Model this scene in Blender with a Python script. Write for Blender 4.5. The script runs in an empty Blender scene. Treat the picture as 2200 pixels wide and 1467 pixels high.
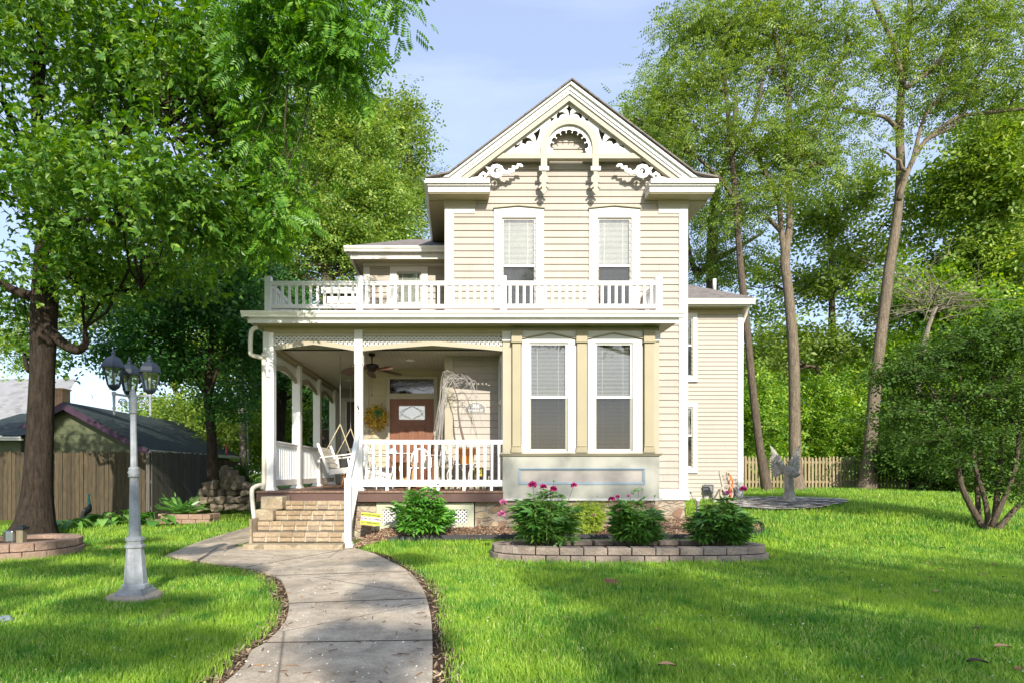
import bpy, bmesh, math, random
import numpy as np
from mathutils import Vector, Matrix
R = math.radians
rng = np.random.default_rng(7)
random.seed(7)
SC = bpy.context.scene
COL = SC.collection

# ---------------------------------------------------------------- camera
F = 1250.0; CX = 985.0; CY = 1014.0; EYE = 1.25      # focal length and vanishing point in photo pixels
cd = bpy.data.cameras.new('camera'); cam = bpy.data.objects.new('camera', cd); COL.objects.link(cam)
cam.location = (0, 0, EYE); cam.rotation_euler = (R(90), 0, 0)
cd.sensor_width = 36; cd.lens = 36 * F / 2200
cd.shift_x = (1100 - CX) / 2200; cd.shift_y = (CY - 733.5) / 2200
cd.clip_start = 0.05; cd.clip_end = 3000
SC.camera = cam

# ---------------------------------------------------------------- world and sun
SUN = Vector((-0.17, 1.0, -0.57)).normalized()         # the way sunlight travels
w = bpy.data.worlds.new('World'); SC.world = w; w.use_nodes = True
nt = w.node_tree; nt.nodes.clear()
def wn(t, **k):
    n = nt.nodes.new(t)
    for a, b in k.items(): setattr(n, a, b)
    return n
sky = wn('ShaderNodeTexSky', sky_type='NISHITA', sun_disc=False)
sky.sun_elevation = math.asin(-SUN.z); sky.sun_rotation = R(170.4)
sky.air_density = 1.0; sky.dust_density = 0.9; sky.ozone_density = 1.5
tc = wn('ShaderNodeTexCoord'); mp = wn('ShaderNodeMapping'); mp.inputs['Scale'].default_value = (1.2, 1.2, 6.0)
no = wn('ShaderNodeTexNoise'); no.inputs['Scale'].default_value = 1.7; no.inputs['Detail'].default_value = 9; no.inputs['Roughness'].default_value = 0.6
no.inputs['Distortion'].default_value = 0.5
rp = wn('ShaderNodeValToRGB'); rp.color_ramp.elements[0].position = 0.42; rp.color_ramp.elements[1].position = 0.85
rp.color_ramp.elements[0].color = (0.40, 0.40, 0.40, 1); rp.color_ramp.elements[1].color = (0.72, 0.72, 0.72, 1)
mx = wn('ShaderNodeMixRGB'); mx.inputs[2].default_value = (3.9, 4.5, 6.2, 1)
bg = wn('ShaderNodeBackground'); bg.inputs['Strength'].default_value = 0.15
out = wn('ShaderNodeOutputWorld')
L = nt.links.new
L(tc.outputs['Generated'], mp.inputs[0]); L(mp.outputs[0], no.inputs['Vector']); L(no.outputs['Fac'], rp.inputs[0])
L(rp.outputs[0], mx.inputs[0]); L(sky.outputs[0], mx.inputs[1]); L(mx.outputs[0], bg.inputs[0]); L(bg.outputs[0], out.inputs[0])
sd = bpy.data.lights.new('sun', 'SUN'); sd.energy = 4.5; sd.angle = R(0.6); sd.color = (1.0, 0.93, 0.82)
so = bpy.data.objects.new('sun', sd); COL.objects.link(so)
so.rotation_euler = SUN.to_track_quat('-Z', 'Y').to_euler(); so.location = (0, -20, 40)
SC.view_settings.view_transform = 'Standard'; SC.view_settings.look = 'None'
SC.view_settings.exposure = 0.68; SC.view_settings.gamma = 1.0; SC.view_settings.use_curve_mapping = False
SC.cycles.use_denoising = True
SC.cycles.max_bounces = 8; SC.cycles.diffuse_bounces = 4; SC.cycles.transparent_max_bounces = 12
SC.cycles.sample_clamp_indirect = 6

def at(px, py, Y):
    return ((px - CX) * Y / F, Y, EYE + (CY - py) * Y / F)
def atx(px, Y): return (px - CX) * Y / F
def atz(py, Y): return EYE + (CY - py) * Y / F

# ---------------------------------------------------------------- scene graph helpers
def tag(o, label=None, cat=None, group=None, kind=None):
    if label: o['label'] = label
    if cat: o['category'] = cat
    if group: o['group'] = group
    if kind: o['kind'] = kind
    return o
def empty(name, loc=(0, 0, 0), label=None, cat=None, group=None, rz=0.0):
    o = bpy.data.objects.new(name, None); COL.objects.link(o); o.location = loc; o.rotation_euler = (0, 0, rz)
    o.empty_display_size = 0.1
    return tag(o, label, cat, group)
def copy_tree(o, parent=None):
    c = o.copy(); COL.objects.link(c)
    if parent is not None: c.parent = parent
    for ch in list(o.children): copy_tree(ch, c)
    return c
def origin_of(p):
    v = Vector((0, 0, 0))
    while p is not None:
        v += p.location; p = p.parent
    return v

class MB:
    """collects boxes, prisms and tubes in world coordinates, then links them as one mesh"""
    def __init__(s): s.v = []; s.f = []; s.m = []; s.smooth = []
    def add(s, vs, fs, m=0, smooth=False):
        b = len(s.v); s.v.extend([tuple(v) for v in vs])
        for f in fs: s.f.append(tuple(i + b for i in f)); s.m.append(m); s.smooth.append(smooth)
        return s
    def box(s, x0, x1, y0, y1, z0, z1, m=0):
        if x0 > x1: x0, x1 = x1, x0
        if y0 > y1: y0, y1 = y1, y0
        if z0 > z1: z0, z1 = z1, z0
        v = [(x0,y0,z0),(x1,y0,z0),(x1,y1,z0),(x0,y1,z0),(x0,y0,z1),(x1,y0,z1),(x1,y1,z1),(x0,y1,z1)]
        return s.add(v, [(0,3,2,1),(4,5,6,7),(0,1,5,4),(1,2,6,5),(2,3,7,6),(3,0,4,7)], m)
    def obox(s, c, ax, hx, hy, hz, m=0):
        """oriented box: centre, 3x3 axes (rows), half sizes"""
        c = Vector(c); a, b, d = [Vector(q) for q in ax]
        v = [c + a*hx*i + b*hy*j + d*hz*k for k in (-1, 1) for i, j in ((-1,-1),(1,-1),(1,1),(-1,1))]
        return s.add(v, [(0,3,2,1),(4,5,6,7),(0,1,5,4),(1,2,6,5),(2,3,7,6),(3,0,4,7)], m)
    def bar(s, p, q, wd, th, m=0, up=(0, 0, 1)):
        p = Vector(p); q = Vector(q); d = (q - p); ln = d.length
        if ln < 1e-6: return s
        d.normalize(); up = Vector(up)
        if abs(d.dot(up)) > 0.98: up = Vector((0, 1, 0))
        sd_ = d.cross(up).normalized(); u2 = sd_.cross(d).normalized()
        return s.obox((p + q) / 2, (d, sd_, u2), ln / 2, wd / 2, th / 2, m)
    def prism(s, pts, y0, y1, m=0, axis='y'):
        """extrude a polygon given in (x,z) along y; axis 'x': (y,z) along x; axis 'z': (x,y) along z"""
        n = len(pts)
        def P(a, b, c):
            return (a, c, b) if axis == 'y' else ((c, a, b) if axis == 'x' else (a, b, c))
        v = [P(a, b, y0) for a, b in pts] + [P(a, b, y1) for a, b in pts]
        f = [tuple(range(n)), tuple(range(2*n-1, n-1, -1))]
        f += [(i, i+n, (i+1) % n + n, (i+1) % n) for i in range(n)]
        return s.add(v, f, m)
    def tube(s, pts, r, n=8, m=0, cap=True, smooth=True):
        pts = [Vector(p) for p in pts]; k = len(pts)
        rs = list(r) if hasattr(r, '__len__') else [r] * k
        vs = []; ref = None
        for i, p in enumerate(pts):
            d = (pts[min(i+1, k-1)] - pts[max(i-1, 0)])
            if d.length < 1e-9: d = Vector((0, 0, 1))
            d.normalize()
            if ref is None: ref = Vector((1, 0, 0)) if abs(d.x) < .9 else Vector((0, 1, 0))
            a = (ref - d * ref.dot(d))
            if a.length < 1e-6: a = d.orthogonal()
            a.normalize(); b = d.cross(a); ref = a
            for j in range(n):
                t = 2 * math.pi * j / n
                vs.append(p + (a * math.cos(t) + b * math.sin(t)) * rs[i])
        fs = [(i*n+j, i*n+(j+1) % n, (i+1)*n+(j+1) % n, (i+1)*n+j) for i in range(k-1) for j in range(n)]
        if cap: fs += [tuple(range(n-1, -1, -1)), tuple((k-1)*n+j for j in range(n))]
        return s.add(vs, fs, m, smooth)
    def lathe(s, prof, c=(0, 0, 0), n=16, m=0, smooth=True, sq=None, rot=0.0):
        """prof: (radius, z) from bottom to top"""
        vs = []
        for r, z in prof:
            for j in range(n):
                t = 2 * math.pi * j / n + rot
                vs.append((c[0] + r * math.cos(t), c[1] + r * math.sin(t), c[2] + z))
        k = len(prof)
        fs = [(i*n+j, i*n+(j+1) % n, (i+1)*n+(j+1) % n, (i+1)*n+j) for i in range(k-1) for j in range(n)]
        fs += [tuple(range(n-1, -1, -1)), tuple((k-1)*n+j for j in range(n))]
        return s.add(vs, fs, m, smooth)
    def build(s, name, mats, parent=None, bevel=0.0, jitter=0.0):
        me = bpy.data.meshes.new(name)
        off = origin_of(parent)
        v = np.array(s.v, dtype=float)
        if jitter: v = v + rng.normal(0, jitter, v.shape)
        me.from_pydata([tuple(a) for a in (v - np.array(off))], [], s.f)
        if not isinstance(mats, (list, tuple)): mats = [mats]
        for q in mats: me.materials.append(q)
        me.polygons.foreach_set('material_index', s.m)
        me.polygons.foreach_set('use_smooth', s.smooth)
        me.update()
        o = bpy.data.objects.new(name, me); COL.objects.link(o)
        if parent is not None: o.parent = parent
        if bevel:
            b = o.modifiers.new('bevel', 'BEVEL'); b.width = bevel; b.segments = 2; b.limit_method = 'ANGLE'; b.angle_limit = R(40)
        return o

def np_mesh(name, verts, tris, mats, parent=None, mi=None, smooth=False, n=3):
    me = bpy.data.meshes.new(name)
    off = np.array(origin_of(parent)) if parent is not None else np.zeros(3)
    verts = (np.asarray(verts, dtype=np.float64) - off).astype(np.float32); tris = np.asarray(tris, dtype=np.int32)
    me.vertices.add(len(verts)); me.vertices.foreach_set('co', verts.ravel())
    me.loops.add(tris.size); me.loops.foreach_set('vertex_index', tris.ravel())
    me.polygons.add(len(tris)); me.polygons.foreach_set('loop_start', np.arange(0, tris.size, n, dtype=np.int32))
    if not isinstance(mats, (list, tuple)): mats = [mats]
    for q in mats: me.materials.append(q)
    if mi is not None: me.polygons.foreach_set('material_index', np.asarray(mi, dtype=np.int32))
    me.polygons.foreach_set('use_smooth', np.full(len(tris), smooth))
    me.update(calc_edges=True)
    o = bpy.data.objects.new(name, me); COL.objects.link(o)
    if parent is not None: o.parent = parent
    return o

def fret(name, loops, y0, thick, m, parent=None):
    """cut-out board in the (x,z) plane with holes, front face at y0"""
    cu = bpy.data.curves.new(name, 'CURVE'); cu.dimensions = '2D'; cu.fill_mode = 'BOTH'; cu.extrude = thick / 2
    for lp in loops:
        sp = cu.splines.new('POLY'); sp.points.add(len(lp) - 1); sp.use_cyclic_u = True
        for i, (x, z) in enumerate(lp): sp.points[i].co = (x, z, 0, 1)
    tmp = bpy.data.objects.new('tmp', cu); COL.objects.link(tmp)
    dg = bpy.context.evaluated_depsgraph_get(); dg.update()
    me = bpy.data.meshes.new_from_object(tmp.evaluated_get(dg))
    bpy.data.objects.remove(tmp); bpy.data.curves.remove(cu)
    off = origin_of(parent) if parent else Vector((0, 0, 0))
    for v in me.vertices:
        x, z, d = v.co; v.co = (x - off.x, y0 + thick / 2 - d - off.y, z - off.z)
    me.materials.clear(); me.materials.append(m); me.update()
    me.name = name
    o = bpy.data.objects.new(name, me); COL.objects.link(o)
    if parent is not None: o.parent = parent
    return o

def text(name, body, size, loc, m, parent=None, rot=(90, 0, 0), ext=0.002, align='CENTER', bold=0.0, sx=1.0):
    cu = bpy.data.curves.new(name, 'FONT'); cu.body = body; cu.size = size; cu.extrude = ext; cu.align_x = align; cu.offset = bold
    cu.align_y = 'CENTER'
    tmp = bpy.data.objects.new('tmp', cu); COL.objects.link(tmp)
    dg = bpy.context.evaluated_depsgraph_get(); dg.update()
    me = bpy.data.meshes.new_from_object(tmp.evaluated_get(dg))
    bpy.data.objects.remove(tmp); bpy.data.curves.remove(cu)
    off = origin_of(parent) if parent else Vector((0, 0, 0))
    M = Matrix.Translation(Vector(loc) - off) @ Matrix.Rotation(R(rot[2]), 4, 'Z') @ Matrix.Rotation(R(rot[0]), 4, 'X') @ Matrix.Rotation(R(rot[1]), 4, 'Z') @ Matrix.Diagonal((sx, 1, 1, 1))
    me.transform(M); me.materials.clear(); me.materials.append(m); me.name = name
    o = bpy.data.objects.new(name, me); COL.objects.link(o)
    if parent is not None: o.parent = parent
    return o

# ---------------------------------------------------------------- materials
def _new(name):
    m = bpy.data.materials.new(name); m.use_nodes = True; t = m.node_tree; t.nodes.clear()
    o = t.nodes.new('ShaderNodeOutputMaterial'); p = t.nodes.new('ShaderNodeBsdfPrincipled')
    t.links.new(p.outputs[0], o.inputs[0]); return m, t, p, o
def _coord(t, scale=(1, 1, 1), kind='Object'):
    c = t.nodes.new('ShaderNodeTexCoord'); mp = t.nodes.new('ShaderNodeMapping'); mp.inputs['Scale'].default_value = scale
    if kind == 'World':
        g = t.nodes.new('ShaderNodeNewGeometry'); t.links.new(g.outputs['Position'], mp.inputs[0])
    else: t.links.new(c.outputs[kind], mp.inputs[0])
    return mp.outputs[0]
def _noise(t, v, s, det=4, rough=.55, dist=0):
    n = t.nodes.new('ShaderNodeTexNoise'); n.inputs['Scale'].default_value = s; n.inputs['Detail'].default_value = det
    n.inputs['Roughness'].default_value = rough; n.inputs['Distortion'].default_value = dist
    t.links.new(v, n.inputs['Vector']); return n.outputs['Fac']
def _ramp(t, f, stops):
    r = t.nodes.new('ShaderNodeValToRGB'); e = r.color_ramp.elements
    while len(e) < len(stops): e.new(0.5)
    for i, (p, c) in enumerate(stops):
        e[i].position = p; e[i].color = (*c, 1) if len(c) == 3 else c
    t.links.new(f, r.inputs[0]); return r.outputs[0]
def _mix(t, f, a, b, mode='MIX'):
    n = t.nodes.new('ShaderNodeMixRGB'); n.blend_type = mode
    for i, q in ((0, f), (1, a), (2, b)):
        if hasattr(q, 'links'): t.links.new(q, n.inputs[i])
        elif i == 0: n.inputs[0].default_value = q
        else: n.inputs[i].default_value = (*q, 1)
    return n.outputs[0]
def _bump(t, p, h, s=.3, d=.01, prev=None):
    b = t.nodes.new('ShaderNodeBump'); b.inputs['Strength'].default_value = s; b.inputs['Distance'].default_value = d
    t.links.new(h, b.inputs['Height']); t.links.new(b.outputs[0], p.inputs['Normal']); return b

def M_paint(name, col, rough=.55, var=.10, dirt=.0, scale=3.0, spec=.35, island=0.0):
    m, t, p, o = _new(name); v = _coord(t, kind='World')
    n = _noise(t, v, scale, 6, .6); lo = tuple(c * (1 - var) for c in col); hi = tuple(min(1, c * (1 + var * .4)) for c in col)
    c = _ramp(t, n, [(.3, lo), (.7, hi)])
    if island:
        gi = t.nodes.new('ShaderNodeNewGeometry'); c = _mix(t, 1.0, c, _ramp(t, gi.outputs['Random Per Island'], [(0, (1 - island, 1 - island * .9, 1 - island * .8)), (1, (1, 1, 1))]), 'MULTIPLY')
    if dirt:
        d = _noise(t, _coord(t, (1, 1, .25), 'World'), 9, 8, .7)
        c = _mix(t, _ramp(t, d, [(.52, (0, 0, 0)), (.75, (dirt,) * 3)]), c, tuple(q * .45 for q in col))
    t.links.new(c, p.inputs['Base Color']); p.inputs['Roughness'].default_value = rough; p.inputs['Specular IOR Level'].default_value = spec
    _bump(t, p, _noise(t, _coord(t, kind='World'), 60, 3), .12, .004)
    return m
def M_wood(name, a, b, rough=.6, scale=(14, 14, 1.2), noise=5, bump=.35, axis=None, island=0.0):
    m, t, p, o = _new(name); v = _coord(t, scale, 'World')
    n = _noise(t, v, noise, 7, .65, .4)
    c = _ramp(t, n, [(.25, a), (.75, b)])
    if island:
        g = t.nodes.new('ShaderNodeNewGeometry')
        c = _mix(t, 1.0, c, _ramp(t, g.outputs['Random Per Island'], [(0, (1 - island,) * 3), (1, (1, 1, 1))]), 'MULTIPLY')
    t.links.new(c, p.inputs['Base Color']); p.inputs['Roughness'].default_value = rough
    _bump(t, p, n, bump, .01); return m
def M_leaf(name, a, b, c3, trans=.45, rough=.42, spec=.38):
    """leaf: colour varies leaf by leaf, light passes through"""
    m, t, p, o = _new(name)
    a, b, c3 = [(min(.5, q[0] * 1.75), min(.6, q[1] * 1.55), q[2] * 1.7) for q in (a, b, c3)]
    g = t.nodes.new('ShaderNodeNewGeometry'); c = _ramp(t, g.outputs['Random Per Island'], [(0, a), (.5, b), (1, c3)])
    n = _noise(t, _coord(t, kind='World'), .9, 3)
    c = _mix(t, _ramp(t, n, [(.35, (0, 0, 0)), (.65, (.5, .5, .5))]), c, a)
    t.links.new(c, p.inputs['Base Color']); p.inputs['Roughness'].default_value = rough; p.inputs['Specular IOR Level'].default_value = spec
    tr = t.nodes.new('ShaderNodeBsdfTranslucent')
    hs = t.nodes.new('ShaderNodeHueSaturation'); hs.inputs['Hue'].default_value = .485; hs.inputs['Saturation'].default_value = 1.15; hs.inputs['Value'].default_value = 1.9
    t.links.new(c, hs.inputs['Color']); t.links.new(hs.outputs[0], tr.inputs['Color'])
    mx_ = t.nodes.new('ShaderNodeMixShader'); mx_.inputs[0].default_value = trans * .72
    t.links.new(p.outputs[0], mx_.inputs[1]); t.links.new(tr.outputs[0], mx_.inputs[2]); t.links.new(mx_.outputs[0], o.inputs[0])
    return m
def M_glass(name, tint=(.9, .95, .95), refl=1.0, rough=.02, base=.06):
    m = bpy.data.materials.new(name); m.use_nodes = True; t = m.node_tree; t.nodes.clear()
    o = t.nodes.new('ShaderNodeOutputMaterial'); tp = t.nodes.new('ShaderNodeBsdfTransparent'); tp.inputs[0].default_value = (*tint, 1)
    gl = t.nodes.new('ShaderNodeBsdfGlossy'); gl.inputs['Roughness'].default_value = rough
    fr = t.nodes.new('ShaderNodeFresnel'); fr.inputs['IOR'].default_value = 1.5
    ad = t.nodes.new('ShaderNodeMath'); ad.operation = 'MULTIPLY_ADD'; ad.inputs[1].default_value = refl; ad.inputs[2].default_value = base
    ad.use_clamp = True
    nz = _noise(t, _coord(t, kind='World'), 3.0, 2); b = t.nodes.new('ShaderNodeBump'); b.inputs['Strength'].default_value = .03
    t.links.new(nz, b.inputs['Height']); t.links.new(b.outputs[0], gl.inputs['Normal'])
    mx_ = t.nodes.new('ShaderNodeMixShader')
    t.links.new(fr.outputs[0], ad.inputs[0]); t.links.new(ad.outputs[0], mx_.inputs[0])
    t.links.new(tp.outputs[0], mx_.inputs[1]); t.links.new(gl.outputs[0], mx_.inputs[2]); t.links.new(mx_.outputs[0], o.inputs[0])
    return m
def M_flat(name, col, rough=.6, metal=0, spec=.4):
    m, t, p, o = _new(name)
    n = _noise(t, _coord(t, kind='World'), 25, 4)
    t.links.new(_ramp(t, n, [(.3, tuple(c * .88 for c in col)), (.7, col)]), p.inputs['Base Color'])
    p.inputs['Roughness'].default_value = rough; p.inputs['Metallic'].default_value = metal; p.inputs['Specular IOR Level'].default_value = spec
    return m
def M_stone(name, cols, scale=4.0, bump=.6, mortar=None, rnd=1.0, msize=.05, rough=.85, stretch=(1, 1, 1)):
    m, t, p, o = _new(name); v = _coord(t, stretch, 'World')
    vo = t.nodes.new('ShaderNodeTexVoronoi'); vo.inputs['Scale'].default_value = scale; vo.inputs['Randomness'].default_value = rnd
    nd = _noise(t, v, 3, 3); va = t.nodes.new('ShaderNodeVectorMath'); va.operation = 'ADD'
    cm = t.nodes.new('ShaderNodeCombineXYZ'); t.links.new(nd, cm.inputs[0]); t.links.new(nd, cm.inputs[2])
    sc_ = t.nodes.new('ShaderNodeVectorMath'); sc_.operation = 'SCALE'; sc_.inputs[3].default_value = .25
    t.links.new(cm.outputs[0], sc_.inputs[0]); t.links.new(v, va.inputs[0]); t.links.new(sc_.outputs[0], va.inputs[1])
    t.links.new(va.outputs[0], vo.inputs['Vector'])
    sx = t.nodes.new('ShaderNodeSeparateXYZ'); t.links.new(vo.outputs['Color'], sx.inputs[0])
    st = [(i / max(1, len(cols) - 1), c) for i, c in enumerate(cols)]
    c = _ramp(t, sx.outputs[0], st)
    fine = _noise(t, v, 28, 6, .7); c = _mix(t, .55, c, _ramp(t, fine, [(.25, (.45, .45, .45)), (.75, (1.35, 1.35, 1.35))]), 'MULTIPLY')
    h = fine
    if mortar:
        ve = t.nodes.new('ShaderNodeTexVoronoi'); ve.feature = 'DISTANCE_TO_EDGE'; ve.inputs['Scale'].default_value = scale; ve.inputs['Randomness'].default_value = rnd
        t.links.new(va.outputs[0], ve.inputs['Vector'])
        k = _ramp(t, ve.outputs['Distance'], [(msize * .6, (1, 1, 1)), (msize * 1.6, (0, 0, 0))])
        c = _mix(t, k, c, mortar)
        h = _mix(t, .8, fine, _ramp(t, ve.outputs['Distance'], [(0, (0, 0, 0)), (msize * 2.5, (1, 1, 1))]))
    t.links.new(c, p.inputs['Base Color']); p.inputs['Roughness'].default_value = rough
    _bump(t, p, h, bump, .03); return m

TRIM = M_paint('white_trim_paint', (.60, .59, .56), .45, .06, .14)
TRIMC = M_paint('cream_trim_paint', (.365, .33, .24), .5, .06, .12)
SHADED_CREAM = M_paint('shaded_cream_soffit_paint', (.34, .30, .17), .5, .06, .12)  # cream trim with the olive eave shade mixed into its colour
PANELG = M_paint('pale_grey_green_paint', (.37, .365, .31), .5, .10, .12)
PANELG2 = M_paint('pale_grey_panel_paint', (.34, .31, .28), .5, .08)
TRIMB = M_paint('blue_grey_moulding_paint', (.24, .31, .36), .5, .05)
SIDING = M_paint('cream_siding_paint', (.39, .345, .292), .55, .10, .22, scale=1.3, island=.11)
PORCHSHADE = M_paint('shaded_porch_wall_paint', (.43, .37, .24), .55, .05, .1, scale=1.3, island=.08)  # siding tone with the porch's olive shade put into the colour
SIDING2 = M_paint('pale_siding_paint', (.375, .34, .288), .55, .08, .14, scale=1.3)
VINYL = M_paint('white_vinyl', (.84, .84, .82), .35, .03, .06)
WHITE = M_paint('white_gloss_paint', (.82, .81, .78), .35, .05, .1)
CEIL = M_paint('porch_ceiling_paint', (.46, .42, .34), .5, .05)
GUTTER = M_paint('white_gutter_metal', (.78, .76, .71), .35, .05, .08)
DECKB = M_wood('brown_deck_boards', (.17, .095, .06), (.31, .18, .12), .6, (9, 1.5, 9), 4, .2, island=.3)
DECKF = M_paint('brown_fascia_paint', (.11, .062, .05), .55, .15)
SHINGLE = M_stone('roof_shingles', [(.13, .11, .10), (.22, .19, .17), (.17, .15, .15)], 9, .4, None, .8, stretch=(1, 1, 2))
RUBBLE = M_stone('rubble_foundation_stone', [(.30, .19, .10), (.40, .33, .24), (.24, .13, .08), (.46, .40, .30), (.48, .36, .22)], 5.2, .8, (.36, .31, .24), 1, .05, stretch=(1, 1, 1.5))
GLASS = M_glass('window_glass', (.90, .92, .90), 1.2, .02, .055)
GLASSD = M_glass('screened_window_glass', (.50, .52, .52), 1.0, .05, .03)
BLIND = M_flat('blind_slat_vinyl', (.52, .51, .47), .5)
UNLIT_BLACK = M_flat('unlit_space_black', (.020, .018, .016), .9, spec=.1)  # near-black sheet colour stands in for unlit space behind openings
DOORWOOD = M_wood('stained_door_wood', (.10, .028, .008), (.24, .085, .028), .5, (20, 20, 1.5), 3, .15)
BLINDLIT = M_flat('sunlit_white_blind_vinyl', (.90, .89, .86), .5)  # lighter copy of the slats; sun and sky glare put into the colour
BLACK = M_flat('black_metal', (.02, .02, .022), .4)
# ================================================================= HOUSE
YP, YB, YW, YD, YR, YG = 10.6, 10.55, 11.6, 13.0, 16.3, 10.1
DECK = 0.92; CEILZ = 3.56; SOFZ = 3.875
XL, XR = -0.25, 4.54            # main block
XB0, XB1 = 0.802, 3.64          # bay
XD = -2.10                      # left end of the door wall
house = empty('house', (0.4, 11.6, 0.0), 'two-storey cream clapboard house with carved gable and wraparound porch', 'house')

def siding(mb, face, u0, u1, z0, z1, plane, openings=(), ex=.1346, clip=None, m=0):
    """lapped boards; face '-y','-x','+x'"""
    def P(u, z, d):
        return {'-y': (u, plane - d, z), '-x': (plane - d, u, z), '+x': (plane + d, u, z)}[face]
    n0 = math.floor(z0 / ex); z = n0 * ex
    while z < z1 - 1e-6:
        cuts = sorted({max(z, z0), min(z + ex, z1)} | {q for o in openings for q in (o[2], o[3]) if max(z, z0) < q < min(z + ex, z1)})
        for za, zb in zip(cuts[:-1], cuts[1:]):
            zm = (za + zb) / 2
            segs = [(u0, u1)]
            if clip: segs = [clip(zm)] if clip(zm) else []
            for o in openings:
                if o[2] <= zm <= o[3]:
                    ns = []
                    for a, b in segs:
                        if o[0] > a: ns.append((a, min(b, o[0])))
                        if o[1] < b: ns.append((max(a, o[1]), b))
                    segs = [q for q in ns if q[1] - q[0] > 1e-4]
            if True:
                rj = random.Random(int(round(z / ex)) * 31 + int(plane * 7)); cp = u0 - rj.uniform(0, 3.7); ns = []
                cuts2 = []
                while cp < u1: cp += 3.7; cuts2.append(cp)
                for a, b in segs:
                    for cc in cuts2:
                        if a + .1 < cc < b - .1: ns.append((a, cc - .001)); a = cc + .001
                    ns.append((a, b))
                segs = ns
            for a, b in segs:
                if b <= a: continue
                da = .021 * (1 - (za - z) / ex) + .001; db = .021 * (1 - (zb - z) / ex) + .001
                v = [P(a, za, da), P(b, za, da), P(b, zb, db), P(a, zb, db)]
                mb.add(v, [(0, 1, 2, 3)] if face != '-x' else [(3, 2, 1, 0)], m)
                if abs(za - z) < 1e-6 or za == z0:
                    v = [P(a, za, 0), P(b, za, 0), P(b, za, da), P(a, za, da)]
                    mb.add(v, [(0, 1, 2, 3)], m)
        z += ex

M_FRAME = M_paint('olive_drip_cap_paint', (.30, .26, .17), .5, .06)
def window(parent, x0, x1, z0, z1, zm, Y, cas, peak=None, name='window', blind='slats', cm=None, q=.0):
    """double-hung window; cas=(x0,x1,z0,z1) casing outline, glass x0..x1, z0..z1, meeting rail zm"""
    cm = cm or TRIM
    c = MB(); a0, a1, b0, b1 = cas; t = .035; x0 -= .022; x1 += .022; z0 -= .022; z1 += .022
    ymid = Y
    if peak:
        px, pz = peak
        c.prism([(a0, z1), (a1, z1), (a1, b1), (px, pz), (a0, b1)], Y - t, Y + .03)
    else: c.box(a0, a1, Y - t, Y + .03, z1, b1)
    c.box(a0, x0 - .004, Y - t, Y + .03, b0, z1 - .0005); c.box(x1 + .004, a1, Y - t, Y + .03, b0, z1 - .0005)
    c.box(x0 - .004, x1 + .004, Y - t, Y + .03, b0, z0 - .0005)
    c.box(a0 - .012, a1 + .012, Y - t - .03, Y - t + .002, b0 - .03, b0 + .012)
    cs = c.build(name, cm, parent, bevel=.004)
    if peak:
        dcm = MB()
        for (u0, w0, u1, w1) in ((a0 - .015, b1, peak[0], peak[1]), (peak[0], peak[1], a1 + .015, b1)): dcm.prism([(u0, w0 + .002), (u1, w1 + .002), (u1, w1 + .020), (u0, w0 + .020)], Y - t - .035, Y - .002)
        dcm.build('drip_cap', M_FRAME, cs)
    s = MB(); f = .028; yb = Y + .0
    for (u0, u1, w0, w1, dy) in ((x0, x1, zm, z1, .0), (x0, x1, z0, zm + .045, .022)):
        s.box(u0, u0 + f, yb + dy, yb + dy + .02, w0, w1); s.box(u1 - f, u1, yb + dy, yb + dy + .02, w0, w1)
        s.box(u0 + f, u1 - f, yb + dy, yb + dy + .02, w1 - f, w1); s.box(u0 + f, u1 - f, yb + dy, yb + dy + .02, w0, w0 + f + .012)
    s.box(x0 - .004, x0 + .0, Y + .001, Y + .06, z0, z1); s.box(x1, x1 + .004, Y + .001, Y + .06, z0, z1)
    s.build('sash', WHITE, cs)
    MB().box(x0 + f, x1 - f, yb + .008, yb + .011, zm + f, z1 - f).build('pane', GLASS, cs); MB().box(x0 + f, x1 - f, yb + .03, yb + .033, z0 + f, zm + .02).build('pane', GLASSD, cs)
    if blind == 'slats':
        b = MB(); z = z0 + .01; zt = z1 - .01; k = 0; tl = .0135 + q
        while z < zt:
            jj = random.uniform(-.0012, .0012)
            b.add([(x0 + .01, Y + .060, z + jj + .0), (x1 - .01, Y + .060, z + jj * .5), (x1 - .01, Y + .084, z + tl), (x0 + .01, Y + .084, z + tl)], [(0, 1, 2, 3)])
            z += .0245; k += 1
        for u in (.22, .78):
            xx = x0 + (x1 - x0) * u; b.box(xx - .004, xx + .004, Y + .056, Y + .058, z0, z1)
        b.build('blind', BLINDLIT if q else BLIND, cs)
    elif blind == 'shade':
        MB().box(x0, x1, Y + .06, Y + .062, zm - .1, z1).build('blind', BLIND, cs)
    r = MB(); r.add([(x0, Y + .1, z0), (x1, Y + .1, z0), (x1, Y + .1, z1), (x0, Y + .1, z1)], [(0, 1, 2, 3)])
    r.build('interior_backing', UNLIT_BLACK, cs)
    return cs

# ---------- walls
def W(px0, px1, Y): return atx(px0, Y), atx(px1, Y)
GX = 2.16; APZ = 8.815 - .12; SL = (8.815 - 7.018) / (2.182 + .184)
def gable_clip(off=0.0):
    def c(z):
        if z < 6.95: return (XL, XR)
        h = (8.60 - z) / SL
        return (GX - h, GX + h) if h > 0 else None
    return c
mw = MB()
up_l = (atx(1081, YW), atx(1148, YW), atz(655, YW), atz(472, YW)); up_r = (atx(1286, YW), atx(1353, YW), atz(655, YW), atz(472, YW))
siding(mw, '-y', XL, XR, .70, 6.95, YW, [up_l, up_r])
siding(mw, '-y', XL, XR, 6.95, 8.6, YW, [], clip=gable_clip())
siding(mw, '-x', YW, YD, .70, 6.95, XL)
siding(mw, '+x', YW, 17.5, .70, 6.95, XR)
mw.build('front_wall', SIDING, house)
dw = MB()
dx0, dx1 = atx(838, YD), atx(932, YD)
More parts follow.
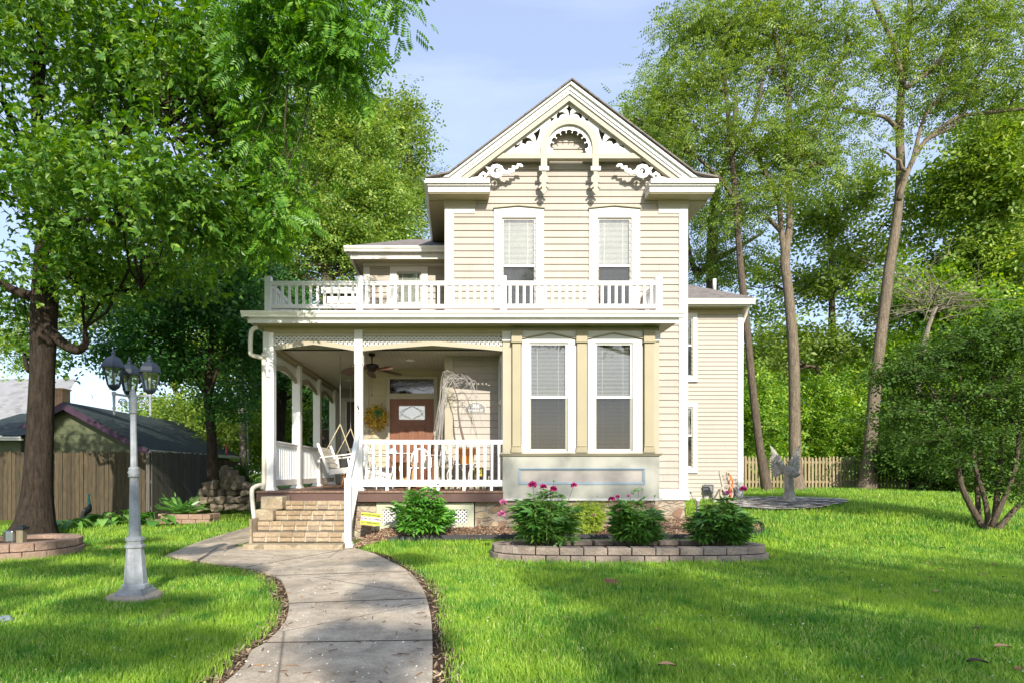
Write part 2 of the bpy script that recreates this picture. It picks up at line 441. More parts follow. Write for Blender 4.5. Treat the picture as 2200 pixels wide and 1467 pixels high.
ann = (atx(855, YD), atx(903, YD), 4.35, atz(587, YD))
siding(dw, '-y', XD, XL, .70, 3.9, YD, [(dx0, dx1, .70, atz(857, YD)), (dx0, dx1, atz(845, YD), atz(814, YD))])
siding(dw, '-y', XD, XL, 3.9034, 5.95, YD, [ann], m=1)
siding(dw, '-x', YD, YR, .70, 5.95, XD)
dw.build('annex_wall', [PORCHSHADE, SIDING], house)
rw = MB(); siding(rw, '-y', -3.55, XD, .70, 5.75, YR, [(atx(741, YR), atx(774, YR), .9, atz(862, YR))])
siding(rw, '-x', YR, 20, .0, 5.75, -3.55)
rw.build('rear_wall', SIDING2, house)
YWG = 15.0
ww = MB(); XWR = atx(1594, YWG)
w1 = (atx(1464, YWG), atx(1486, YWG), atz(807, YWG), atz(685, YWG)); w2 = (atx(1464, YWG), atx(1486, YWG), atz(1002, YWG), atz(876, YWG))
siding(ww, '-y', XR + .0, XWR, .3, 5.52, YWG, [w1, w2], ex=.108)
siding(ww, '+x', YWG, 19, .3, 5.52, XWR, ex=.108)
ww.build('wing_wall', SIDING2, house)

# ---------- corner boards and water table
def board(name, x0, x1, y0, y1, z0, z1, m=TRIM, bev=.004):
    return MB().box(x0, x1, y0, y1, z0, z1).build(name, m, house, bevel=bev)
board('corner_board', XL - .025, atx(975, YW), YW - .03, YW + .10, 4.0, 6.62)
board('corner_board', atx(1458, YW), XR + .025, YW - .03, YW + .10, .92, 6.62)
board('corner_board', XL - .025, XL + .14, YW - .03, YW + .10, .92, CEILZ, TRIMC)
board('frieze_block', atx(975, YW) + .001, atx(1020, YW), YW - .028, YW + .01, atz(460, YW), 6.62)
board('frieze_block', atx(1414, YW), atx(1458, YW) - .001, YW - .028, YW + .01, atz(460, YW), 6.62)
board('water_table', XB1 + .002, XR + .03, YW - .045, YW + .02, atz(1069, YW), .92)
MB().box(XB1 + .002, XR + .05, YW - .06, YW + .02, atz(1073, YW) , atz(1069, YW) - .001).build('drip_cap', TRIM, house)
board('corner_board', atx(1584, YWG), XWR + .025, YWG - .03, YWG + .1, .3, 5.5)
board('corner_board', XD - .02, XD + .10, YD - .03, YD + .06, .92, CEILZ, TRIMC)
board('corner_board', XD - .02, XD + .12, YD - .03, YD + .06, 4.2, 5.82)
MB().box(XD - .03, XL, YD - .05, YD - .001, atz(573, YD), 5.93).build('frieze_board', TRIM, house)

# ---------- windows
for (g, cs, pk) in ((up_l, (1061, 1168), 1112), (up_r, (1265, 1374), 1318)):
    window(house, g[0], g[1], g[2], g[3], atz(574, YW), YW - .004, (atx(cs[0], YW), atx(cs[1], YW), g[2] - .05, atz(451, YW)), (atx(pk, YW), atz(446, YW)), q=.0105)
window(house, ann[0], ann[1], ann[2], ann[3], 5.0, YD - .004, (atx(838, YD), atx(919, YD), ann[2] - .05, atz(574, YD)), q=.0105)
for q in (w1, w2):
    o = window(house, q[0], q[1], q[2], q[3], (q[2] + q[3]) / 2 + .03, YWG - .004, (q[0] - .12, atx(1497, YWG), q[2] - .13, q[3] + .14), name='window')

# rear porch door
rd = MB(); a, b, zt = atx(741, YR), atx(774, YR), atz(862, YR)
rd.box(a - .1, a, YR - .04, YR + .02, .92, zt + .1); rd.box(b, b + .1, YR - .04, YR + .02, .92, zt + .1); rd.box(a, b, YR - .04, YR + .02, zt, zt + .1)
rc = rd.build('storm_door', TRIM, house, bevel=.004)
MB().box(a + .0, a + .05, YR - .01, YR + .01, .95, zt).box(b - .05, b, YR - .01, YR + .01, .95, zt).box(a + .05, b - .05, YR - .01, YR + .01, 1.85, 1.93).box(a+.05, b-.05, YR-.01, YR+.01, .95, 1.1).build('sash', WHITE, rc)
MB().box(a, b, YR + .012, YR + .02, .92, zt).build('screen', M_flat('door_screen', (.07, .055, .045), .5), rc)

# ---------- front door, transom
dz = atz(857, YD)
dc = MB(); t = .085
dc.box(dx0 - t, dx0, YD - .05, YD + .03, DECK, dz); dc.box(dx1, dx1 + t, YD - .05, YD + .03, DECK, dz); dc.box(dx0 - t, dx1 + t, YD - .05, YD + .03, dz, atz(850, YD))
door = dc.build('front_door', TRIMC, house, bevel=.004)
dl = MB(); gx0, gx1, gz0, gz1 = atx(857, YD), atx(913, YD), atz(901, YD), atz(871, YD)
Yd = YD + .0
for r_ in ((dx0, gx0, DECK, dz), (gx1, dx1, DECK, dz), (gx0, gx1, DECK, gz0), (gx0, gx1, gz1, dz)): dl.box(r_[0], r_[1], Yd, Yd + .04, r_[2], r_[3])
dl.build('door_leaf', DOORWOOD, door)
pm = MB(); pw = (gx1 - gx0 + .06) / 3
for i in range(3):
    u = gx0 - .03 + i * pw
    pm.box(u + .02, u + pw - .02, Yd - .012, Yd + .001, 1.15, atz(914, YD))
    pm.box(u + .045, u + pw - .045, Yd - .022, Yd - .011, 1.18, atz(917, YD))
pm.build('raised_panel', DOORWOOD, door, bevel=.008)
MB().box(gx0, gx1, Yd + .005, Yd + .012, gz0, gz1).build('door_glass', M_glass('leaded_glass', (.5, .55, .55), 2.0, .18, .30), door)
lead = M_flat('lead_came', (.42, .42, .40), .3, .8)
ld = MB(); cxm = (gx0 + gx1) / 2
ld.box(gx0, gx1, Yd - .002, Yd + .004, gz0, gz0 + .012).box(gx0, gx1, Yd - .002, Yd + .004, gz1 - .012, gz1).box(gx0, gx0 + .012, Yd - .002, Yd + .004, gz0, gz1).box(gx1 - .012, gx1, Yd - .002, Yd + .004, gz0, gz1)
for sgn in (-1, 1):
    ld.tube([(cxm + sgn * (.02 + .24 * math.sin(k / 10 * math.pi)), Yd, gz0 + .02 + (gz1 - gz0 - .04) * k / 10) for k in range(11)], .004, 4)
    ld.tube([(cxm + sgn * (.26 * k / 10), Yd, gz1 - .02 - .22 * (k / 10) ** 2) for k in range(11)], .004, 4)
    ld.tube([(cxm + sgn * (.04 + .2 * math.sin(k / 10 * math.pi) ** 2), Yd, gz0 + .02 + (gz1 - gz0 - .04) * k / 10) for k in range(11)], .003, 4)
ld.build('leading', lead, door)
MB().lathe([(.02, 0), (.028, .02), (.012, .03)], (dx1 - .07, Yd - .05, 1.9)).box(dx1 - .085, dx1 - .055, Yd - .01, Yd, 1.8, 1.98).build('door_handle', lead, door)
MB().box(dx0, dx1, Yd + .045, Yd + .05, DECK, dz).build('interior_backing', M_flat('pale_hall', (.16, .18, .20), .9), door)
tz0, tz1 = atz(845, YD), atz(814, YD)
tr = MB(); tr.box(dx0 - t, dx0, YD - .05, YD + .03, tz0 - .06, tz1 + .06).box(dx1, dx1 + t, YD - .05, YD + .03, tz0 - .06, tz1 + .06).box(dx0, dx1, YD - .05, YD + .03, tz0 - .06, tz0).box(dx0, dx1, YD - .05, YD + .03, tz1, tz1 + .06)
trn = tr.build('transom', TRIMC, house, bevel=.004)
MB().box(dx0, dx1, YD, YD + .006, tz0, tz1).build('pane', M_glass('transom_glass', (.5, .5, .5), 1.2, .1, .08), trn)
MB().box(dx0, dx1, YD + .02, YD + .03, tz0, tz1).build('interior_backing', UNLIT_BLACK, trn)
l2 = MB(); cz = (tz0 + tz1) / 2; hw = (dx1 - dx0) / 2
for sg in (-1, 1):
    for e in (-1, 1):
        l2.tube([(cxm + sg * hw * k / 12, YD - .003, cz + e * .09 * math.sin(k / 12 * math.pi)) for k in range(13)], .0035, 4)
        l2.tube([(cxm + sg * hw * (.1 + .5 * k / 8), YD - .003, cz + e * (.02 + .10 * k / 8)) for k in range(9)], .003, 4)
l2.tube([(cxm + .12 * math.cos(q), YD - .003, cz + .07 * math.sin(q)) for q in np.linspace(0, 2 * math.pi, 17)], .0035, 4)
l2.build('leading', lead, trn)

# ---------- bay
bay = MB(); bay.box(XB0, XB1, YB, YW + .05, atz(1070, YB), SOFZ)
bay = None
bb = MB(); gl = []
zs = atz(972, YB)                                   # sill height
for (c0, c1, g0, g1, pk) in ((1120, 1237, 1140, 1216, 1181), (1262, 1379, 1281, 1355, 1317)):
    gl.append((atx(g0, YB), atx(g1, YB), atz(966, YB), atz(740, YB), atx(c0, YB), atx(c1, YB), atx(pk, YB)))
cols = [XB0] + [q for g in gl for q in (g[0], g[1])] + [XB1]
for i in range(0, 6, 2): bb.box(cols[i], cols[i+1], YB, YB + .08, zs, SOFZ)
for g in gl: bb.box(g[0], g[1], YB, YB + .08, zs, g[2]); bb.box(g[0], g[1], YB, YB + .08, g[3], SOFZ)
bb.box(XB0, XB0 + .06, YB + .081, YW, zs, 1.75).box(XB0, XB0 + .06, YB + .081, YW, 3.4, SOFZ).box(XB0, XB0 + .06, YB + .081, YB + .22, 1.75, 3.4).box(XB0, XB0 + .06, YW - .22, YW, 1.75, 3.4)
bb.box(XB1 - .06, XB1, YB + .081, YW, zs, SOFZ)
bay = bb.build('bay', TRIMC, house)
for g in gl:
    window(bay, g[0], g[1], g[2], g[3], atz(855, YB), YB - .004, (g[4], g[5], g[2] - .045, atz(730, YB)), (g[6], atz(718, YB)))
sp = MB(); xp = XB0 + .01; sp.box(xp - .03, xp + .0, YB + .20, YB + .25, 1.72, 3.42).box(xp - .03, xp, YW - .25, YW - .2, 1.72, 3.42).box(xp - .03, xp, YB + .25, YW - .25, 3.36, 3.42).box(xp - .03, xp, YB + .25, YW - .25, 1.72, 1.78).box(xp - .03, xp, YB + .25, YW - .25, 2.55, 2.60)
sw = sp.build('side_window', TRIM, bay)
MB().box(xp + .01, xp + .02, YB + .25, YW - .25, 1.78, 3.36).build('pane', GLASS, sw)
MB().box(xp + .045, xp + .05, YB + .2, YW - .2, 1.75, 3.4).build('blind', BLIND, sw)
# apron below the sill
ap = MB(); z0 = atz(1070, YB); px0, px1, pz0, pz1 = atx(1113, YB), atx(1386, YB), atz(1040, YB), atz(1004, YB)
ap.box(XB0, px0, YB - .01, YB + .05, z0, zs - .03).box(px1, XB1, YB - .01, YB + .05, z0, zs - .03).box(px0, px1, YB - .01, YB + .05, z0, pz0).box(px0, px1, YB - .01, YB + .05, pz1, zs - .03)
ap.box(XB0, XB0 + .05, YB + .051, YW, z0, zs - .03).box(XB1 - .05, XB1, YB + .051, YW, z0, zs - .03)
ap.build('apron', PANELG, bay)
MB().box(px0, px1, YB + .015, YB + .04, pz0, pz1).build('sunken_panel', PANELG2, bay)
mo = MB(); q = .045
for k, (d, dy) in enumerate(((0, -.022), (.022, -.002))):
    for (a0, a1, b0, b1) in ((px0 + d, px1 - d, pz1 - d - q/2, pz1 - d), (px0 + d, px1 - d, pz0 + d, pz0 + d + q/2), (px0 + d, px0 + d + q/2, pz0 + d + q/2, pz1 - d - q/2), (px1 - d - q/2, px1 - d, pz0 + d + q/2, pz1 - d - q/2)):
        mo.box(a0, a1, YB + dy, YB + .02 + dy * 0.1, b0, b1)
mo.build('panel_moulding', TRIMB, bay)
si = MB(); si.box(XB0 - .05, XB1 + .05, YB - .075, YW, zs - .03, zs + .005).box(XB0 - .03, XB1 + .03, YB - .045, YW, zs - .055, zs - .03)
si.build('sill', TRIMC, bay, bevel=.006)
MB().box(XB0 - .04, XB1 + .04, YB - .035, YW, z0 - .035, z0 + .0).build('drip_cap', TRIM, bay)
hd = MB(); hd.box(XB0 - .012, XB1 + .012, YB - .03, YB - .001, atz(731, YB), atz(712, YB)); 
# header cut round the peaked casings
hd = MB(); zt = atz(712, YB); zb = atz(733, YB); xs = [XB0 - .012, gl[0][4], gl[0][5], gl[1][4], gl[1][5], XB1 + .012]
hd.box(xs[0], xs[1], YB - .03, YB - .001, zb, zt).box(xs[2], xs[3], YB - .03, YB - .001, zb, zt).box(xs[4], xs[5], YB - .03, YB - .001, zb, zt)
for g in gl: hd.prism([(g[4], atz(729, YB)), (g[6], atz(717, YB)), (g[5], atz(729, YB)), (g[5], zt), (g[4], zt)], YB - .045, YB - .001)
hd.build('header_board', TRIM, bay)
PIL = M_paint('olive_cream_trim_paint', (.33, .285, .18), .5, .06)
for (a0, a1) in ((1099, 1119), (1237, 1258), (1381, 1402)):
    a0, a1 = atx(a0, YB), atx(a1, YB); pl = MB()
    pl.box(a0 + .008, a1 - .008, YB - .085, YB - .001, zs + .005, zt)
    pl.prism([(a0 - .02, zs + .0), (a1 + .02, zs + .0), (a1 + .004, zs + .10), (a0 - .004, zs + .10)], YB - .105, YB - .09)
    pl.box(a0 - .004, a1 + .004, YB - .10, YB - .086, zs + .11, zs + .13)
    pl.box(a0 - .012, a1 + .012, YB - .11, YB - .0855, zb - .03, zt)
    pl.box(a0 - .02, a1 + .02, YB - .12, YB - .0, zb - .045, zb - .03)
    pl.build('pilaster', PIL, bay, bevel=.004)

# ---------- porch roof, eave, beam
Xp0, Xp1 = atx(517, YG), atx(1471, YG)
pr = MB()
x0, x1, xi = Xp0 + .05, Xp1 - .05, -2.6
pr.add([(x0, YG + .05, 4.045), (x1, YG + .05, 4.045), (x1 + .1, YW - .03, 4.22), (x0 + 1.2, YW, 4.22), (x0 + 1.2, YR, 4.22), (x0, YR, 4.045)], [(0, 1, 2, 3), (0, 3, 4, 5)])
pr.add([(x0 + 1.2, YW, 4.22), (XL, YW, 4.22), (XL, YR, 4.22), (x0 + 1.2, YR, 4.22)], [(0, 1, 2, 3)])
pr.add([(x0, YG + .05, 4.02), (x1, YG + .05, 4.02), (x1, YW, 4.02), (x0, YW, 4.02)], [(0, 3, 2, 1)])
pr.build('porch_roof', M_stone('porch_shingles', [(.28, .17, .12), (.36, .26, .20), (.30, .22, .18)], 9, .4, None, .8), house)
gu = MB()
prof = [(.0, 0), (.0, .035), (-.03, .05), (-.05, .09), (-.055, .125), (-.02, .125), (-.02, .03), (.0, .03)]
def gutter_front(mb, xa, xb, Y, z, h=.11, m=0):
    """K-style gutter along x with its face toward the viewer"""
    pts = [(Y + .1, z), (Y + .02, z), (Y + .012, z + h * .35), (Y - .012, z + h * .6), (Y - .02, z + h * .75), (Y - .02, z + h), (Y - .008, z + h), (Y + .0, z + h * .8), (Y + .02, z + h * .45), (Y + .1, z + h * .3)]
    mb.prism(pts, xa, xb, m, axis='x')
def gutter_side(mb, ya, yb, X, z, h=.11, s=1, m=0):
    """gutter along y, face toward s*x"""
    pts = [(X - s * .1, z), (X - s * .02, z), (X - s * .012, z + h * .35), (X + s * .012, z + h * .6), (X + s * .02, z + h * .75), (X + s * .02, z + h), (X, z + h * .8), (X - s * .02, z + h * .45), (X - s * .1, z + h * .3)]
    mb.prism(pts, ya, yb, m, axis='y')
gutter_front(gu, Xp0, Xp1, YG, 3.945, .10); gutter_side(gu, YG, YR, Xp0 + .02, 3.945, .10, -1)
gu.build('porch_gutter', GUTTER, house)
fa = MB(); fa.box(Xp0 + .10, Xp1 - .08, YG + .09, YG + .12, SOFZ - .0, 3.98).box(Xp0 + .10, Xp0 + .13, YG + .1201, YR, SOFZ - .0, 3.98)
fa.box(Xp0 + .10, XB1 + .3, YG + .06, YG + .09, SOFZ - .025, SOFZ + .02)
fa.build('porch_fascia', TRIM, house)
so_ = MB(); so_.box(Xp0 + .13, Xp1 - .08, YG + .12, YW, SOFZ, SOFZ + .02).box(Xp0 + .13, -3.3, YW + .0, YR, SOFZ + .0001, SOFZ + .02)
so_.build('porch_soffit', SHADED_CREAM, house)
XPL = -3.43
bm_ = MB(); bm_.box(XPL - .09, XB0, YP - .07, YP + .07, 3.77, SOFZ).box(XPL - .09, XPL + .09, YP + .0701, YR, 3.50, SOFZ)
bm_.build('porch_beam', SHADED_CREAM, house)
ce = MB(); ce.box(XPL + .09, XB0, YP + .46, YW, CEILZ, CEILZ + .02).box(XPL + .09, XL, YW, YD, CEILZ, CEILZ + .02).box(XPL + .09, XD, YD, YR, CEILZ, CEILZ + .02)
o = ce.build('porch_ceiling', CEIL, house)
bd = MB(); x = XPL + .12
while x < XB0 - .02:
    bd.box(x, x + .006, YP + .48, min(YR, YW if x > XL else (YD if x > XD else YR)) - .01, CEILZ - .003, CEILZ - .0005); x += .09
bd.build('beadboard_groove', M_flat('ceiling_groove', (.36, .34, .29), .6), o)
MB().box(XPL + .09, XB0, YP + .46, YP + .48, CEILZ + .0, 3.87).build('ceiling_trim', CEIL, house)
for (px, py) in ((1400 / 3.667 + 500, 1003 / 3.667 + 500), (918 / 3.667 + 500, 1158 / 3.667 + 500)):
    Y = (CEILZ - EYE) * F / (CY - py)
    MB().lathe([(.085, -.012), (.10, -.004), (.10, 0)], (atx(px, Y), Y, CEILZ - .001)).build('recessed_light', WHITE, house)

# frieze panels with lattice between the front posts
def lattice(mb, ax, a0, a1, z0, z1, d0, pitch=.052, wd=.020, th=.006, m=0, zlow=None):
    """diagonal slats in the plane (a,z) at depth d0; ax 'x' front, 'y' side; zlow(a): lower edge"""
    for sgn in (1, -1):
        k0 = (a0 - z1) if sgn > 0 else (a0 + z0); k1 = (a1 - z0) if sgn > 0 else (a1 + z1)
        step = pitch * math.sqrt(2); k = math.floor(k0 / step) * step
        while k < k1:
            if sgn > 0:    # a - z = k
                pa = max(a0, z0 + k); pb = min(a1, z1 + k); p, q = (pa, pa - k), (pb, pb - k)
            else:          # a + z = k
                pa = max(a0, k - z1); pb = min(a1, k - z0); p, q = (pa, k - pa), (pb, k - pb)
            if pb - pa > .01:
                d = d0 + (0 if sgn > 0 else th)
                P = lambda s: (s[0], d, s[1]) if ax == 'x' else (d, s[0], s[1])
                mb.bar(P(p), P(q), th, wd, m, up=(-(q[1]-p[1]), 0, q[0]-p[0]) if ax == 'x' else (0, -(q[1]-p[1]), q[0]-p[0]))
            k += step
def frieze(xa, xb, Y, ztop, zend, zpk, name='lattice_frieze'):
    f = MB(); n = 16; xm = (xa + xb) / 2
    f.box(xa, xb, Y - .02, Y + .02, ztop - .055, ztop)
    lowB = lambda x: zend + (zpk - zend) * (1 - abs(x - xm) / (xb - xa) * 2) ** .85 if abs(x-xm) < (xb-xa)/2 else zend
    for i in range(n):
        u0 = xa + (xb - xa) * i / n; u1 = xa + (xb - xa) * (i + 1) / n
        f.prism([(u0, lowB(u0)), (u1, lowB(u1)), (u1, lowB(u1) + .085), (u0, lowB(u0) + .085)], Y - .02, Y + .02)
    fo = f.build(name, TRIMC, house)
    g = MB()
    for i in range(10):
        u0 = xa + .01 + (xb - xa - .02) * i / 10; u1 = xa + .01 + (xb - xa - .02) * (i + 1) / 10; lattice(g, 'x', u0, u1, (lowB(u0) + lowB(u1)) / 2 + .055, ztop - .05, Y - .004, .057, .027)
    g.build('lattice', TRIM, fo)
XM = atx(771.5, YP)
frieze(XPL + .02, XM - .06, YP - .02, 3.77, atz(755, YP), atz(741, YP))
frieze(XM + .06, XB0 - .0, YP - .02, 3.77, atz(755, YP), atz(743, YP))
# side friezes, bay by bay between the side posts
PY = [YP, 12.37, 14.14, 15.91]
for i in range(3):
    f = MB(); ya, yb = PY[i] + .09, PY[i+1] - .09; ym = (ya + yb) / 2; n = 12
    f.box(XPL - .02, XPL + .02, ya, yb, 3.44, 3.50)
    lo = lambda y: 3.12 + .13 * (1 - abs(y - ym) / (yb - ya) * 2)
    for k in range(n):
        u0 = ya + (yb - ya) * k / n; u1 = ya + (yb - ya) * (k + 1) / n
        f.prism([(u0, lo(u0)), (u1, lo(u1)), (u1, lo(u1) + .10), (u0, lo(u0) + .10)], XPL - .02, XPL + .02, axis='x')
    fo = f.build('lattice_frieze', TRIMC, house)
    g = MB(); lattice(g, 'y', ya, yb, 3.2, 3.46, XPL - .004, .045, .022); g.build('lattice', TRIM, fo)

# posts
def post(x, y, z0, z1, hw=.085, bev=.006, name='porch_post', base=True, mat=WHITE):
    p = MB(); p.box(x - hw, x + hw, y - hw, y + hw, z0, z1)
    if base:
        p.box(x - hw - .02, x + hw + .02, y - hw - .02, y + hw + .02, z0, z0 + .05)
        p.box(x - hw - .035, x + hw + .035, y - hw - .035, y + hw + .035, z0, z0 + .02)
    return p.build(name, mat, house, bevel=bev)
for y in PY: post(XPL, y, DECK, 3.77 if y == YP else 3.50)
pm_ = post(XM, YP, DECK, 3.77, .07)
MB().box(XM - .075, XM + .075, YP - .085, YP - .07, 3.2, 3.82).box(XM-.075, XM+.075, YP+.07, YP+.085, 3.2, 3.82).build('cap_board', TRIM, pm_)
MB().box(XPL - .10, XPL - .0, YP - .10, YP - .086, 3.35, 3.78).build('cap_board', TRIM, house)
hk = MB(); hk.tube([(XM - .0, YP - .08, 2.42), (XM + .0, YP - .12, 2.40), (XM + .01, YP - .13, 2.44), (XM - .02, YP - .12, 2.48)], .008, 6).tube([(XM - .025, YP - .10, 2.32), (XM + .02, YP - .11, 2.34), (XM + .02, YP - .10, 2.40), (XM - .02, YP - .09, 2.44)], .007, 6)
hk.build('iron_hook', BLACK, pm_)

# deck
dk = MB(); x0 = atx(549, 10.4); yb_ = 10.42
bw = .118; x = x0
while x < XB0 - .01:
    xe = min(x + bw - .006, XB0 - .003)
    dk.box(x, xe, yb_ - .03, YW if x > XL else (YD if x > XD else YR), DECK - .03, DECK - random.uniform(0, .002)); x += bw
dk.build('porch_deck', DECKB, house)
MB().box(x0 + .01, XB0 - .003, yb_, yb_ + .04, atz(1077, yb_), DECK - .031).box(x0 + .01, x0 + .05, yb_ + .0401, YR, .70, DECK - .031).build('deck_fascia', DECKF, house)

# railings
def railing_x(name, xa, xb, Y, zt, zb, zbot, sp, hw=.022, thick=.05, m=VINYL, feet=None, offs=None):
    r = MB(); r.box(xa, xb, Y - thick, Y + thick, zt - .085, zt)
    o = MB().box(xa, xb, Y - thick * .8, Y + thick * .8, zt - .075, zt).box(xa, xb, Y - thick, Y + thick, zt - .03, zt + .004).build(name, m, house, bevel=.006)
    MB().box(xa, xb, Y - thick * .7, Y + thick * .7, zbot, zb).build('bottom_rail', m, o, bevel=.006)
    n = int(round((xb - xa) / sp)); s = (xb - xa) / n; first = None
    for i in range(n - 0):
        x = xa + s * (i + .5)
        if first is None:
            first = MB().box(x - hw, x + hw, Y - hw, Y + hw, zb - .004, zt - .074).build('baluster', m, o); bx = x
        else:
            c = first.copy(); COL.objects.link(c); c.parent = o; c.location.x += x - bx
    for fx in feet or []:
        MB().box(fx - .025, fx + .025, Y - .02, Y + .02, DECK, zbot).build('rail_foot', m, o)
    return o
def railing_y(name, ya, yb, X, zt, zb, zbot, sp, hw=.022, thick=.05, m=VINYL):
    o = MB().box(X - thick * .8, X + thick * .8, ya, yb, zt - .075, zt).box(X - thick, X + thick, ya, yb, zt - .03, zt + .004).build(name, m, house, bevel=.006)
    MB().box(X - thick * .7, X + thick * .7, ya, yb, zbot, zb).build('bottom_rail', m, o)
    n = int(round((yb - ya) / sp)); s = (yb - ya) / n; first = None
    for i in range(n):
        y = ya + s * (i + .5)
        if first is None: first = MB().box(X - hw, X + hw, y - hw, y + hw, zb - .004, zt - .074).build('baluster', m, o); b0 = y
        else:
            c = first.copy(); COL.objects.link(c); c.parent = o; c.location.y += y - b0
    return o
railing_x('porch_railing', XM + .071, XB0 - .002, YP, atz(945, YP), atz(1030, YP), atz(1044, YP), .129, feet=(-1.3, -.6, .1, .6))
for i in range(3): railing_y('porch_railing', PY[i] + .086, PY[i+1] - .086, XPL, atz(945, YP), 1.115, 1.0, .125)
# balcony railing
YBL = 10.78; bz = 4.135
bx = [atx(577, YBL), atx(773, YBL), atx(1081, YBL), atx(1414, YBL)]
def bpost(x, y): return post(x, y, bz - .02, atz(595, YBL), .06, .006, 'balcony_post', False, VINYL)
for x in bx: bpost(x, YBL)
bpost(bx[0], 13.4); bpost(bx[0], 15.9)
for i in range(3): railing_x('balcony_railing', bx[i] + .061, bx[i+1] - .061, YBL, atz(606, YBL), atz(655, YBL), atz(664, YBL), .1335, .022, .045)
railing_y('balcony_railing', YBL + .061, 13.34, bx[0], atz(606, YBL), atz(655, YBL), atz(664, YBL), .1335, .022, .045)
railing_y('balcony_railing', 13.46, 15.84, bx[0], atz(606, YBL), atz(655, YBL), atz(664, YBL), .1335, .022, .045)
railing_y('balcony_railing', YBL + .061, YW - .04, bx[3], atz(606, YBL), atz(655, YBL), atz(664, YBL), .1335, .022, .045)

# ---------- foundation
fo = MB(); fo.box(x0 + .1, -1.5, YP - .02, YP + .1, -.2, .70).box(.30, XB1 - .06, YB + .04, YB + .12, -.2, .75).box(XB1 - .06, XR - .02, YW - .02, YW + .1, -.2, .80).box(XB1 - .14, XB1 - .06, YB + .12, YW, -.2, .75)
fo.box(-1.5, .3, YP - .02, YP + .1, -.2, .18).box(XR - .14, XR - .02, YW, YWG + .2, -.2, .8).box(XR - .1, XWR - .02, YWG + .02, YWG + .1, 0, .62)
fo.box(x0 + .1, x0 + .2, YP + .1, YR, -.3, .70)
fo.build('foundation', RUBBLE, house)
lx0, lx1 = atx(809, YP - .05), atx(1018, YP - .05)
lp = MB(); Y = YP - .06
lp.box(lx0, lx0 + .11, Y - .02, Y + .03, .2, .705).box(lx1 - .11, lx1, Y - .02, Y + .03, .2, .705).box(lx0 + .11, lx1 - .11, Y - .02, Y + .03, .58, .705).box(lx0 + .11, lx1 - .11, Y - .02, Y + .03, .2, .32)
lo_ = lp.build('crawlspace_screen', M_paint('pale_green_cream_paint', (.44, .46, .33), .5, .06), house)
g = MB(); lattice(g, 'x', lx0 + .11, lx1 - .11, .32, .58, Y, .05, .026); g.build('lattice', TRIM, lo_)
MB().box(lx0, lx1, Y + .1, Y + .11, .1, .7).build('dark_backing', UNLIT_BLACK, lo_)

# ---------- gable trim
Z1 = 3.19
def z1(x, y, Y): return (atx(880 + x / Z1, Y), atz(160 + y / Z1, Y))
YO = 11.38
def mirror(lp): return [(2 * GXO - x, z) for x, z in lp]
GXO = z1(1095, 0, YO)[0]
def pts(l, Y=YO): return [z1(a, b, Y) for a, b in l]
def circ(cx, cy, r, n=24, a0=0, a1=360, Y=YO):
    return [z1(cx + r * math.cos(R(t)), cy - r * math.sin(R(t)), Y) for t in np.linspace(a0, a1, n, endpoint=(a1 - a0) != 360)]
YF = 11.30
# rake mouldings: four nested bands, each standing a little further forward
for (v0, v1, yf, yk, m, nm) in ((8, 34, YF - .10, YF + .3, TRIM, 'rake_moulding'), (34, 62, YF - .055, YF + .2, GUTTER, 'rake_moulding'), (62, 84, YF - .03, YF + .1, TRIM, 'rake_moulding'), (84, 126, YF - .0, YF + .09, TRIMC, 'rake_board')):
    for s in (-1, 1):
        e = [(1095, 55 + v0), (1095, 55 + v1), (1095 - 835 + (v1) * 1.0 * .9, 692 + 30), (1095 - 835 - 0 + v0 * .9, 692 + 8)]
        e = [(1095, 55 + v0), (1095, 55 + v1)]
        # follow the slope 653/835 down to the cornice line
        k = 645 / 845
        yb2 = 722
        e += [(1095 - (yb2 - 55 - v1) / k, yb2), (1095 - (yb2 - 55 - v0) / k, yb2)]
        lp = pts(e, YF)
        if s > 0: lp = [(2 * z1(1095, 0, YF)[0] - x, z) for x, z in lp]
        MB().prism(lp, yf, yk).build(nm, m, house)
# cut-out panel
def comma(l): return pts(l)
holes = [pts([(1092, 203), (1104, 228), (1120, 234), (1104, 250), (1095, 298), (1086, 250), (1070, 234), (1084, 228)])]
hc = [[(1010, 303), (1006, 280), (1020, 262), (1048, 258), (1078, 270), (1050, 274), (1032, 284), (1022, 305)],
      [(963, 300), (985, 300), (1000, 285), (985, 315), (970, 325), (966, 312)],
      [(897, 368), (890, 410), (880, 440), (868, 468), (862, 430), (848, 405), (872, 392)],
      [(768, 470), (775, 445), (800, 432), (828, 440), (850, 470), (825, 458), (806, 462), (795, 482)],
      [(718, 485), (745, 483), (762, 462), (752, 492), (722, 508)]]
for h in hc: lp = pts(h); holes += [lp, mirror(lp)]
outl = pts([(1095, 183), (1575, 548), (615, 548)])
arch_hole = circ(1095, 505, 160, 20, 0, 180)
arch_hole = arch_hole + [z1(935, 547, YO), z1(1255, 547, YO)]
fret('cutout_panel', [outl, arch_hole] + holes, YO - .0, .03, TRIM, house)
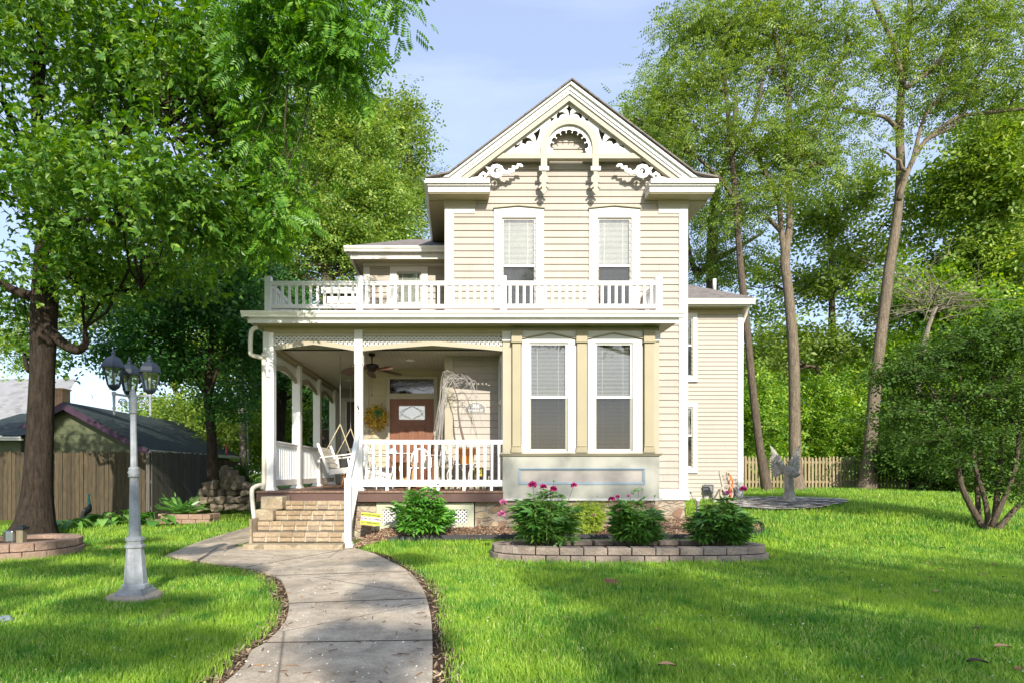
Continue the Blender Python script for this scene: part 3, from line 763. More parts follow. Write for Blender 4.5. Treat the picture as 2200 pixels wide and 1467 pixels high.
# scalloped arch inside the ring
sc_ = circ(1095, 505, 162, 20, 0, 180) + [z1(933, 546, YO)]
inn = [z1(975, 546, YO)]
for k in range(9):
    a = 180 - 8 - k * (164 / 8); cx_, cy_ = 1095 + 112 * math.cos(R(a)), 500 - 102 * math.sin(R(a))
    for t in np.linspace(a + 100, a - 100, 7): inn.append(z1(cx_ + 23 * math.cos(R(t)), cy_ - 23 * math.sin(R(t)), YO))
inn += [z1(1215, 546, YO)]
fret('scalloped_arch', [sc_ + inn + [z1(1257, 546, YO)]], YO + .012, .025, WHITE, house)
RG = 1
ring = circ(1095, 505, 197, 24, 0, 180) + pts([(898, 655), (940, 655)]) + circ(1095, 505, 155, 24, 180, 0) + pts([(1250, 655), (1292, 655)])
fret('arch_ring', [ring], YO - .045, .044, TRIMC, house)
MB().prism(pts([(560, 548), (1625, 548), (1650, 583), (535, 583)]), YO - .035, YO + .09).build('collar_beam', TRIMC, house)
for cxp in (918, 1271):
    p_ = fret('pendant', [pts([(cxp - 21, 656), (cxp + 21, 656), (cxp + 10, 690), (cxp + 30, 715), (cxp + 28, 745), (cxp + 12, 752), (cxp + 38, 782), (cxp + 28, 790), (cxp + 16, 775), (cxp + 10, 790), (cxp + 24, 800), (cxp, 832), (cxp - 24, 800), (cxp - 10, 790), (cxp - 16, 775), (cxp - 28, 790), (cxp - 38, 782), (cxp - 12, 752), (cxp - 28, 745), (cxp - 30, 715), (cxp - 10, 690)])], YO - .045, .044, TRIMC, house)
    a0, b0 = z1(cxp - 34, 672, YO); a1, b1 = z1(cxp + 34, 642, YO)
    MB().box(a0, a1, YO - .07, YO - .046, b0, b1).build('collar', WHITE, p_, bevel=.01)
br = [(385, 722), (430, 712), (470, 708), (480, 690), (505, 672), (530, 690), (540, 665), (520, 640), (555, 645), (566, 628), (600, 621), (632, 634), (645, 658), (668, 668), (680, 650), (700, 655), (702, 632), (730, 636), (738, 618), (765, 620), (778, 636), (762, 640), (748, 632), (742, 650), (720, 655), (716, 675), (695, 680), (680, 695), (662, 684), (640, 688), (628, 706), (597, 716), (566, 706), (552, 685), (530, 700), (515, 718), (480, 722)]
lpb = pts(br); ho = circ(597, 668, 22, 16); ho2 = circ(505, 702, 10, 10)
sp1 = pts([(590, 665), (600, 655), (612, 665), (606, 680), (594, 682), (600, 672)])
for s in (0, 1):
    f_ = (lambda q: q) if s == 0 else mirror
    b_ = fret('scroll_bracket', [f_(lpb), f_(ho), f_(ho2)], YO - .03, .035, WHITE, house)
    fret('scroll_boss', [f_(sp1)], YO - .03, .035, WHITE, b_)
# main roof
xe0, ze = atx(917.6, YF), 6.93; xe1 = atx(1535, YF)
apx, apz = z1(1105, 55, YF); kx0, kz = atx(964.6, YF), atz(376, YF); kx1 = 2 * apx - kx0
apx = (xe0 + xe1) / 2; kx0 = apx - 2.366; kx1 = apx + 2.366; xe0 = apx - 2.80; xe1 = apx + 2.80
rf = MB(); prof_ = [(xe0, ze), (kx0, kz), (apx, apz), (kx1, kz), (xe1, ze)]; lowr = [(x, z - .05) for x, z in prof_][::-1]
for i in range(4):
    a, b = prof_[i], prof_[i+1]
    rf.prism([a, b, (b[0], b[1] - .03), (a[0], a[1] - .03)], YF - .14, 17.6)
rf.build('main_roof', SHINGLE, house)
# flared cornice returns
for s in (-1, 1):
    xo = apx + s * 2.77; xi_ = atx(1052, YF) if s < 0 else atx(1394, YF)
    c = MB(); a, b = sorted((xo, xi_))
    c.box(a, b, YF - .05, YW - .03, 6.66, 6.77)
    c.prism([(a - .05 * (s < 0), 6.80), (b + .05 * (s > 0), 6.80), (b + .05 * (s > 0), 6.885), (a - .05 * (s < 0), 6.885)], YF - .12, YW - .03)
    c.box(a - .02, b + .02, YF - .085, YW - .03, 6.77, 6.80)
    kx = kx0 if s < 0 else kx1
    p = [(xo, 6.886), (xo, 6.90), (kx + s*.02, kz - .05), (kx - s * .18, kz + .02), (xi_ * .35 + kx * .65, 6.886)]
    c.prism(p if s < 0 else p[::-1], YF - .06, YW - .03)
    cr = c.build('cornice_return', TRIM, house, bevel=.004)
    MB().box(a + .01, b - .01, YF - .03, YW - .03, 6.64, 6.66).build('soffit', SHADED_CREAM, cr)
    # eave running back
    e = MB(); e.box(xo - .01 if s < 0 else xo - .02, xo + .02 if s < 0 else xo + .01, YW, 17.6, 6.66, 6.86); gutter_side(e, YF - .05, 17.6, xo + s * .06, 6.78, .11, s)
    e.build('side_gutter', GUTTER, cr)
    xw = XL if s < 0 else XR; q = sorted((xo, xw))
    MB().box(q[0], q[1], YW - .03, 17.6, 6.62, 6.64).build('side_soffit', SHADED_CREAM, cr)
# frieze band under the returns
MB().box(XL - .04, atx(1022, YW), YW - .045, YW - .029, 6.50, 6.64).build('bed_moulding', TRIMC, house)
MB().box(atx(1412, YW), XR + .04, YW - .045, YW - .029, 6.50, 6.64).build('bed_moulding', TRIMC, house)
# main block back and closing walls (unseen, keep it solid)
MB().box(XL, XR, 17.4, 17.5, .7, 6.9).box(-3.55, XL, 20, 20.1, 0, 5.7).box(XR, XWR, 18.9, 19, .3, 5.5).build('back_wall', SIDING2, house)

# ---------- annex roof (hipped) and its eave
YA = 12.5
ax0 = atx(739, YA); ar = MB(); az = 6.10
ar.add([(ax0, YA, az), (XL, YA, az), (XL, 14.6, az + .98), (-1.25, 14.6, az + .98), (ax0, 17, az), (-1.25, 15.2, az + .98), (XL, 15.2, az + .98), (XL, 17, az)], [(0, 1, 2, 3), (0, 3, 5, 4), (3, 2, 6, 5), (4, 5, 6, 7)])
ar.build('annex_roof', SHINGLE, house)
ag = MB(); gutter_front(ag, ax0, XL - .02, YA - .02, 5.985, .11); gutter_side(ag, YA, 17, ax0 + .02, 5.985, .11, -1); ag.build('annex_gutter', GUTTER, house)
MB().box(ax0 + .12, XL - .02, YA + .10, YA + .13, 5.86, 5.985).box(ax0 + .12, ax0 + .15, YA + .13, 17, 5.86, 5.985).build('annex_fascia', TRIM, house)
MB().box(ax0 + .13, XL, YA + .13, YD, 5.90, 5.92).box(ax0 + .13, XD, YD, 17, 5.90, 5.92).build('annex_soffit', SHADED_CREAM, house)
# rear low eave seen through the balcony balusters
rg = MB(); ry = 15.9; ra, rb = atx(690, ry), XD - .05
rg.box(ra + .15, rb, ry + .06, ry + .09, atz(650, ry), atz(636, ry)); gutter_front(rg, ra, rb, ry, atz(630, ry), .15)
rg.build('rear_gutter', GUTTER, house)
MB().add([(ra, ry, atz(620, ry)), (rb, ry, atz(620, ry)), (rb, ry + 2.5, atz(620, ry) + .25), (ra + 1, ry + 2.5, atz(620, ry) + .25), (ra, 20, atz(620, ry))], [(0, 1, 2, 3), (0, 3, 4)]).build('rear_roof', SHINGLE, house)
MB().box(ra + .1, rb, ry + .06, YR, atz(652, ry), atz(650, ry)).build('rear_soffit', TRIMC, house)

# ---------- wing roof
YE = 14.55; we = atx(1621, YE); wz = atz(641, YE)
wr = MB(); wr.add([(XR, YE, wz + .02), (we, YE, wz + .02), (XR, 16.8, wz + 1.08), (we - .85, 16.8, wz + 1.08), (we, 19.3, wz + .02), (we - .85, 17.2, wz + 1.08)], [(0, 1, 3, 2), (1, 4, 5, 3), (2, 3, 5)])
wr.add([(XR, YE, wz), (we, YE, wz), (we, 19.3, wz), (XR, 19.3, wz)], [(0, 3, 2, 1)])
wr.build('wing_roof', SHINGLE, house)
wg = MB(); gutter_front(wg, XR, we + .02, YE - .02, atz(653, YE), .13); gutter_side(wg, YE, 19.3, we, atz(653, YE), .13, 1); wg.build('wing_gutter', GUTTER, house)
MB().box(XR, we - .1, YE + .08, YE + .11, 5.42, atz(653, YE)).build('wing_fascia', TRIM, house)
MB().box(XR, we - .1, YE + .11, YWG, 5.44, 5.46).box(XWR, we - .08, YWG, 19, 5.44, 5.46).build('wing_soffit', SHADED_CREAM, house)
MB().box(XR, XWR + .03, YWG - .035, YWG - .0, 5.30, 5.44).build('wing_frieze', SHADED_CREAM, house)
MB().tube([(we - .05, YE + .1, 5.55), (we - .07, YE + .15, 5.42), (XWR + .08, YWG + .15, 5.1), (XWR + .08, YWG + .2, .6)], .04, 8).build('downspout', GUTTER, house)
MB().tube([(atx(1535, 16.5), 16.5, atz(628, 16.5)), (atx(1535, 16.5), 16.5, atz(600, 16.5))], .05, 8).build('vent_pipe', GUTTER, house)
v_ = MB(); va, vb, vc, vd = atx(1508, YWG), atx(1532, YWG), atz(1058, YWG), atz(1041, YWG)
v_.box(va, vb, YWG - .06, YWG - .02, vc, vc + .02).box(va, va + .02, YWG - .06, YWG - .02, vc + .02, vd).box(vb - .02, vb, YWG - .06, YWG - .02, vc + .02, vd).prism([(va, vd), (vb, vd), ((va + vb) / 2 + .08, vd + .035), ((va + vb) / 2 - .08, vd + .035)], YWG - .06, YWG - .02)
vv = v_.build('crawlspace_vent', M_flat('grey_vent', (.3, .3, .29)), house)
MB().box(va + .02, vb - .02, YWG - .03, YWG - .02, vc + .02, vd).box(va + .02, vb - .02, YWG - .05, YWG - .03, vc + .05, vc + .07).build('vent_louvre', M_flat('grey_louvre', (.2, .2, .2)), vv)

# ---------- downspout at the porch corner
dsp = [(553, 703, YG + .2), (540, 712, YG + .2), (538, 752, YG + .2), (541, 762, YG + .25), (562, 768, YG + .35), (567, 780, YG + .38), (567, 1034, YG + .38), (560, 1040, YG + .33), (546, 1046, YG + .2), (541, 1058, YG + .15), (546, 1110, YG + .1), (551, 1135, YG + .05), (540, 1143, YG - .2)]
def smooth_path(P, n=4):
    P = [Vector(p) for p in P]; o = []
    for i in range(len(P) - 1):
        a, b, c, d = P[max(i-1, 0)], P[i], P[i+1], P[min(i+2, len(P)-1)]
        for k in range(n):
            t = k / n; o.append(.5 * ((2*b) + (c - a)*t + (2*a - 5*b + 4*c - d)*t*t + (3*b - a - 3*c + d)*t**3))
    return o + [P[-1]]
MB().tube(smooth_path([at(*q) for q in dsp], 3), .04, 10).build('downspout', M_paint('cream_downspout', (.62, .58, .47), .4, .08), house)
# ================================================================= GROUND
def gz(x, y):
    x = np.asarray(x, float); y = np.asarray(y, float)
    zr = np.interp(y, [-60, 9.2, 9.95, 10.6, 12, 14, 16, 22, 45, 100, 400], [0, 0, .13, .25, .36, .50, .62, .66, .76, .9, .9])
    zl = np.interp(y, [-60, 14, 17, 22, 45, 100, 400], [0, 0, .08, .12, .3, .6, .8])
    t = np.clip((x + 2.0) / .8, 0, 1); t = t * t * (3 - 2 * t)
    far = np.clip((y - 22) / 20, 0, 1)
    z = zl * (1 - t) + zr * t
    z = z + np.where(x > 5, .03 * np.sin(x * .9) * np.sin(y * .6), 0) * np.clip((x - 5) / 3, 0, 1)
    return z
def gzf(x, y): return float(gz(x, y))
def gp(px, py):                                          # pixel on the flat lawn -> (x, y)
    Y = F * EYE / (py - CY); return ((px - CX) * Y / F, Y)
def in_poly(x, y, poly):
    x = np.asarray(x); y = np.asarray(y); ins = np.zeros(x.shape, bool); n = len(poly); j = n - 1
    for i in range(n):
        xi, yi = poly[i]; xj, yj = poly[j]
        c = ((yi > y) != (yj > y)) & (x < (xj - xi) * (y - yi) / (yj - yi + 1e-12) + xi); ins ^= c; j = i
    return ins
def dist_poly(x, y, poly, closed=True):
    d = np.full(np.shape(x), 1e9); n = len(poly)
    for i in range(n if closed else n - 1):
        ax, ay = poly[i]; bx_, by_ = poly[(i + 1) % n]
        vx, vy = bx_ - ax, by_ - ay; t = np.clip(((x - ax) * vx + (y - ay) * vy) / (vx * vx + vy * vy + 1e-12), 0, 1)
        d = np.minimum(d, np.hypot(x - ax - t * vx, y - ay - t * vy))
    return d

# material of the lawn soil
def M_ground():
    m, t, p, o = _new('lawn_soil'); v = _coord(t, kind='World')
    a = _noise(t, v, 2.2, 7, .6); b = _noise(t, v, 40, 5, .7)
    c = _ramp(t, a, [(.3, (.06, .12, .014)), (.55, (.11, .19, .02)), (.75, (.16, .20, .035))])
    c = _mix(t, .6, c, _ramp(t, b, [(.3, (.5, .5, .45)), (.7, (1.4, 1.35, 1.2))]), 'MULTIPLY')
    t.links.new(c, p.inputs['Base Color']); p.inputs['Roughness'].default_value = .95; p.inputs['Specular IOR Level'].default_value = .1
    _bump(t, p, b, .8, .03); return m
def M_soil(name, a, b, s=22, bump=.8):
    m, t, p, o = _new(name); v = _coord(t, kind='World'); n = _noise(t, v, s, 8, .75, .6); n2 = _noise(t, v, 2.5, 3)
    c = _ramp(t, n, [(.3, a), (.7, b)]); c = _mix(t, .5, c, _ramp(t, n2, [(.3, (.55, .55, .55)), (.7, (1.3, 1.3, 1.3))]), 'MULTIPLY')
    t.links.new(c, p.inputs['Base Color']); p.inputs['Roughness'].default_value = .95; p.inputs['Specular IOR Level'].default_value = .15
    _bump(t, p, n, bump, .03); return m
SOIL = M_soil('dark_soil', (.03, .018, .010), (.12, .075, .045))
xs = np.concatenate([np.linspace(-300, -16, 24), np.linspace(-15, 18, 133), np.linspace(20, 300, 24)])
ys = np.concatenate([np.linspace(-60, 2, 16), np.linspace(2.5, 24, 87), np.linspace(26, 420, 50)])
gx, gy = np.meshgrid(xs, ys); g3 = np.stack([gx, gy, gz(gx, gy)], -1).reshape(-1, 3)
nx, ny = len(xs), len(ys); ii = np.arange(nx * ny).reshape(ny, nx)
q = np.stack([ii[:-1, :-1], ii[:-1, 1:], ii[1:, 1:], ii[1:, :-1]], -1).reshape(-1, 4)
tag(np_mesh('lawn', g3, q, M_ground(), smooth=True, n=4), kind='structure')

# ---------- concrete walk
PL = [gp(*p) for p in ((493, 1467), (525, 1437), (541, 1405), (573, 1386), (611, 1345), (620, 1316), (620, 1291), (609, 1259), (595, 1243), (541, 1224), (477, 1214.5), (445, 1210), (413, 1205), (363, 1195), (372, 1189), (445, 1160), (541, 1132))]
PRt = [gp(*p) for p in ((757, 1179), (801, 1191), (842, 1211), (875, 1229.5), (902, 1258), (917, 1292), (926, 1335), (929, 1386), (929, 1467))]
PL = [(-1.75, -2.0)] + [tuple(v[:2]) for v in smooth_path([(a, b, 0) for a, b in PL], 3)]
PRt = [tuple(v[:2]) for v in smooth_path([(a, b, 0) for a, b in PRt], 3)] + [(-.1, -2.0)]
WALK = PL + [(-3.7, 13.2), (-3.7, 9.6), (-1.75, 9.6)] + PRt
def M_concrete():
    m, t, p, o = _new('weathered_concrete'); v = _coord(t, kind='World')
    a = _noise(t, v, 1.3, 6, .6); b = _noise(t, v, 60, 6, .8); c0 = _noise(t, v, 6, 5, .7)
    c = _ramp(t, a, [(.3, (.34, .28, .205)), (.7, (.56, .48, .37))])
    c = _mix(t, .7, c, _ramp(t, c0, [(.3, (.55, .53, .5)), (.7, (1.25, 1.25, 1.25))]), 'MULTIPLY')
    c = _mix(t, _ramp(t, _noise(t, v, 2.3, 7, .7, 1.2), [(.56, (0, 0, 0)), (.72, (.6, .6, .6))]), c, (.16, .14, .11))
    vk = t.nodes.new('ShaderNodeTexVoronoi'); vk.feature = 'DISTANCE_TO_EDGE'; vk.inputs['Scale'].default_value = .55; t.links.new(_coord(t, kind='World'), vk.inputs['Vector'])
    c = _mix(t, _ramp(t, vk.outputs['Distance'], [(.0, (.75, .75, .75)), (.006, (0, 0, 0))]), c, (.07, .06, .05))
    c = _mix(t, .5, c, _ramp(t, b, [(.35, (.45, .43, .4)), (.65, (1.5, 1.5, 1.5))]), 'MULTIPLY')
    t.links.new(c, p.inputs['Base Color']); p.inputs['Roughness'].default_value = .9
    _bump(t, p, b, .5, .006); return m
CONC = M_concrete()
wk = MB(); n = len(WALK); zt = .03
wk.add([(a, b, zt) for a, b in WALK] + [(a, b, -.1) for a, b in WALK], [tuple(range(n))] + [(i, i + n, (i + 1) % n + n, (i + 1) % n) for i in range(n)])
jm = MB()
for (a, b) in (((620, 1302), (918, 1291)), ((560, 1389), (929, 1383)), ((590, 1241), (880, 1231)), ((426, 1206), (468, 1179)), ((530, 1222), (757, 1181))):
    p0, p1 = gp(*a), gp(*b); wk.bar((*p0, zt + .002), (*p1, zt + .002), .010, .004, 1)
wo = wk.build('walkway', [CONC, M_flat('joint_dirt', (.07, .06, .05), .95)])
bmx = bmesh.new(); bmx.from_mesh(wo.data); bmesh.ops.recalc_face_normals(bmx, faces=bmx.faces)
bmesh.ops.triangulate(bmx, faces=[f for f in bmx.faces if len(f.verts) > 4]); bmx.to_mesh(wo.data); bmx.free()
tag(wo, kind='structure')

# bare soil strip along both edges of the walk
def strip(name, line, wds, side, m, z=.006):
    v = []; f = []
    for i, (x, y) in enumerate(line):
        a = line[max(i-1, 0)]; b = line[min(i+1, len(line)-1)]; dx, dy = b[0]-a[0], b[1]-a[1]; l = math.hypot(dx, dy) + 1e-9
        w_ = wds * (.75 + .5 * random.random()) * side
        v += [(x + dy/l * -.02 * side, y + dx/l * .02 * side, z), (x + dy / l * w_, y - dx / l * w_, z)]
    f = [(2*i, 2*i+1, 2*i+3, 2*i+2) for i in range(len(line) - 1)]
    o = MB().add([(a, b, c + gzf(a, b)) for a, b, c in v], f).build(name, m); return tag(o, kind='structure')
strip('soil_edge', [p for p in PL if p[1] < 7.2], .20, -1, SOIL)
strip('soil_edge', [p for p in PRt if p[1] < 9.2], .17, -1, SOIL, .007)

# ---------- mulch bed
MULCH = [(-1.72, 9.35), (-1.2, 9.75), (-.5, 9.85), (1.0, 9.9), (3.0, 9.92), (4.6, 9.95), (5.4, 10.3), (5.6, 11.2), (5.0, 11.7), (4.5, 11.7), (4.5, 11.5), (3.5, 11.5), (3.5, 10.62), (-1.7, 10.62)]
def patch(name, poly, z, m, step=.15, kind='structure'):
    xs_ = np.arange(min(p[0] for p in poly) - step, max(p[0] for p in poly) + step, step); ys_ = np.arange(min(p[1] for p in poly) - step, max(p[1] for p in poly) + step, step)
    v = []; f = []; idx = {}
    bmp = bmesh.new(); vs = [bmp.verts.new((a, b, 0)) for a, b in poly]; bmp.faces.new(vs)
    for xx in xs_: bmesh.ops.bisect_plane(bmp, geom=bmp.verts[:] + bmp.edges[:] + bmp.faces[:], plane_co=(xx, 0, 0), plane_no=(1, 0, 0))
    for yy in ys_: bmesh.ops.bisect_plane(bmp, geom=bmp.verts[:] + bmp.edges[:] + bmp.faces[:], plane_co=(0, yy, 0), plane_no=(0, 1, 0))
    for vv_ in bmp.verts: vv_.co.z = gzf(vv_.co.x, vv_.co.y) + z
    bmesh.ops.recalc_face_normals(bmp, faces=bmp.faces)
    me = bpy.data.meshes.new(name); bmp.to_mesh(me); bmp.free(); me.materials.append(m)
    if me.polygons and sum(p_.normal.z for p_ in me.polygons) < 0: me.flip_normals()
    o = bpy.data.objects.new(name, me); COL.objects.link(o); return tag(o, kind=kind)
patch('mulch_bed', MULCH, .012, M_soil('mulch_base', (.08, .045, .025), (.28, .17, .10), 35))
def pts_in(poly, n, seed=1):
    r = np.random.default_rng(seed); a = np.array(poly); lo, hi = a.min(0), a.max(0); o = np.zeros((0, 2))
    while len(o) < n:
        p = r.uniform(lo, hi, (n * 2, 2)); o = np.vstack([o, p[in_poly(p[:, 0], p[:, 1], poly)]])
    return o[:n]
def chips(name, P, ln, wd, th, m, zoff=.02, tilt=.35, seed=3, zfun=None):
    r = np.random.default_rng(seed); n = len(P); a = r.uniform(0, 2*np.pi, n); L_ = ln * r.uniform(.4, 1.3, n); W_ = wd * r.uniform(.5, 1.3, n)
    z = (zfun or gz)(P[:, 0], P[:, 1]) + zoff + r.uniform(0, th * 2, n)
    d = np.stack([np.cos(a), np.sin(a), r.normal(0, tilt, n)], -1); s = np.stack([-np.sin(a), np.cos(a), r.normal(0, tilt, n)], -1); u = np.cross(d, s); u /= np.linalg.norm(u, axis=1)[:, None]
    c = np.stack([P[:, 0], P[:, 1], z], -1); V = []
    for k in (-1, 1):
        for i, j in ((-1, -1), (1, -1), (1, 1), (-1, 1)): V.append(c + d * (L_ * i / 2)[:, None] + s * (W_ * j / 2)[:, None] + u * (k * th / 2))
    V = np.stack(V, 1).reshape(-1, 3); q = np.array([(0,3,2,1),(4,5,6,7),(0,1,5,4),(1,2,6,5),(2,3,7,6),(3,0,4,7)])
    Fq = (q[None] + (np.arange(n) * 8)[:, None, None]).reshape(-1, 4)
    return np_mesh(name, V, Fq, m, n=4)
def M_island(name, stops, rough=.85):
    m, t, p, o = _new(name); g = t.nodes.new('ShaderNodeNewGeometry')
    c = _mix(t, .7, _ramp(t, g.outputs['Random Per Island'], stops), _ramp(t, _noise(t, _coord(t, kind='World'), 22, 6, .75), [(.3, (.45, .43, .4)), (.7, (1.4, 1.4, 1.4))]), 'MULTIPLY')
    t.links.new(c, p.inputs['Base Color']); p.inputs['Roughness'].default_value = rough; return m
CHIP = M_island('mulch_chips', [(0, (.07, .035, .02)), (.4, (.22, .12, .07)), (.75, (.40, .27, .17)), (1, (.55, .45, .34))])
tag(chips('mulch', pts_in(MULCH, 9000, 5), .06, .014, .004, CHIP), kind='stuff')
ed = MB(); line = smooth_path([(a, b, 0) for a, b in MULCH[1:9]], 5)
for a, b in zip(line[:-1], line[1:]):
    ed.bar((a.x, a.y, gzf(a.x, a.y) + .03), (b.x, b.y, gzf(b.x, b.y) + .03), .02, .09)
tag(ed.build('lawn_edging', M_flat('black_plastic', (.035, .035, .04), .5)), 'black plastic lawn edging strip along the front of the mulch bed', 'lawn edging')

# ---------- flagstone patio round the statue
PAT = [(5.55, 12.0), (6.5, 12.25), (7.6, 12.9), (8.2, 13.4), (9.6, 14.6), (8.9, 14.9), (7.2, 14.75), (6.0, 14.4), (5.7, 13.4)]
PAT = [(atx(1585, 13.2), 13.2), (atx(1650, 12.6), 12.6), (atx(1760, 12.75), 12.75), (atx(1790, 13.3), 13.3), (atx(1822, 14.1), 14.1), (atx(1800, 14.5), 14.5), (atx(1700, 15.0), 15.0), (atx(1600, 15.0), 15.0), (atx(1560, 14.3), 14.3)]
patch('patio', PAT, .045, M_stone('flagstone', [(.40, .38, .36), (.58, .55, .50), (.48, .45, .44)], 2.2, .5, (.36, .33, .29), 1, .05))
fs = MB(); r_ = random.Random(4)
for k in range(420):
    a, b = pts_in(PAT, 1, 1000 + k)[0]; a2 = r_.uniform(0, 3.1); n_ = 5; rr = r_.uniform(.10, .2)
    fs.add([(a + rr * math.cos(a2 + i * 1.2566 + r_.uniform(-.3, .3)), b + rr * .7 * math.sin(a2 + i * 1.2566), gzf(a, b) + .055 + r_.uniform(0, .012)) for i in range(5)], [(0, 1, 2, 3, 4)])
tag(fs.build('flagstones', M_island('flagstone_piece', [(0, (.42, .40, .38)), (.5, (.60, .57, .52)), (1, (.74, .70, .64))])), kind='stuff')

# ================================================================= STEPS AND STAIR RAIL
LIME = M_stone('limestone_block', [(.24, .19, .12), (.40, .33, .22), (.32, .25, .16)], 6, .8, None, 1)
BRICKM = M_island('old_brick', [(0, (.24, .17, .10)), (.35, (.31, .23, .14)), (.7, (.38, .29, .19)), (1, (.27, .21, .15))])
MORT = M_soil('mortar', (.32, .28, .21), (.60, .54, .43), 30, .8)
steps = empty('brick_steps', (-2.55, 9.8, 0), 'worn tan brick steps with limestone sides rising to the porch', 'steps')
sx0, sx1 = -3.34, -1.86
for i in range(5):
    z1_ = .76 - .16 * i if i < 4 else .12; z0_ = (.76 - .16 * (i + 1)) if i < 3 else (.12 if i == 3 else -.1)
    yf = 10.12 - .23 * i; e = .0 if i < 4 else .08
    s = MB(); s.box(sx0 - e, sx1 + e * .3, yf + .02, 10.41, z0_, z1_ - .012, 0)
    if i < 4:
        x = sx0 + random.uniform(0, .1); 
        x = sx0
        while x < sx1 - .03:
            wl = random.uniform(.19, .23); xe = min(x + wl, sx1)
            s.box(x + .006, xe - .012, yf - random.uniform(0, .015), yf + .10, z1_ - .075, z1_ - random.uniform(0, .006), 1)
            s.box(x + .006 - .0, xe - .02, yf + random.uniform(.0, .01), yf + .09, z0_ + .012, z1_ - .086, 1)
            x = xe
    so2 = s.build('step', [MORT if i < 4 else LIME, BRICKM], steps, bevel=.008)
for (a, b, c, d, e, f) in ((sx0 - .03, -3.0, 9.9, 10.38, .62, .84), (sx0 - .06, -3.1, 9.72, 10.0, .44, .63), (sx0 - .05, sx0 - .001, 9.4, 10.38, -.1, .5)):
    MB().box(a, b, c, d, e, f).build('side_block', LIME, steps, bevel=.02)
rail = empty('stair_railing', (-1.82, 9.53, .03), 'white stair handrail with square foot post beside the brick steps', 'railing')
rx = atx(748, 9.53)
MB().box(rx - .055, rx + .055, 9.48, 9.59, .03, 1.16).box(rx - .085, rx + .085, 9.45, 9.62, .03, .075).box(rx - .07, rx + .07, 9.465, 9.605, .075, .11).build('post', VINYL, rail, bevel=.005)
p0 = Vector((rx + .01, 9.48, 1.14)); p1 = Vector((XM + .0, YP - .09, 1.98))
MB().bar(p0, p1, .075, .06).bar(p0 - Vector((0, 0, .035)), p1 - Vector((0, 0, .035)), .04, .05).build('handrail', VINYL, rail, bevel=.008)
q0 = Vector((rx + .01, 9.55, .30)); q1 = Vector((XM, YP - .09, 1.06))
MB().bar(q0, q1, .05, .05).build('bottom_rail', VINYL, rail)
for k in range(7):
    t_ = (k + .8) / 7.6; a = q0.lerp(q1, t_); b = p0.lerp(p1, t_ * .98 + .01); MB().box(a.x - .02, a.x + .02, a.y - .02, a.y + .02, a.z, b.z - .03).build('baluster', VINYL, rail)

# ================================================================= PLANTER WALLS
BLK = M_stone('split_face_block', [(.24, .19, .15), (.33, .27, .22), (.28, .22, .17)], 5, .9, None, 1)
BLKR = M_stone('reddish_split_face_block', [(.30, .19, .13), (.38, .26, .19), (.33, .22, .16)], 5, .9, None, 1)
def block_ring(parent, cen, ax, ay, z0, h, wth, bl, m, phase=0.0, sup=2.0, gapk=.012, arc=(0, 360), inset=0.0, top=False):
    """a course of wedge blocks round a superellipse"""
    th = np.linspace(R(arc[0]), R(arc[1]), 721)
    px_ = cen[0] + (ax - inset) * np.sign(np.cos(th)) * np.abs(np.cos(th)) ** (2 / sup); py_ = cen[1] + (ay - inset) * np.sign(np.sin(th)) * np.abs(np.sin(th)) ** (2 / sup)
    s = np.concatenate([[0], np.cumsum(np.hypot(np.diff(px_), np.diff(py_)))]); n = max(3, int(round(s[-1] / bl)))
    for i in range(n):
        sa = s[-1] * (i + phase) / n + gapk / 2; sb = s[-1] * (i + 1 + phase) / n - gapk / 2
        if arc[1] - arc[0] >= 360: sa %= s[-1]; sb = sb % s[-1] if sb > s[-1] else sb
        else: sa, sb = min(sa, s[-1]), min(sb, s[-1])
        if abs(sb - sa) < .05 and arc[1] - arc[0] < 360: continue
        A = (np.interp(sa, s, px_), np.interp(sa, s, py_)); B = (np.interp(sb, s, px_), np.interp(sb, s, py_))
        dx, dy = B[0] - A[0], B[1] - A[1]; l = math.hypot(dx, dy); nx_, ny_ = -dy / l, dx / l
        if (cen[0] - A[0]) * nx_ + (cen[1] - A[1]) * ny_ < 0: nx_, ny_ = -nx_, -ny_
        j = random.uniform(-.006, .006)
        P = [(A[0] + nx_ * j, A[1] + ny_ * j), ((A[0] + B[0]) / 2 - nx_ * .018, (A[1] + B[1]) / 2 - ny_ * .018), (B[0] + nx_ * j, B[1] + ny_ * j), (B[0] + nx_ * wth - dx / l * .02, B[1] + ny_ * wth - dy / l * .02), (A[0] + nx_ * wth + dx / l * .02, A[1] + ny_ * wth + dy / l * .02)]
        MB().prism(P, z0 + (.0 if not top else random.uniform(0, .004)), z0 + h - .004, axis='z').build('block', m, parent, bevel=.008)
bed = empty('raised_flower_bed', (2.5, 8.57, 0), 'long oval raised bed of grey split-face blocks holding three peonies', 'flower bed')
BC = (2.49, 8.60); BA = (2.02, .56)
block_ring(bed, BC, BA[0], BA[1], -.02, .115, .20, .335, BLK, .5, 3.2)
block_ring(bed, BC, BA[0], BA[1], .10, .105, .20, .335, BLK, 0, 3.2, inset=.03, top=True)
sp_ = [(BC[0] + (BA[0] - .15) * np.sign(math.cos(t)) * abs(math.cos(t)) ** .625, BC[1] + (BA[1] - .15) * np.sign(math.sin(t)) * abs(math.sin(t)) ** .625) for t in np.linspace(0, 2 * math.pi, 40, endpoint=False)]
MB().prism(sp_, .0, .135, axis='z').build('soil', SOIL, bed)
BEDPOLY = [(BC[0] + (BA[0] + .02) * np.sign(math.cos(t)) * abs(math.cos(t)) ** .625, BC[1] + (BA[1] + .02) * np.sign(math.sin(t)) * abs(math.sin(t)) ** .625) for t in np.linspace(0, 2 * math.pi, 40, endpoint=False)]
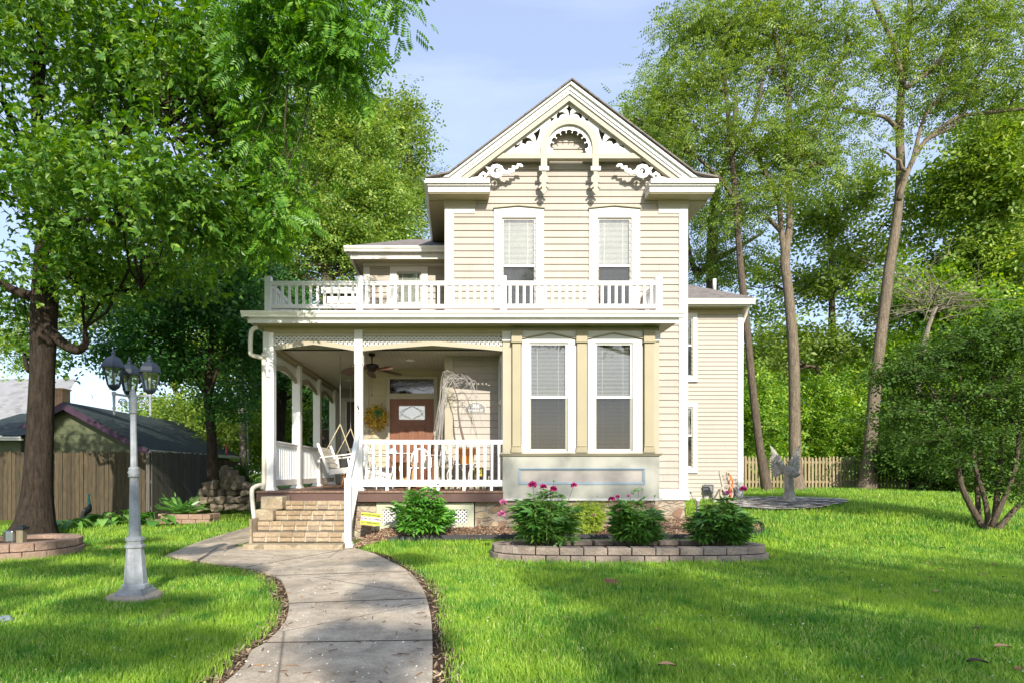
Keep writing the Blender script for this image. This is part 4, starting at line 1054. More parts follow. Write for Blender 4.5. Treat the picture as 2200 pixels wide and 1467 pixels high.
# round planter round the tree side, left edge of the view
b2 = empty('round_planter', (-6.9, 7.9, 0), 'low round planter of tan split-face blocks at the left edge', 'planter')
c2 = (gp(15, 1190)[0], 9.0 - .9); c2 = (-6.55, 8.75)
c2x = atx(20, 8.7)
c2 = (c2x, 8.95); R2 = .82
block_ring(b2, c2, R2, R2, -.02, .13, .2, .30, BLKR, .5); block_ring(b2, c2, R2, R2, .115, .12, .2, .30, BLKR, 0, inset=.03, top=True)
MB().prism([(c2[0] + .66 * math.cos(t), c2[1] + .66 * math.sin(t)) for t in np.linspace(0, 2*math.pi, 24, endpoint=False)], 0, .17, axis='z').build('soil', SOIL, b2)
# low planter before the fence
yb3 = 14.2; xa3, xb3 = atx(330, yb3), atx(452, yb3)
b3 = empty('low_planter', ((xa3 + xb3) / 2, yb3, 0), 'low rectangular planter of sunlit reddish blocks before the grey fence', 'planter')
for c_ in range(2):
    x = xa3 + (.17 if c_ else 0); z0_ = -.02 + .125 * c_
    while x < xb3 - .1:
        xe = min(x + .34, xb3); MB().box(x + .005, xe - .005, yb3 - .01 * c_, yb3 + .2, z0_, z0_ + .12).build('block', BLKR, b3, bevel=.01); x = xe
    for xx in (xa3, xb3 - .2): MB().box(xx, xx + .2, yb3 + .205, yb3 + .6, z0_, z0_ + .12).build('block', BLKR, b3, bevel=.01)
MB().box(xa3 + .2, xb3 - .2, yb3 + .2, yb3 + .9, 0, .2).build('soil', SOIL, b3)

# ================================================================= LAWN GRASS
def M_grass():
    m, t, p, o = _new('grass_blades'); g = t.nodes.new('ShaderNodeNewGeometry')
    c = _ramp(t, g.outputs['Random Per Island'], [(0, (.035, .17, .012)), (.35, (.12, .31, .028)), (.7, (.28, .47, .055)), (.94, (.47, .60, .13)), (.97, (.55, .56, .20)), (1, (.62, .52, .26))])
    n = _noise(t, _coord(t, kind='World'), .8, 5, .65); n2 = _noise(t, _coord(t, kind='World'), 2.6, 4, .6)
    c = _mix(t, _ramp(t, n, [(.42, (0, 0, 0)), (.62, (.75, .75, .75))]), c, (.37, .53, .05))
    c = _mix(t, _ramp(t, n2, [(.52, (0, 0, 0)), (.68, (.7, .7, .7))]), c, (.04, .22, .03))
    c = _mix(t, _ramp(t, _noise(t, _coord(t, kind='World'), 1.7, 6, .7), [(.60, (0, 0, 0)), (.72, (.6, .6, .6))]), c, (.36, .33, .14))
    t.links.new(c, p.inputs['Base Color']); p.inputs['Roughness'].default_value = .5; p.inputs['Specular IOR Level'].default_value = .25
    tr = t.nodes.new('ShaderNodeBsdfTranslucent'); hs = t.nodes.new('ShaderNodeHueSaturation'); hs.inputs['Value'].default_value = 1.5
    t.links.new(c, hs.inputs['Color']); t.links.new(hs.outputs[0], tr.inputs[0])
    mx_ = t.nodes.new('ShaderNodeMixShader'); mx_.inputs[0].default_value = .35
    t.links.new(p.outputs[0], mx_.inputs[1]); t.links.new(tr.outputs[0], mx_.inputs[2]); t.links.new(mx_.outputs[0], o.inputs[0]); return m
def grass_points(n, y0, y1, power, seed):
    r = np.random.default_rng(seed); u = r.random(n)
    a = 1 - power; y = (y0 ** a + u * (y1 ** a - y0 ** a)) ** (1 / a)
    xl = -985 / F * y - 2.4; xr = 1215 / F * y + 2.4; x = xl + r.random(n) * (xr - xl)
    return x, y
SOILD = .13
def keep_grass(x, y, r):
    k = ~in_poly(x, y, WALK)
    d = dist_poly(x, y, WALK); lim = .05 + .17 * r.random(len(x)) * (1 + .6 * np.sin(y * 2.3)) ; k &= (d > lim) | (y > 9.4)
    k &= ~in_poly(x, y, MULCH) & ~in_poly(x, y, BEDPOLY) & ~in_poly(x, y, PAT)
    k &= ~((x > -3.75) & (x < 4.6) & (y > 9.7) & (y < 18)) & ~((x > 4.4) & (x < 7.4) & (y > 14.95))
    k &= ~((x > -3.5) & (x < -1.8) & (y > 9.1) & (y < 10.6))
    k &= np.hypot(x - c2[0], y - c2[1]) > R2 + .02
    k &= np.hypot((x + 3.2) / .27, (y - 5.72) / .2) > 1
    k &= ~((x < -4.2) & (y > 13.3 + .3 * np.sin(x * 3)) & (y < 17) & (x < -6.3)) & ~((x > xa3) & (x < xb3) & (y > yb3 - .02) & (y < 16))
    k &= np.hypot(x + 8.3, y - 11.3) > .75 + .3 * np.sin(x * 7)
    return k
def blades(x, y, h, wd, seed):
    r = np.random.default_rng(seed); n = len(x); z = gz(x, y)
    cl = .5 + .5 * np.sin(x * 3.1 + 1.3 * np.sin(y * 2.7)) * np.sin(y * 3.7 + np.sin(x * 2.1)); h = h * (.55 + .75 * r.random(n)) * (.75 + .5 * cl)
    a = r.uniform(0, 2 * np.pi, n); ln = r.uniform(.15, .75, n) * h; w_ = wd * (.6 + .8 * r.random(n))
    dx, dy = np.cos(a), np.sin(a); sa = a + np.pi / 2 + r.normal(0, .5, n); sx, sy = np.cos(sa) * w_ / 2, np.sin(sa) * w_ / 2
    V = np.zeros((n, 5, 3)); V[:, 0] = np.stack([x - sx, y - sy, z - .005], -1); V[:, 1] = np.stack([x + sx, y + sy, z - .005], -1)
    mx_, my_, mz_ = x + dx * ln * .35, y + dy * ln * .35, z + h * .6
    V[:, 2] = np.stack([mx_ + sx * .8, my_ + sy * .8, mz_], -1); V[:, 3] = np.stack([mx_ - sx * .8, my_ - sy * .8, mz_], -1)
    V[:, 4] = np.stack([x + dx * ln, y + dy * ln, z + h * .98], -1)
    T = np.array([(0, 1, 2), (0, 2, 3), (3, 2, 4)])[None] + (np.arange(n) * 5)[:, None, None]
    return V.reshape(-1, 3), T.reshape(-1, 3)
r0 = np.random.default_rng(11); Vs = []; Ts = []; off = 0
for (n, y0, y1, pw, h, wd, sd_) in ((430000, 3.0, 10.5, 1.35, .056, .0058, 1), (190000, 9.0, 24, 1.6, .075, .010, 2)):
    x, y = grass_points(n, y0, y1, pw, sd_); k = keep_grass(x, y, r0); x, y = x[k], y[k]
    V, T = blades(x, y, h, wd, sd_ + 50); Vs.append(V); Ts.append(T + off); off += len(V)
GRASSM = M_grass()
tag(np_mesh('grass', np.vstack(Vs), np.vstack(Ts), GRASSM), kind='stuff')
# straw and debris along the walk, tiny petals on the lawn and walk
lp_ = []
for ln_ in (PL, PRt):
    for (a, b) in ln_:
        if 2.6 < b < 8.5:
            for _ in range(26): lp_.append((a + random.gauss(0, .01) + (-1 if ln_ is PL else 1) * random.uniform(.0, .20), b + random.uniform(-.12, .12)))
P_ = np.array(lp_); P_ = P_[~in_poly(P_[:, 0], P_[:, 1], WALK)]
tag(chips('leaf_litter', P_, .06, .010, .002, M_island('litter', [(0, (.06, .035, .02)), (.5, (.22, .15, .09)), (1, (.48, .38, .24))]), .012), kind='stuff')
x, y = grass_points(2200, 3.2, 10, 1.5, 77); k = (in_poly(x, y, WALK) | (r0.random(len(x)) < .35)) & (y < 9.3); P_ = np.stack([x[k], y[k]], -1)
tag(chips('fallen_petals', P_, .011, .008, .002, M_island('petal', [(0, (.75, .72, .62)), (1, (.85, .83, .74))]), .036, seed=9), kind='stuff')
x, y = grass_points(900, 3.2, 9, 1.5, 78); k = in_poly(x, y, WALK); P_ = np.stack([x[k], y[k]], -1)
tag(chips('fallen_catkins', P_, .07, .006, .003, M_island('catkin', [(0, (.10, .05, .02)), (.8, (.20, .11, .05)), (1, (.5, .25, .06))]), .034, .05, seed=10), kind='stuff')
# ================================================================= LAMP POST
LAMPM = M_paint('weathered_grey_lamp_paint', (.30, .32, .335), .45, .35, .5, 9)
LAMPD = M_paint('blue_black_lamp_paint', (.018, .026, .040), .4, .2)
LX, LY = -3.20, 5.77
lamp = empty('lamp_post', (LX, LY, 0), 'grey three-headed garden lamp post on the left lawn', 'lamp post')
MB().lathe([(.25, -.05), (.255, .03), (.24, .05), (.10, .055)], (LX - .01, LY, 0), 14).build('footing', M_stone('lamp_footing', [(.40, .32, .24), (.50, .42, .33)], 6, .8), lamp)
n8 = 8
po = MB(); po.box(LX - .135, LX + .135, LY - .135, LY + .135, .05, .085).box(LX - .115, LX + .115, LY - .115, LY + .115, .085, .11)
po.lathe([(.128, .11), (.125, .14), (.105, .155), (.105, .17), (.078, .50), (.092, .51), (.092, .53), (.075, .54), (.078, .57), (.088, .58), (.088, .60), (.060, .62)], (LX, LY, 0), 8, rot=R(22.5), smooth=False)
po.lathe([(.056, .62), (.039, 1.20)], (LX, LY, 0), 8, rot=R(22.5), smooth=False)
po.lathe([(.044, 1.20), (.054, 1.21), (.046, 1.225), (.058, 1.25), (.046, 1.28), (.052, 1.29), (.042, 1.30), (.033, 1.31)], (LX, LY, 0), 12)
po.lathe([(.032, 1.30), (.027, 1.83)], (LX, LY, 0), 8, rot=R(22.5), smooth=False)
po.lathe([(.030, 1.83), (.040, 1.84), (.032, 1.86), (.040, 1.88), (.036, 1.90), (.036, 2.0), (.030, 2.04), (.012, 2.08)], (LX, LY, 0), 12)
po.build('pole', LAMPM, lamp)
LGL = M_glass('lamp_glass', (.86, .88, .84), 1.2, .12, .18)
for (ang, rad, dz) in ((236, .18, .02), (8, .16, 0.0), (128, .17, 0.0)):
    ca, sa = math.cos(R(ang)), math.sin(R(ang)); hx, hy = LX + ca * rad, LY + sa * rad
    arm = MB(); arm.tube([(LX + ca * .03, LY + sa * .03, 2.0), (LX + ca * rad * .6, LY + sa * rad * .6, 2.005), (hx, hy, 2.01)], .012, 6)
    sc = [(LX + ca * (.05 + .045 + .045 * math.cos(t) * (1 - t / 16)), LY + sa * (.095 + .045 * math.cos(t) * (1 - t / 16)), 1.93 + .045 * math.sin(t) * (1 - t / 16)) for t in np.linspace(0, 9, 22)]
    arm.tube(sc, .006, 5)
    ao = arm.build('arm', LAMPM, lamp)
    dr = MB(); dr.lathe([(.003, 1.80), (.014, 1.82), (.010, 1.85), (.018, 1.87), (.012, 1.885), (.014, 1.99), (.022, 2.01), (.018, 2.03)], (hx, hy, 0), 8); dr.build('drop', LAMPM, ao)
    hd_ = MB(); z0 = 2.02 + dz; c = (hx, hy, z0); ns = 6; ro = R(ang)
    hd_.lathe([(.016, 0), (.052, .03), (.060, .045), (.060, .055)], c, ns, rot=ro, smooth=False)
    hb = hd_.build('lantern', LAMPD, lamp)
    fr_ = MB()
    for k in range(ns):
        t = ro + 2 * math.pi * k / ns; a = (hx + .056 * math.cos(t), hy + .056 * math.sin(t), z0 + .05); b = (hx + .092 * math.cos(t), hy + .092 * math.sin(t), z0 + .215); fr_.bar(a, b, .010, .010)
    fr_.build('frame', LAMPD, hb)
    MB().lathe([(.052, .05), (.088, .212)], c, ns, rot=ro, smooth=False).build('glass', LGL, hb)
    MB().lathe([(.012, .05), (.012, .13), (.02, .135), (.014, .17), (.003, .185)], c, 8).build('bulb', M_flat('frosted_bulb', (.7, .7, .66), .4), hb)
    MB().lathe([(.112, .212), (.114, .225), (.104, .23), (.094, .27), (.066, .31), (.035, .33), (.018, .335), (.018, .35), (.024, .36), (.012, .375), (.012, .385), (.004, .40)], c, ns, rot=ro, smooth=False).build('cap', LAMPD, hb)

lamp.rotation_euler = (0, R(-.8), 0)

# ================================================================= FENCES
FW = M_wood('weathered_fence_wood', (.035, .027, .014), (.12, .088, .048), .9, (10, 10, 1.2), 3, .5, island=.4)  # brown wood darkened in place of tree shade over the fence
FG = M_wood('grey_fence_wood', (.06, .055, .045), (.16, .145, .12), .9, (10, 10, 1.2), 3, .5, island=.3)
FP = M_wood('picket_wood', (.22, .17, .09), (.42, .34, .20), .9, (10, 10, 1.2), 3, .5, island=.3)
def board_fence(name, label, A, B, h, m, wd=.092, gap=.010, dog=True, pick=False, topj=.028, parts=True):
    A, B = Vector((*A, 0)), Vector((*B, 0)); d = B - A; ln = d.length; d.normalize(); nrm = Vector((d.y, -d.x, 0)); root = empty(name, (A.x, A.y, gzf(A.x, A.y)), label, 'fence')
    f = MB(); s = 0; r_ = random.Random(len(label))
    while s < ln:
        c = A + d * (s + wd / 2); z0 = gzf(c.x, c.y); hh = h + r_.uniform(-topj, topj); t = r_.uniform(-.006, .006); e = wd / 2
        P = [(c - d * e), (c + d * e)]; k = .03 if not pick else .06
        poly = [(-e, 0), (e, 0), (e, hh - k), (e - k * .8 if not pick else 0, hh), (-e + k * .8 if not pick else 0, hh), (-e, hh - k)]
        if pick: poly = [(-e, 0), (e, 0), (e, hh - k), (0, hh), (-e, hh - k)]
        vs = []
        for dd in (-.009, .009):
            for (u, z) in poly: q = c + d * (u + t * z) + nrm * dd; vs.append((q.x, q.y, z0 + z - .03))
        n = len(poly); f.add(vs, [tuple(range(n)), tuple(range(2 * n - 1, n - 1, -1))] + [(i, i + n, (i + 1) % n + n, (i + 1) % n) for i in range(n)])
        s += wd + gap
    f.build('picket_panel' if pick else 'board_panel', m, root)
    for zr in ((.25, h - .25) if pick else (.3, h * .55, h - .3)):
        q = MB(); p0 = A - nrm * .03; p1 = B - nrm * .03; q.bar((p0.x, p0.y, gzf(*p0[:2]) + zr), (p1.x, p1.y, gzf(*p1[:2]) + zr), .035, .08); q.build('rail', m, root)
    k = 0
    while k <= ln:
        p = A + d * k - nrm * .08; MB().box(p.x - .045, p.x + .045, p.y - .045, p.y + .045, gzf(p.x, p.y) - .1, gzf(p.x, p.y) + h - .05).build('post', m, root); k += 2.4
    return root
board_fence('board_fence', 'weathered brown board fence behind the big tree trunk', (-14.5, 14.6), (atx(322, 15.3), 15.3), 1.78, FW)
board_fence('board_fence', 'grey weathered board fence running back to the rock pile', (atx(326, 15.0), 15.0), (atx(462, 19.5), 19.5), 1.78, FG)
board_fence('board_fence', 'short far length of brown board fence behind the rock pile', (atx(462, 21), 21), (atx(512, 22), 22), 1.6, FW)
board_fence('picket_fence', 'weathered picket fence in front of the woods at the back', (atx(1600, 21.5), 21.5), (atx(2010, 21.5), 21.5), 1.22, FP, .075, .055, pick=True)

# ================================================================= NEIGHBOURING BUILDINGS
GREENS = M_paint('sage_green_siding', (.10, .115, .06), .8, .15, .3, 2)  # garage green, plum and shingle colours darkened in place of tree shade
PURP = M_flat('plum_fascia', (.045, .018, .04), .6)
DKSH = M_stone('dark_green_shingles', [(.012, .024, .024), (.024, .038, .036), (.018, .03, .03)], 6, .5)
gar = empty('garage', (-13, 20, .1), 'green garage with plum fascia and dark shingles behind the fence', 'garage')
YGA = 18.5; ax_, az_ = atx(152, YGA), atz(868, YGA); bx_, bz2 = atx(330, YGA), atz(968, YGA); wx = atx(305, YGA)
sl_ = (az_ - bz2) / (bx_ - ax_); lx_ = ax_ - (bx_ - ax_)
MB().prism([(lx_ + .4, 0), (wx, 0), (wx, bz2 + (bx_ - wx) * sl_), (ax_, az_ - .05), (lx_ + .4, bz2 + .4 * sl_)], YGA, YGA + 7).build('wall', GREENS, gar)
bt = MB()
for k in range(4): zz = bz2 + .25 + k * .28; hw_ = (az_ - zz) / sl_; bt.box(ax_ - hw_, ax_ + hw_, YGA - .012, YGA - .001, zz, zz + .012)
bt.box(lx_ + .4, wx, YGA - .02, YGA - .001, bz2 - .02, bz2 + .0)
x = lx_ + .5
while x < wx: bt.box(x, x + .012, YGA - .010, YGA - .001, .2, bz2 - .03); x += .3
bt.build('wall_grooves', M_flat('wall_groove_green', (.11, .12, .07)), gar)  # flat green strips laid on the wall as grooves
for s, nm in ((1, 'roof'), (-1, 'roof')):
    e = bx_ if s > 0 else lx_
    rb_ = MB(); rb_.add([(ax_, YGA - .35, az_ + .05), (e + s * .0, YGA - .35, bz2 + .05), (e, YGA + 7.3, bz2 + .05), (ax_, YGA + 7.3, az_ + .05), (ax_, YGA - .35, az_ - .02), (e, YGA - .35, bz2 - .02), (e, YGA + 7.3, bz2 - .02), (ax_, YGA + 7.3, az_ - .02)], [(0, 1, 2, 3), (4, 7, 6, 5), (0, 4, 5, 1), (1, 5, 6, 2)])
    rb_.build(nm, DKSH, gar)
    MB().prism([(ax_, az_ + .02), (e, bz2 + .02), (e, bz2 - .16), (ax_, az_ - .20)], YGA - .38, YGA - .34).build('fascia', PURP, gar)
gg = MB(); gutter_side(gg, YGA - .35, YGA + 7.3, bx_ + .06, bz2 - .08, .11, 1); gg.build('gutter', GUTTER, gar)
MB().tube([(bx_ + .05, YGA + .1, bz2 - .05), (bx_ - .05, YGA, bz2 - .25), (wx + .06, YGA - .02, bz2 - .35), (wx + .06, YGA - .02, .3)], .04, 6).build('downspout', GUTTER, gar)
# lean-to roof of a second shed at far left
shd = empty('shed', (-16.5, 17.5, 0), 'low shed with teal shingles and white gutter at the far left', 'shed')
YS = 17.2; e0, e1 = atx(-120, YS), atx(45, YS)
MB().add([(e0, YS, atz(935, YS)), (e1, YS, atz(935, YS)), (e1 + .3, YS + 3, atz(880, YS) + .2), (e0, YS + 3, atz(880, YS) + .2)], [(0, 1, 2, 3)]).build('roof', DKSH, shd)
MB().box(e0, e1 - .3, YS + .4, YS + 3, 0, atz(935, YS)).build('wall', GREENS, shd)
g_ = MB(); gutter_front(g_, e0, e1, YS, atz(945, YS), .11); g_.build('gutter', GUTTER, shd)
# grey-roofed neighbour with a brick chimney
nb = empty('neighbour_house', (-27, 34, .3), 'neighbour house with pale grey shingle roof and brick chimney at far left', 'house')
YN = 34; MB().add([(atx(-300, YN), YN, atz(900, YN)), (atx(115, YN), YN, atz(900, YN)), (atx(20, YN), YN + 6, atz(800, YN) + .6), (atx(-200, YN), YN + 6, atz(800, YN) + .6)], [(0, 1, 2, 3)]).build('roof', M_stone('pale_shingles', [(.20, .20, .20), (.30, .30, .30), (.25, .25, .25)], 3, .3), nb)
MB().box(atx(-290, YN), atx(100, YN), YN + .6, YN + 8, 0, atz(905, YN)).build('wall', SIDING2, nb)
BRK = M_stone('red_chimney_brick', [(.34, .13, .08), (.42, .19, .12), (.38, .16, .10)], 6, .5, (.42, .36, .30), .2, .05, stretch=(1, 1, 2.2))
MB().box(atx(112, YN), atx(129, YN), YN + .2, YN + .9, 2, atz(835, YN)).box(atx(110, YN), atx(131, YN), YN + .15, YN + .95, atz(835, YN) + .001, atz(832, YN)).build('chimney', BRK, nb)
MB().box(atx(-6, YN), atx(10, YN), YN + 3, YN + 3.7, 5, atz(790, YN)).build('chimney', BRK, nb)
# white gabled house further off
nh = empty('neighbour_house', (-20, 44, .4), 'distant white-gabled house with light roof beyond the garage', 'house')
YH = 44; MB().add([(atx(300, YH), YH, atz(885, YH)), (atx(345, YH), YH, atz(892, YH)), (atx(440, YH), YH, atz(975, YH)), (atx(300, YH), YH, atz(975, YH)), (atx(345, YH), YH + 5, atz(885, YH)), (atx(440, YH), YH + 5, atz(975, YH))], [(1, 2, 5, 4)]).build('roof', M_stone('light_roof', [(.38, .37, .36), (.48, .47, .45)], 2, .2), nh)
MB().prism([(atx(262, YH), .2), (atx(436, YH), .2), (atx(436, YH), atz(978, YH)), (atx(345, YH), atz(896, YH)), (atx(262, YH), atz(960, YH))], YH + .3, YH + 6).build('wall', M_paint('white_clapboard', (.42, .46, .50), .6, .05), nh)
MB().prism([(atx(330, YH), atz(925, YH)), (atx(352, YH), atz(925, YH)), (atx(341, YH), atz(908, YH))], YH + .24, YH + .28).build('window', UNLIT_BLACK, nh)
MB().box(atx(420, YH), atx(428, YH), YH + .2, YH + .25, atz(1000, YH), atz(982, YH)).build('window', UNLIT_BLACK, nh)
bh = empty('neighbour_house', (24, 34, .8), 'pale house barely visible through the bush at right', 'house')
MB().box(atx(2030, 34), atx(2330, 34), 34, 40, .5, atz(935, 34)).build('wall', M_paint('pale_green_clapboard', (.50, .56, .52), .6, .05), bh)
MB().add([(atx(2010, 33.6), 33.6, atz(935, 34)), (atx(2340, 33.6), 33.6, atz(935, 34)), (atx(2300, 37), 37, atz(870, 34)), (atx(2060, 37), 37, atz(870, 34))], [(0, 1, 2, 3)]).build('roof', M_stone('tan_roof', [(.40, .28, .22), (.46, .34, .27)], 3, .3), bh)
# utility pole
up_ = empty('utility_pole', (atx(521, 26), 26, .1), 'grey wooden utility pole behind the small evergreen', 'utility pole')
MB().tube([(atx(526, 26), 26, .0), (atx(519, 26), 26, 4), (atx(512, 26), 26, 9.5)], [.17, .15, .12], 10).build('pole', BARKM_ := M_wood('pole_wood', (.26, .22, .18), (.42, .37, .31), .9), up_)
MB().tube([(atx(533, 25.7), 25.8, .2), (atx(527, 25.7), 25.8, 6.0)], .035, 6).build('conduit', M_flat('blue_grey_conduit', (.32, .38, .44), .5), up_)

# ================================================================= ROCKERY
RCK = M_stone('rockery_stone', [(.15, .125, .09), (.27, .225, .16), (.20, .165, .12)], 3, .9)
ro_ = empty('rockery', (atx(485, 16.5), 16.5, .05), 'tall pile of mossy dark stones beside the grey fence', 'rock pile')
rr_ = random.Random(12); YK = 16.4
def rock(parent, c, sx, sy, sz, m, name='stone', seed=0, bev=True):
    bmr = bmesh.new(); bmesh.ops.create_icosphere(bmr, subdivisions=2, radius=1); q = random.Random(seed)
    ph = [q.uniform(0, 6) for _ in range(6)]
    for v in bmr.verts:
        k = 1 + .16 * math.sin(3 * v.co.x + ph[0]) + .14 * math.sin(4 * v.co.y + ph[1]) + .12 * math.sin(5 * v.co.z + ph[2]) + q.uniform(-.05, .05)
        v.co = Vector((max(-.75, min(.75, v.co.x)) * 1.25 * sx * k, max(-.75, min(.75, v.co.y)) * 1.25 * sy * k, max(-.6, min(.6, v.co.z)) * 1.5 * sz * k))
    me = bpy.data.meshes.new(name); bmesh.ops.rotate(bmr, verts=bmr.verts, matrix=Matrix.Rotation(q.uniform(-.15, .15), 3, 'Y') @ Matrix.Rotation(q.uniform(-.5, .5), 3, 'Z')); bmr.to_mesh(me); bmr.free(); me.materials.append(m)
    o = bpy.data.objects.new(name, me); COL.objects.link(o)
    if parent: o.parent = parent; o.location = Vector(c) - origin_of(parent)
    else: o.location = c
    return o
rows = [(1088, 422, 545, 8), (1073, 420, 543, 8), (1058, 428, 536, 8), (1043, 440, 528, 6), (1030, 452, 512, 4), (1018, 458, 496, 3), (1008, 462, 482, 2)]
for (py, xa, xb, n) in rows:
    for k in range(n):
        px = xa + (xb - xa) * (k + .5) / n + rr_.uniform(-4, 4); wd = (xb - xa) / n * YK / F * .56
        rock(ro_, (atx(px, YK), YK + rr_.uniform(-.2, .15) + (1088 - py) * .004, atz(py, YK)), wd * rr_.uniform(.9, 1.2), .22, .10 * rr_.uniform(.85, 1.2), RCK, seed=int(px * 7 + py))

# ================================================================= TREES
def M_bark(name, a, b, s=(9, 9, 1.6), bump=1.0):
    m, t, p, o = _new(name); v = _coord(t, s, 'World'); n = _noise(t, v, 2.2, 8, .75, .5); f = _noise(t, _coord(t, kind='World'), 18, 5)
    c = _ramp(t, n, [(.3, a), (.68, b)]); c = _mix(t, .4, c, _ramp(t, f, [(.3, (.6, .6, .6)), (.7, (1.3, 1.3, 1.3))]), 'MULTIPLY')
    t.links.new(c, p.inputs['Base Color']); p.inputs['Roughness'].default_value = .95; p.inputs['Specular IOR Level'].default_value = .1
    _bump(t, p, n, bump, .06); return m
BARKD = M_bark('dark_bark', (.016, .012, .009), (.078, .06, .046))
BARKL = M_bark('pale_bark', (.09, .072, .052), (.30, .24, .175))
BARKM = M_bark('grey_bark', (.06, .048, .036), (.20, .155, .115))
T_OV = (np.array([(0, 0, 0), (.42, .27, .07), (1, 0, -.06), (.42, -.27, .07)], float), np.array([(0, 2, 1), (0, 3, 2)]))
def join_t(parts):
    V = []; T = []; o = 0
    for v, t in parts: V.append(v); T.append(t + o); o += len(v)
    return np.vstack(V), np.vstack(T)
def leaflet(px, py, ang, ln, wd, droop=0.0):
    v = np.array([(0, 0, 0), (.45, wd, .05), (1, 0, -.08), (.45, -wd, .05)], float); c, s = math.cos(ang), math.sin(ang)
    o = np.stack([v[:, 0] * c - v[:, 1] * s, v[:, 0] * s + v[:, 1] * c, v[:, 2] - droop * v[:, 0]], -1) * ln; o[:, 0] += px; o[:, 1] += py
    return o, T_OV[1]
def big_leaflet(px, py, ang, ln, wd):
    v = np.array([(0, 0, 0), (.25, wd * .8, .04), (.55, wd, .05), (.70, wd * .45, .01), (1, 0, -.10), (.70, -wd * .45, .01), (.55, -wd, .05), (.25, -wd * .8, .04)], float); c, s = math.cos(ang), math.sin(ang)
    o = np.stack([v[:, 0] * c - v[:, 1] * s, v[:, 0] * s + v[:, 1] * c, v[:, 2]], -1) * ln; o[:, 0] += px; o[:, 1] += py
    return o, np.array([(0, 2, 1), (0, 3, 2), (0, 4, 3), (0, 5, 4), (0, 6, 5), (0, 7, 6)])
T_BOX = join_t([big_leaflet(.35, 0, 0, .65, .30), big_leaflet(.3, .02, 1.0, .5, .30), big_leaflet(.3, -.02, -1.0, .5, .30)])
T_CL3 = join_t([leaflet(0, 0, .0, .6, .28), leaflet(-.1, .1, 1.5, .55, .28), leaflet(-.1, -.1, -1.7, .55, .28), leaflet(-.3, 0, 2.9, .5, .28)])
def pin_t(n, ln, wd, curve=.35):
    P = []
    for i in range(n):
        x = .12 + .80 * i / n
        for s in (-1, 1):
            v, t = leaflet(x, 0, s * 1.15, ln * (1 - .3 * abs(i / n - .4)), wd, .25); v[:, 2] -= curve * x * x; P.append((v, t))
    v, t = leaflet(.92, 0, 0, ln, wd); v[:, 2] -= curve * .85; P.append((v, t))
    return join_t(P)
T_PIN = pin_t(7, .24, .19); T_WAL = pin_t(6, .32, .21, .2); T_PINS = pin_t(4, .30, .24, .15)

def put_leaves(C, D, N, size, tmpl):
    """C centres, D directions, N normals, size array"""
    v, t = tmpl; D = D / np.linalg.norm(D, axis=1)[:, None]; S = np.cross(N, D); S /= (np.linalg.norm(S, axis=1)[:, None] + 1e-9); N = np.cross(D, S)
    V = C[:, None] + size[:, None, None] * (v[None, :, 0:1] * D[:, None] + v[None, :, 1:2] * S[:, None] + v[None, :, 2:3] * N[:, None])
    T = t[None] + (np.arange(len(C)) * len(v))[:, None, None]
    return V.reshape(-1, 3), T.reshape(-1, 3)
def wiggle(p, q, r, amp=.12, n=5, sag=0.0):
    p, q = np.array(p, float), np.array(q, float); ln = np.linalg.norm(q - p); t = np.linspace(0, 1, n + 1)[:, None]
    P = p + (q - p) * t; o = r.normal(0, amp * ln, (n + 1, 3)) * np.sin(t * np.pi) * .6; P += o; P[:, 2] += (sag * ln * np.sin(t[:, 0] * np.pi)); return P
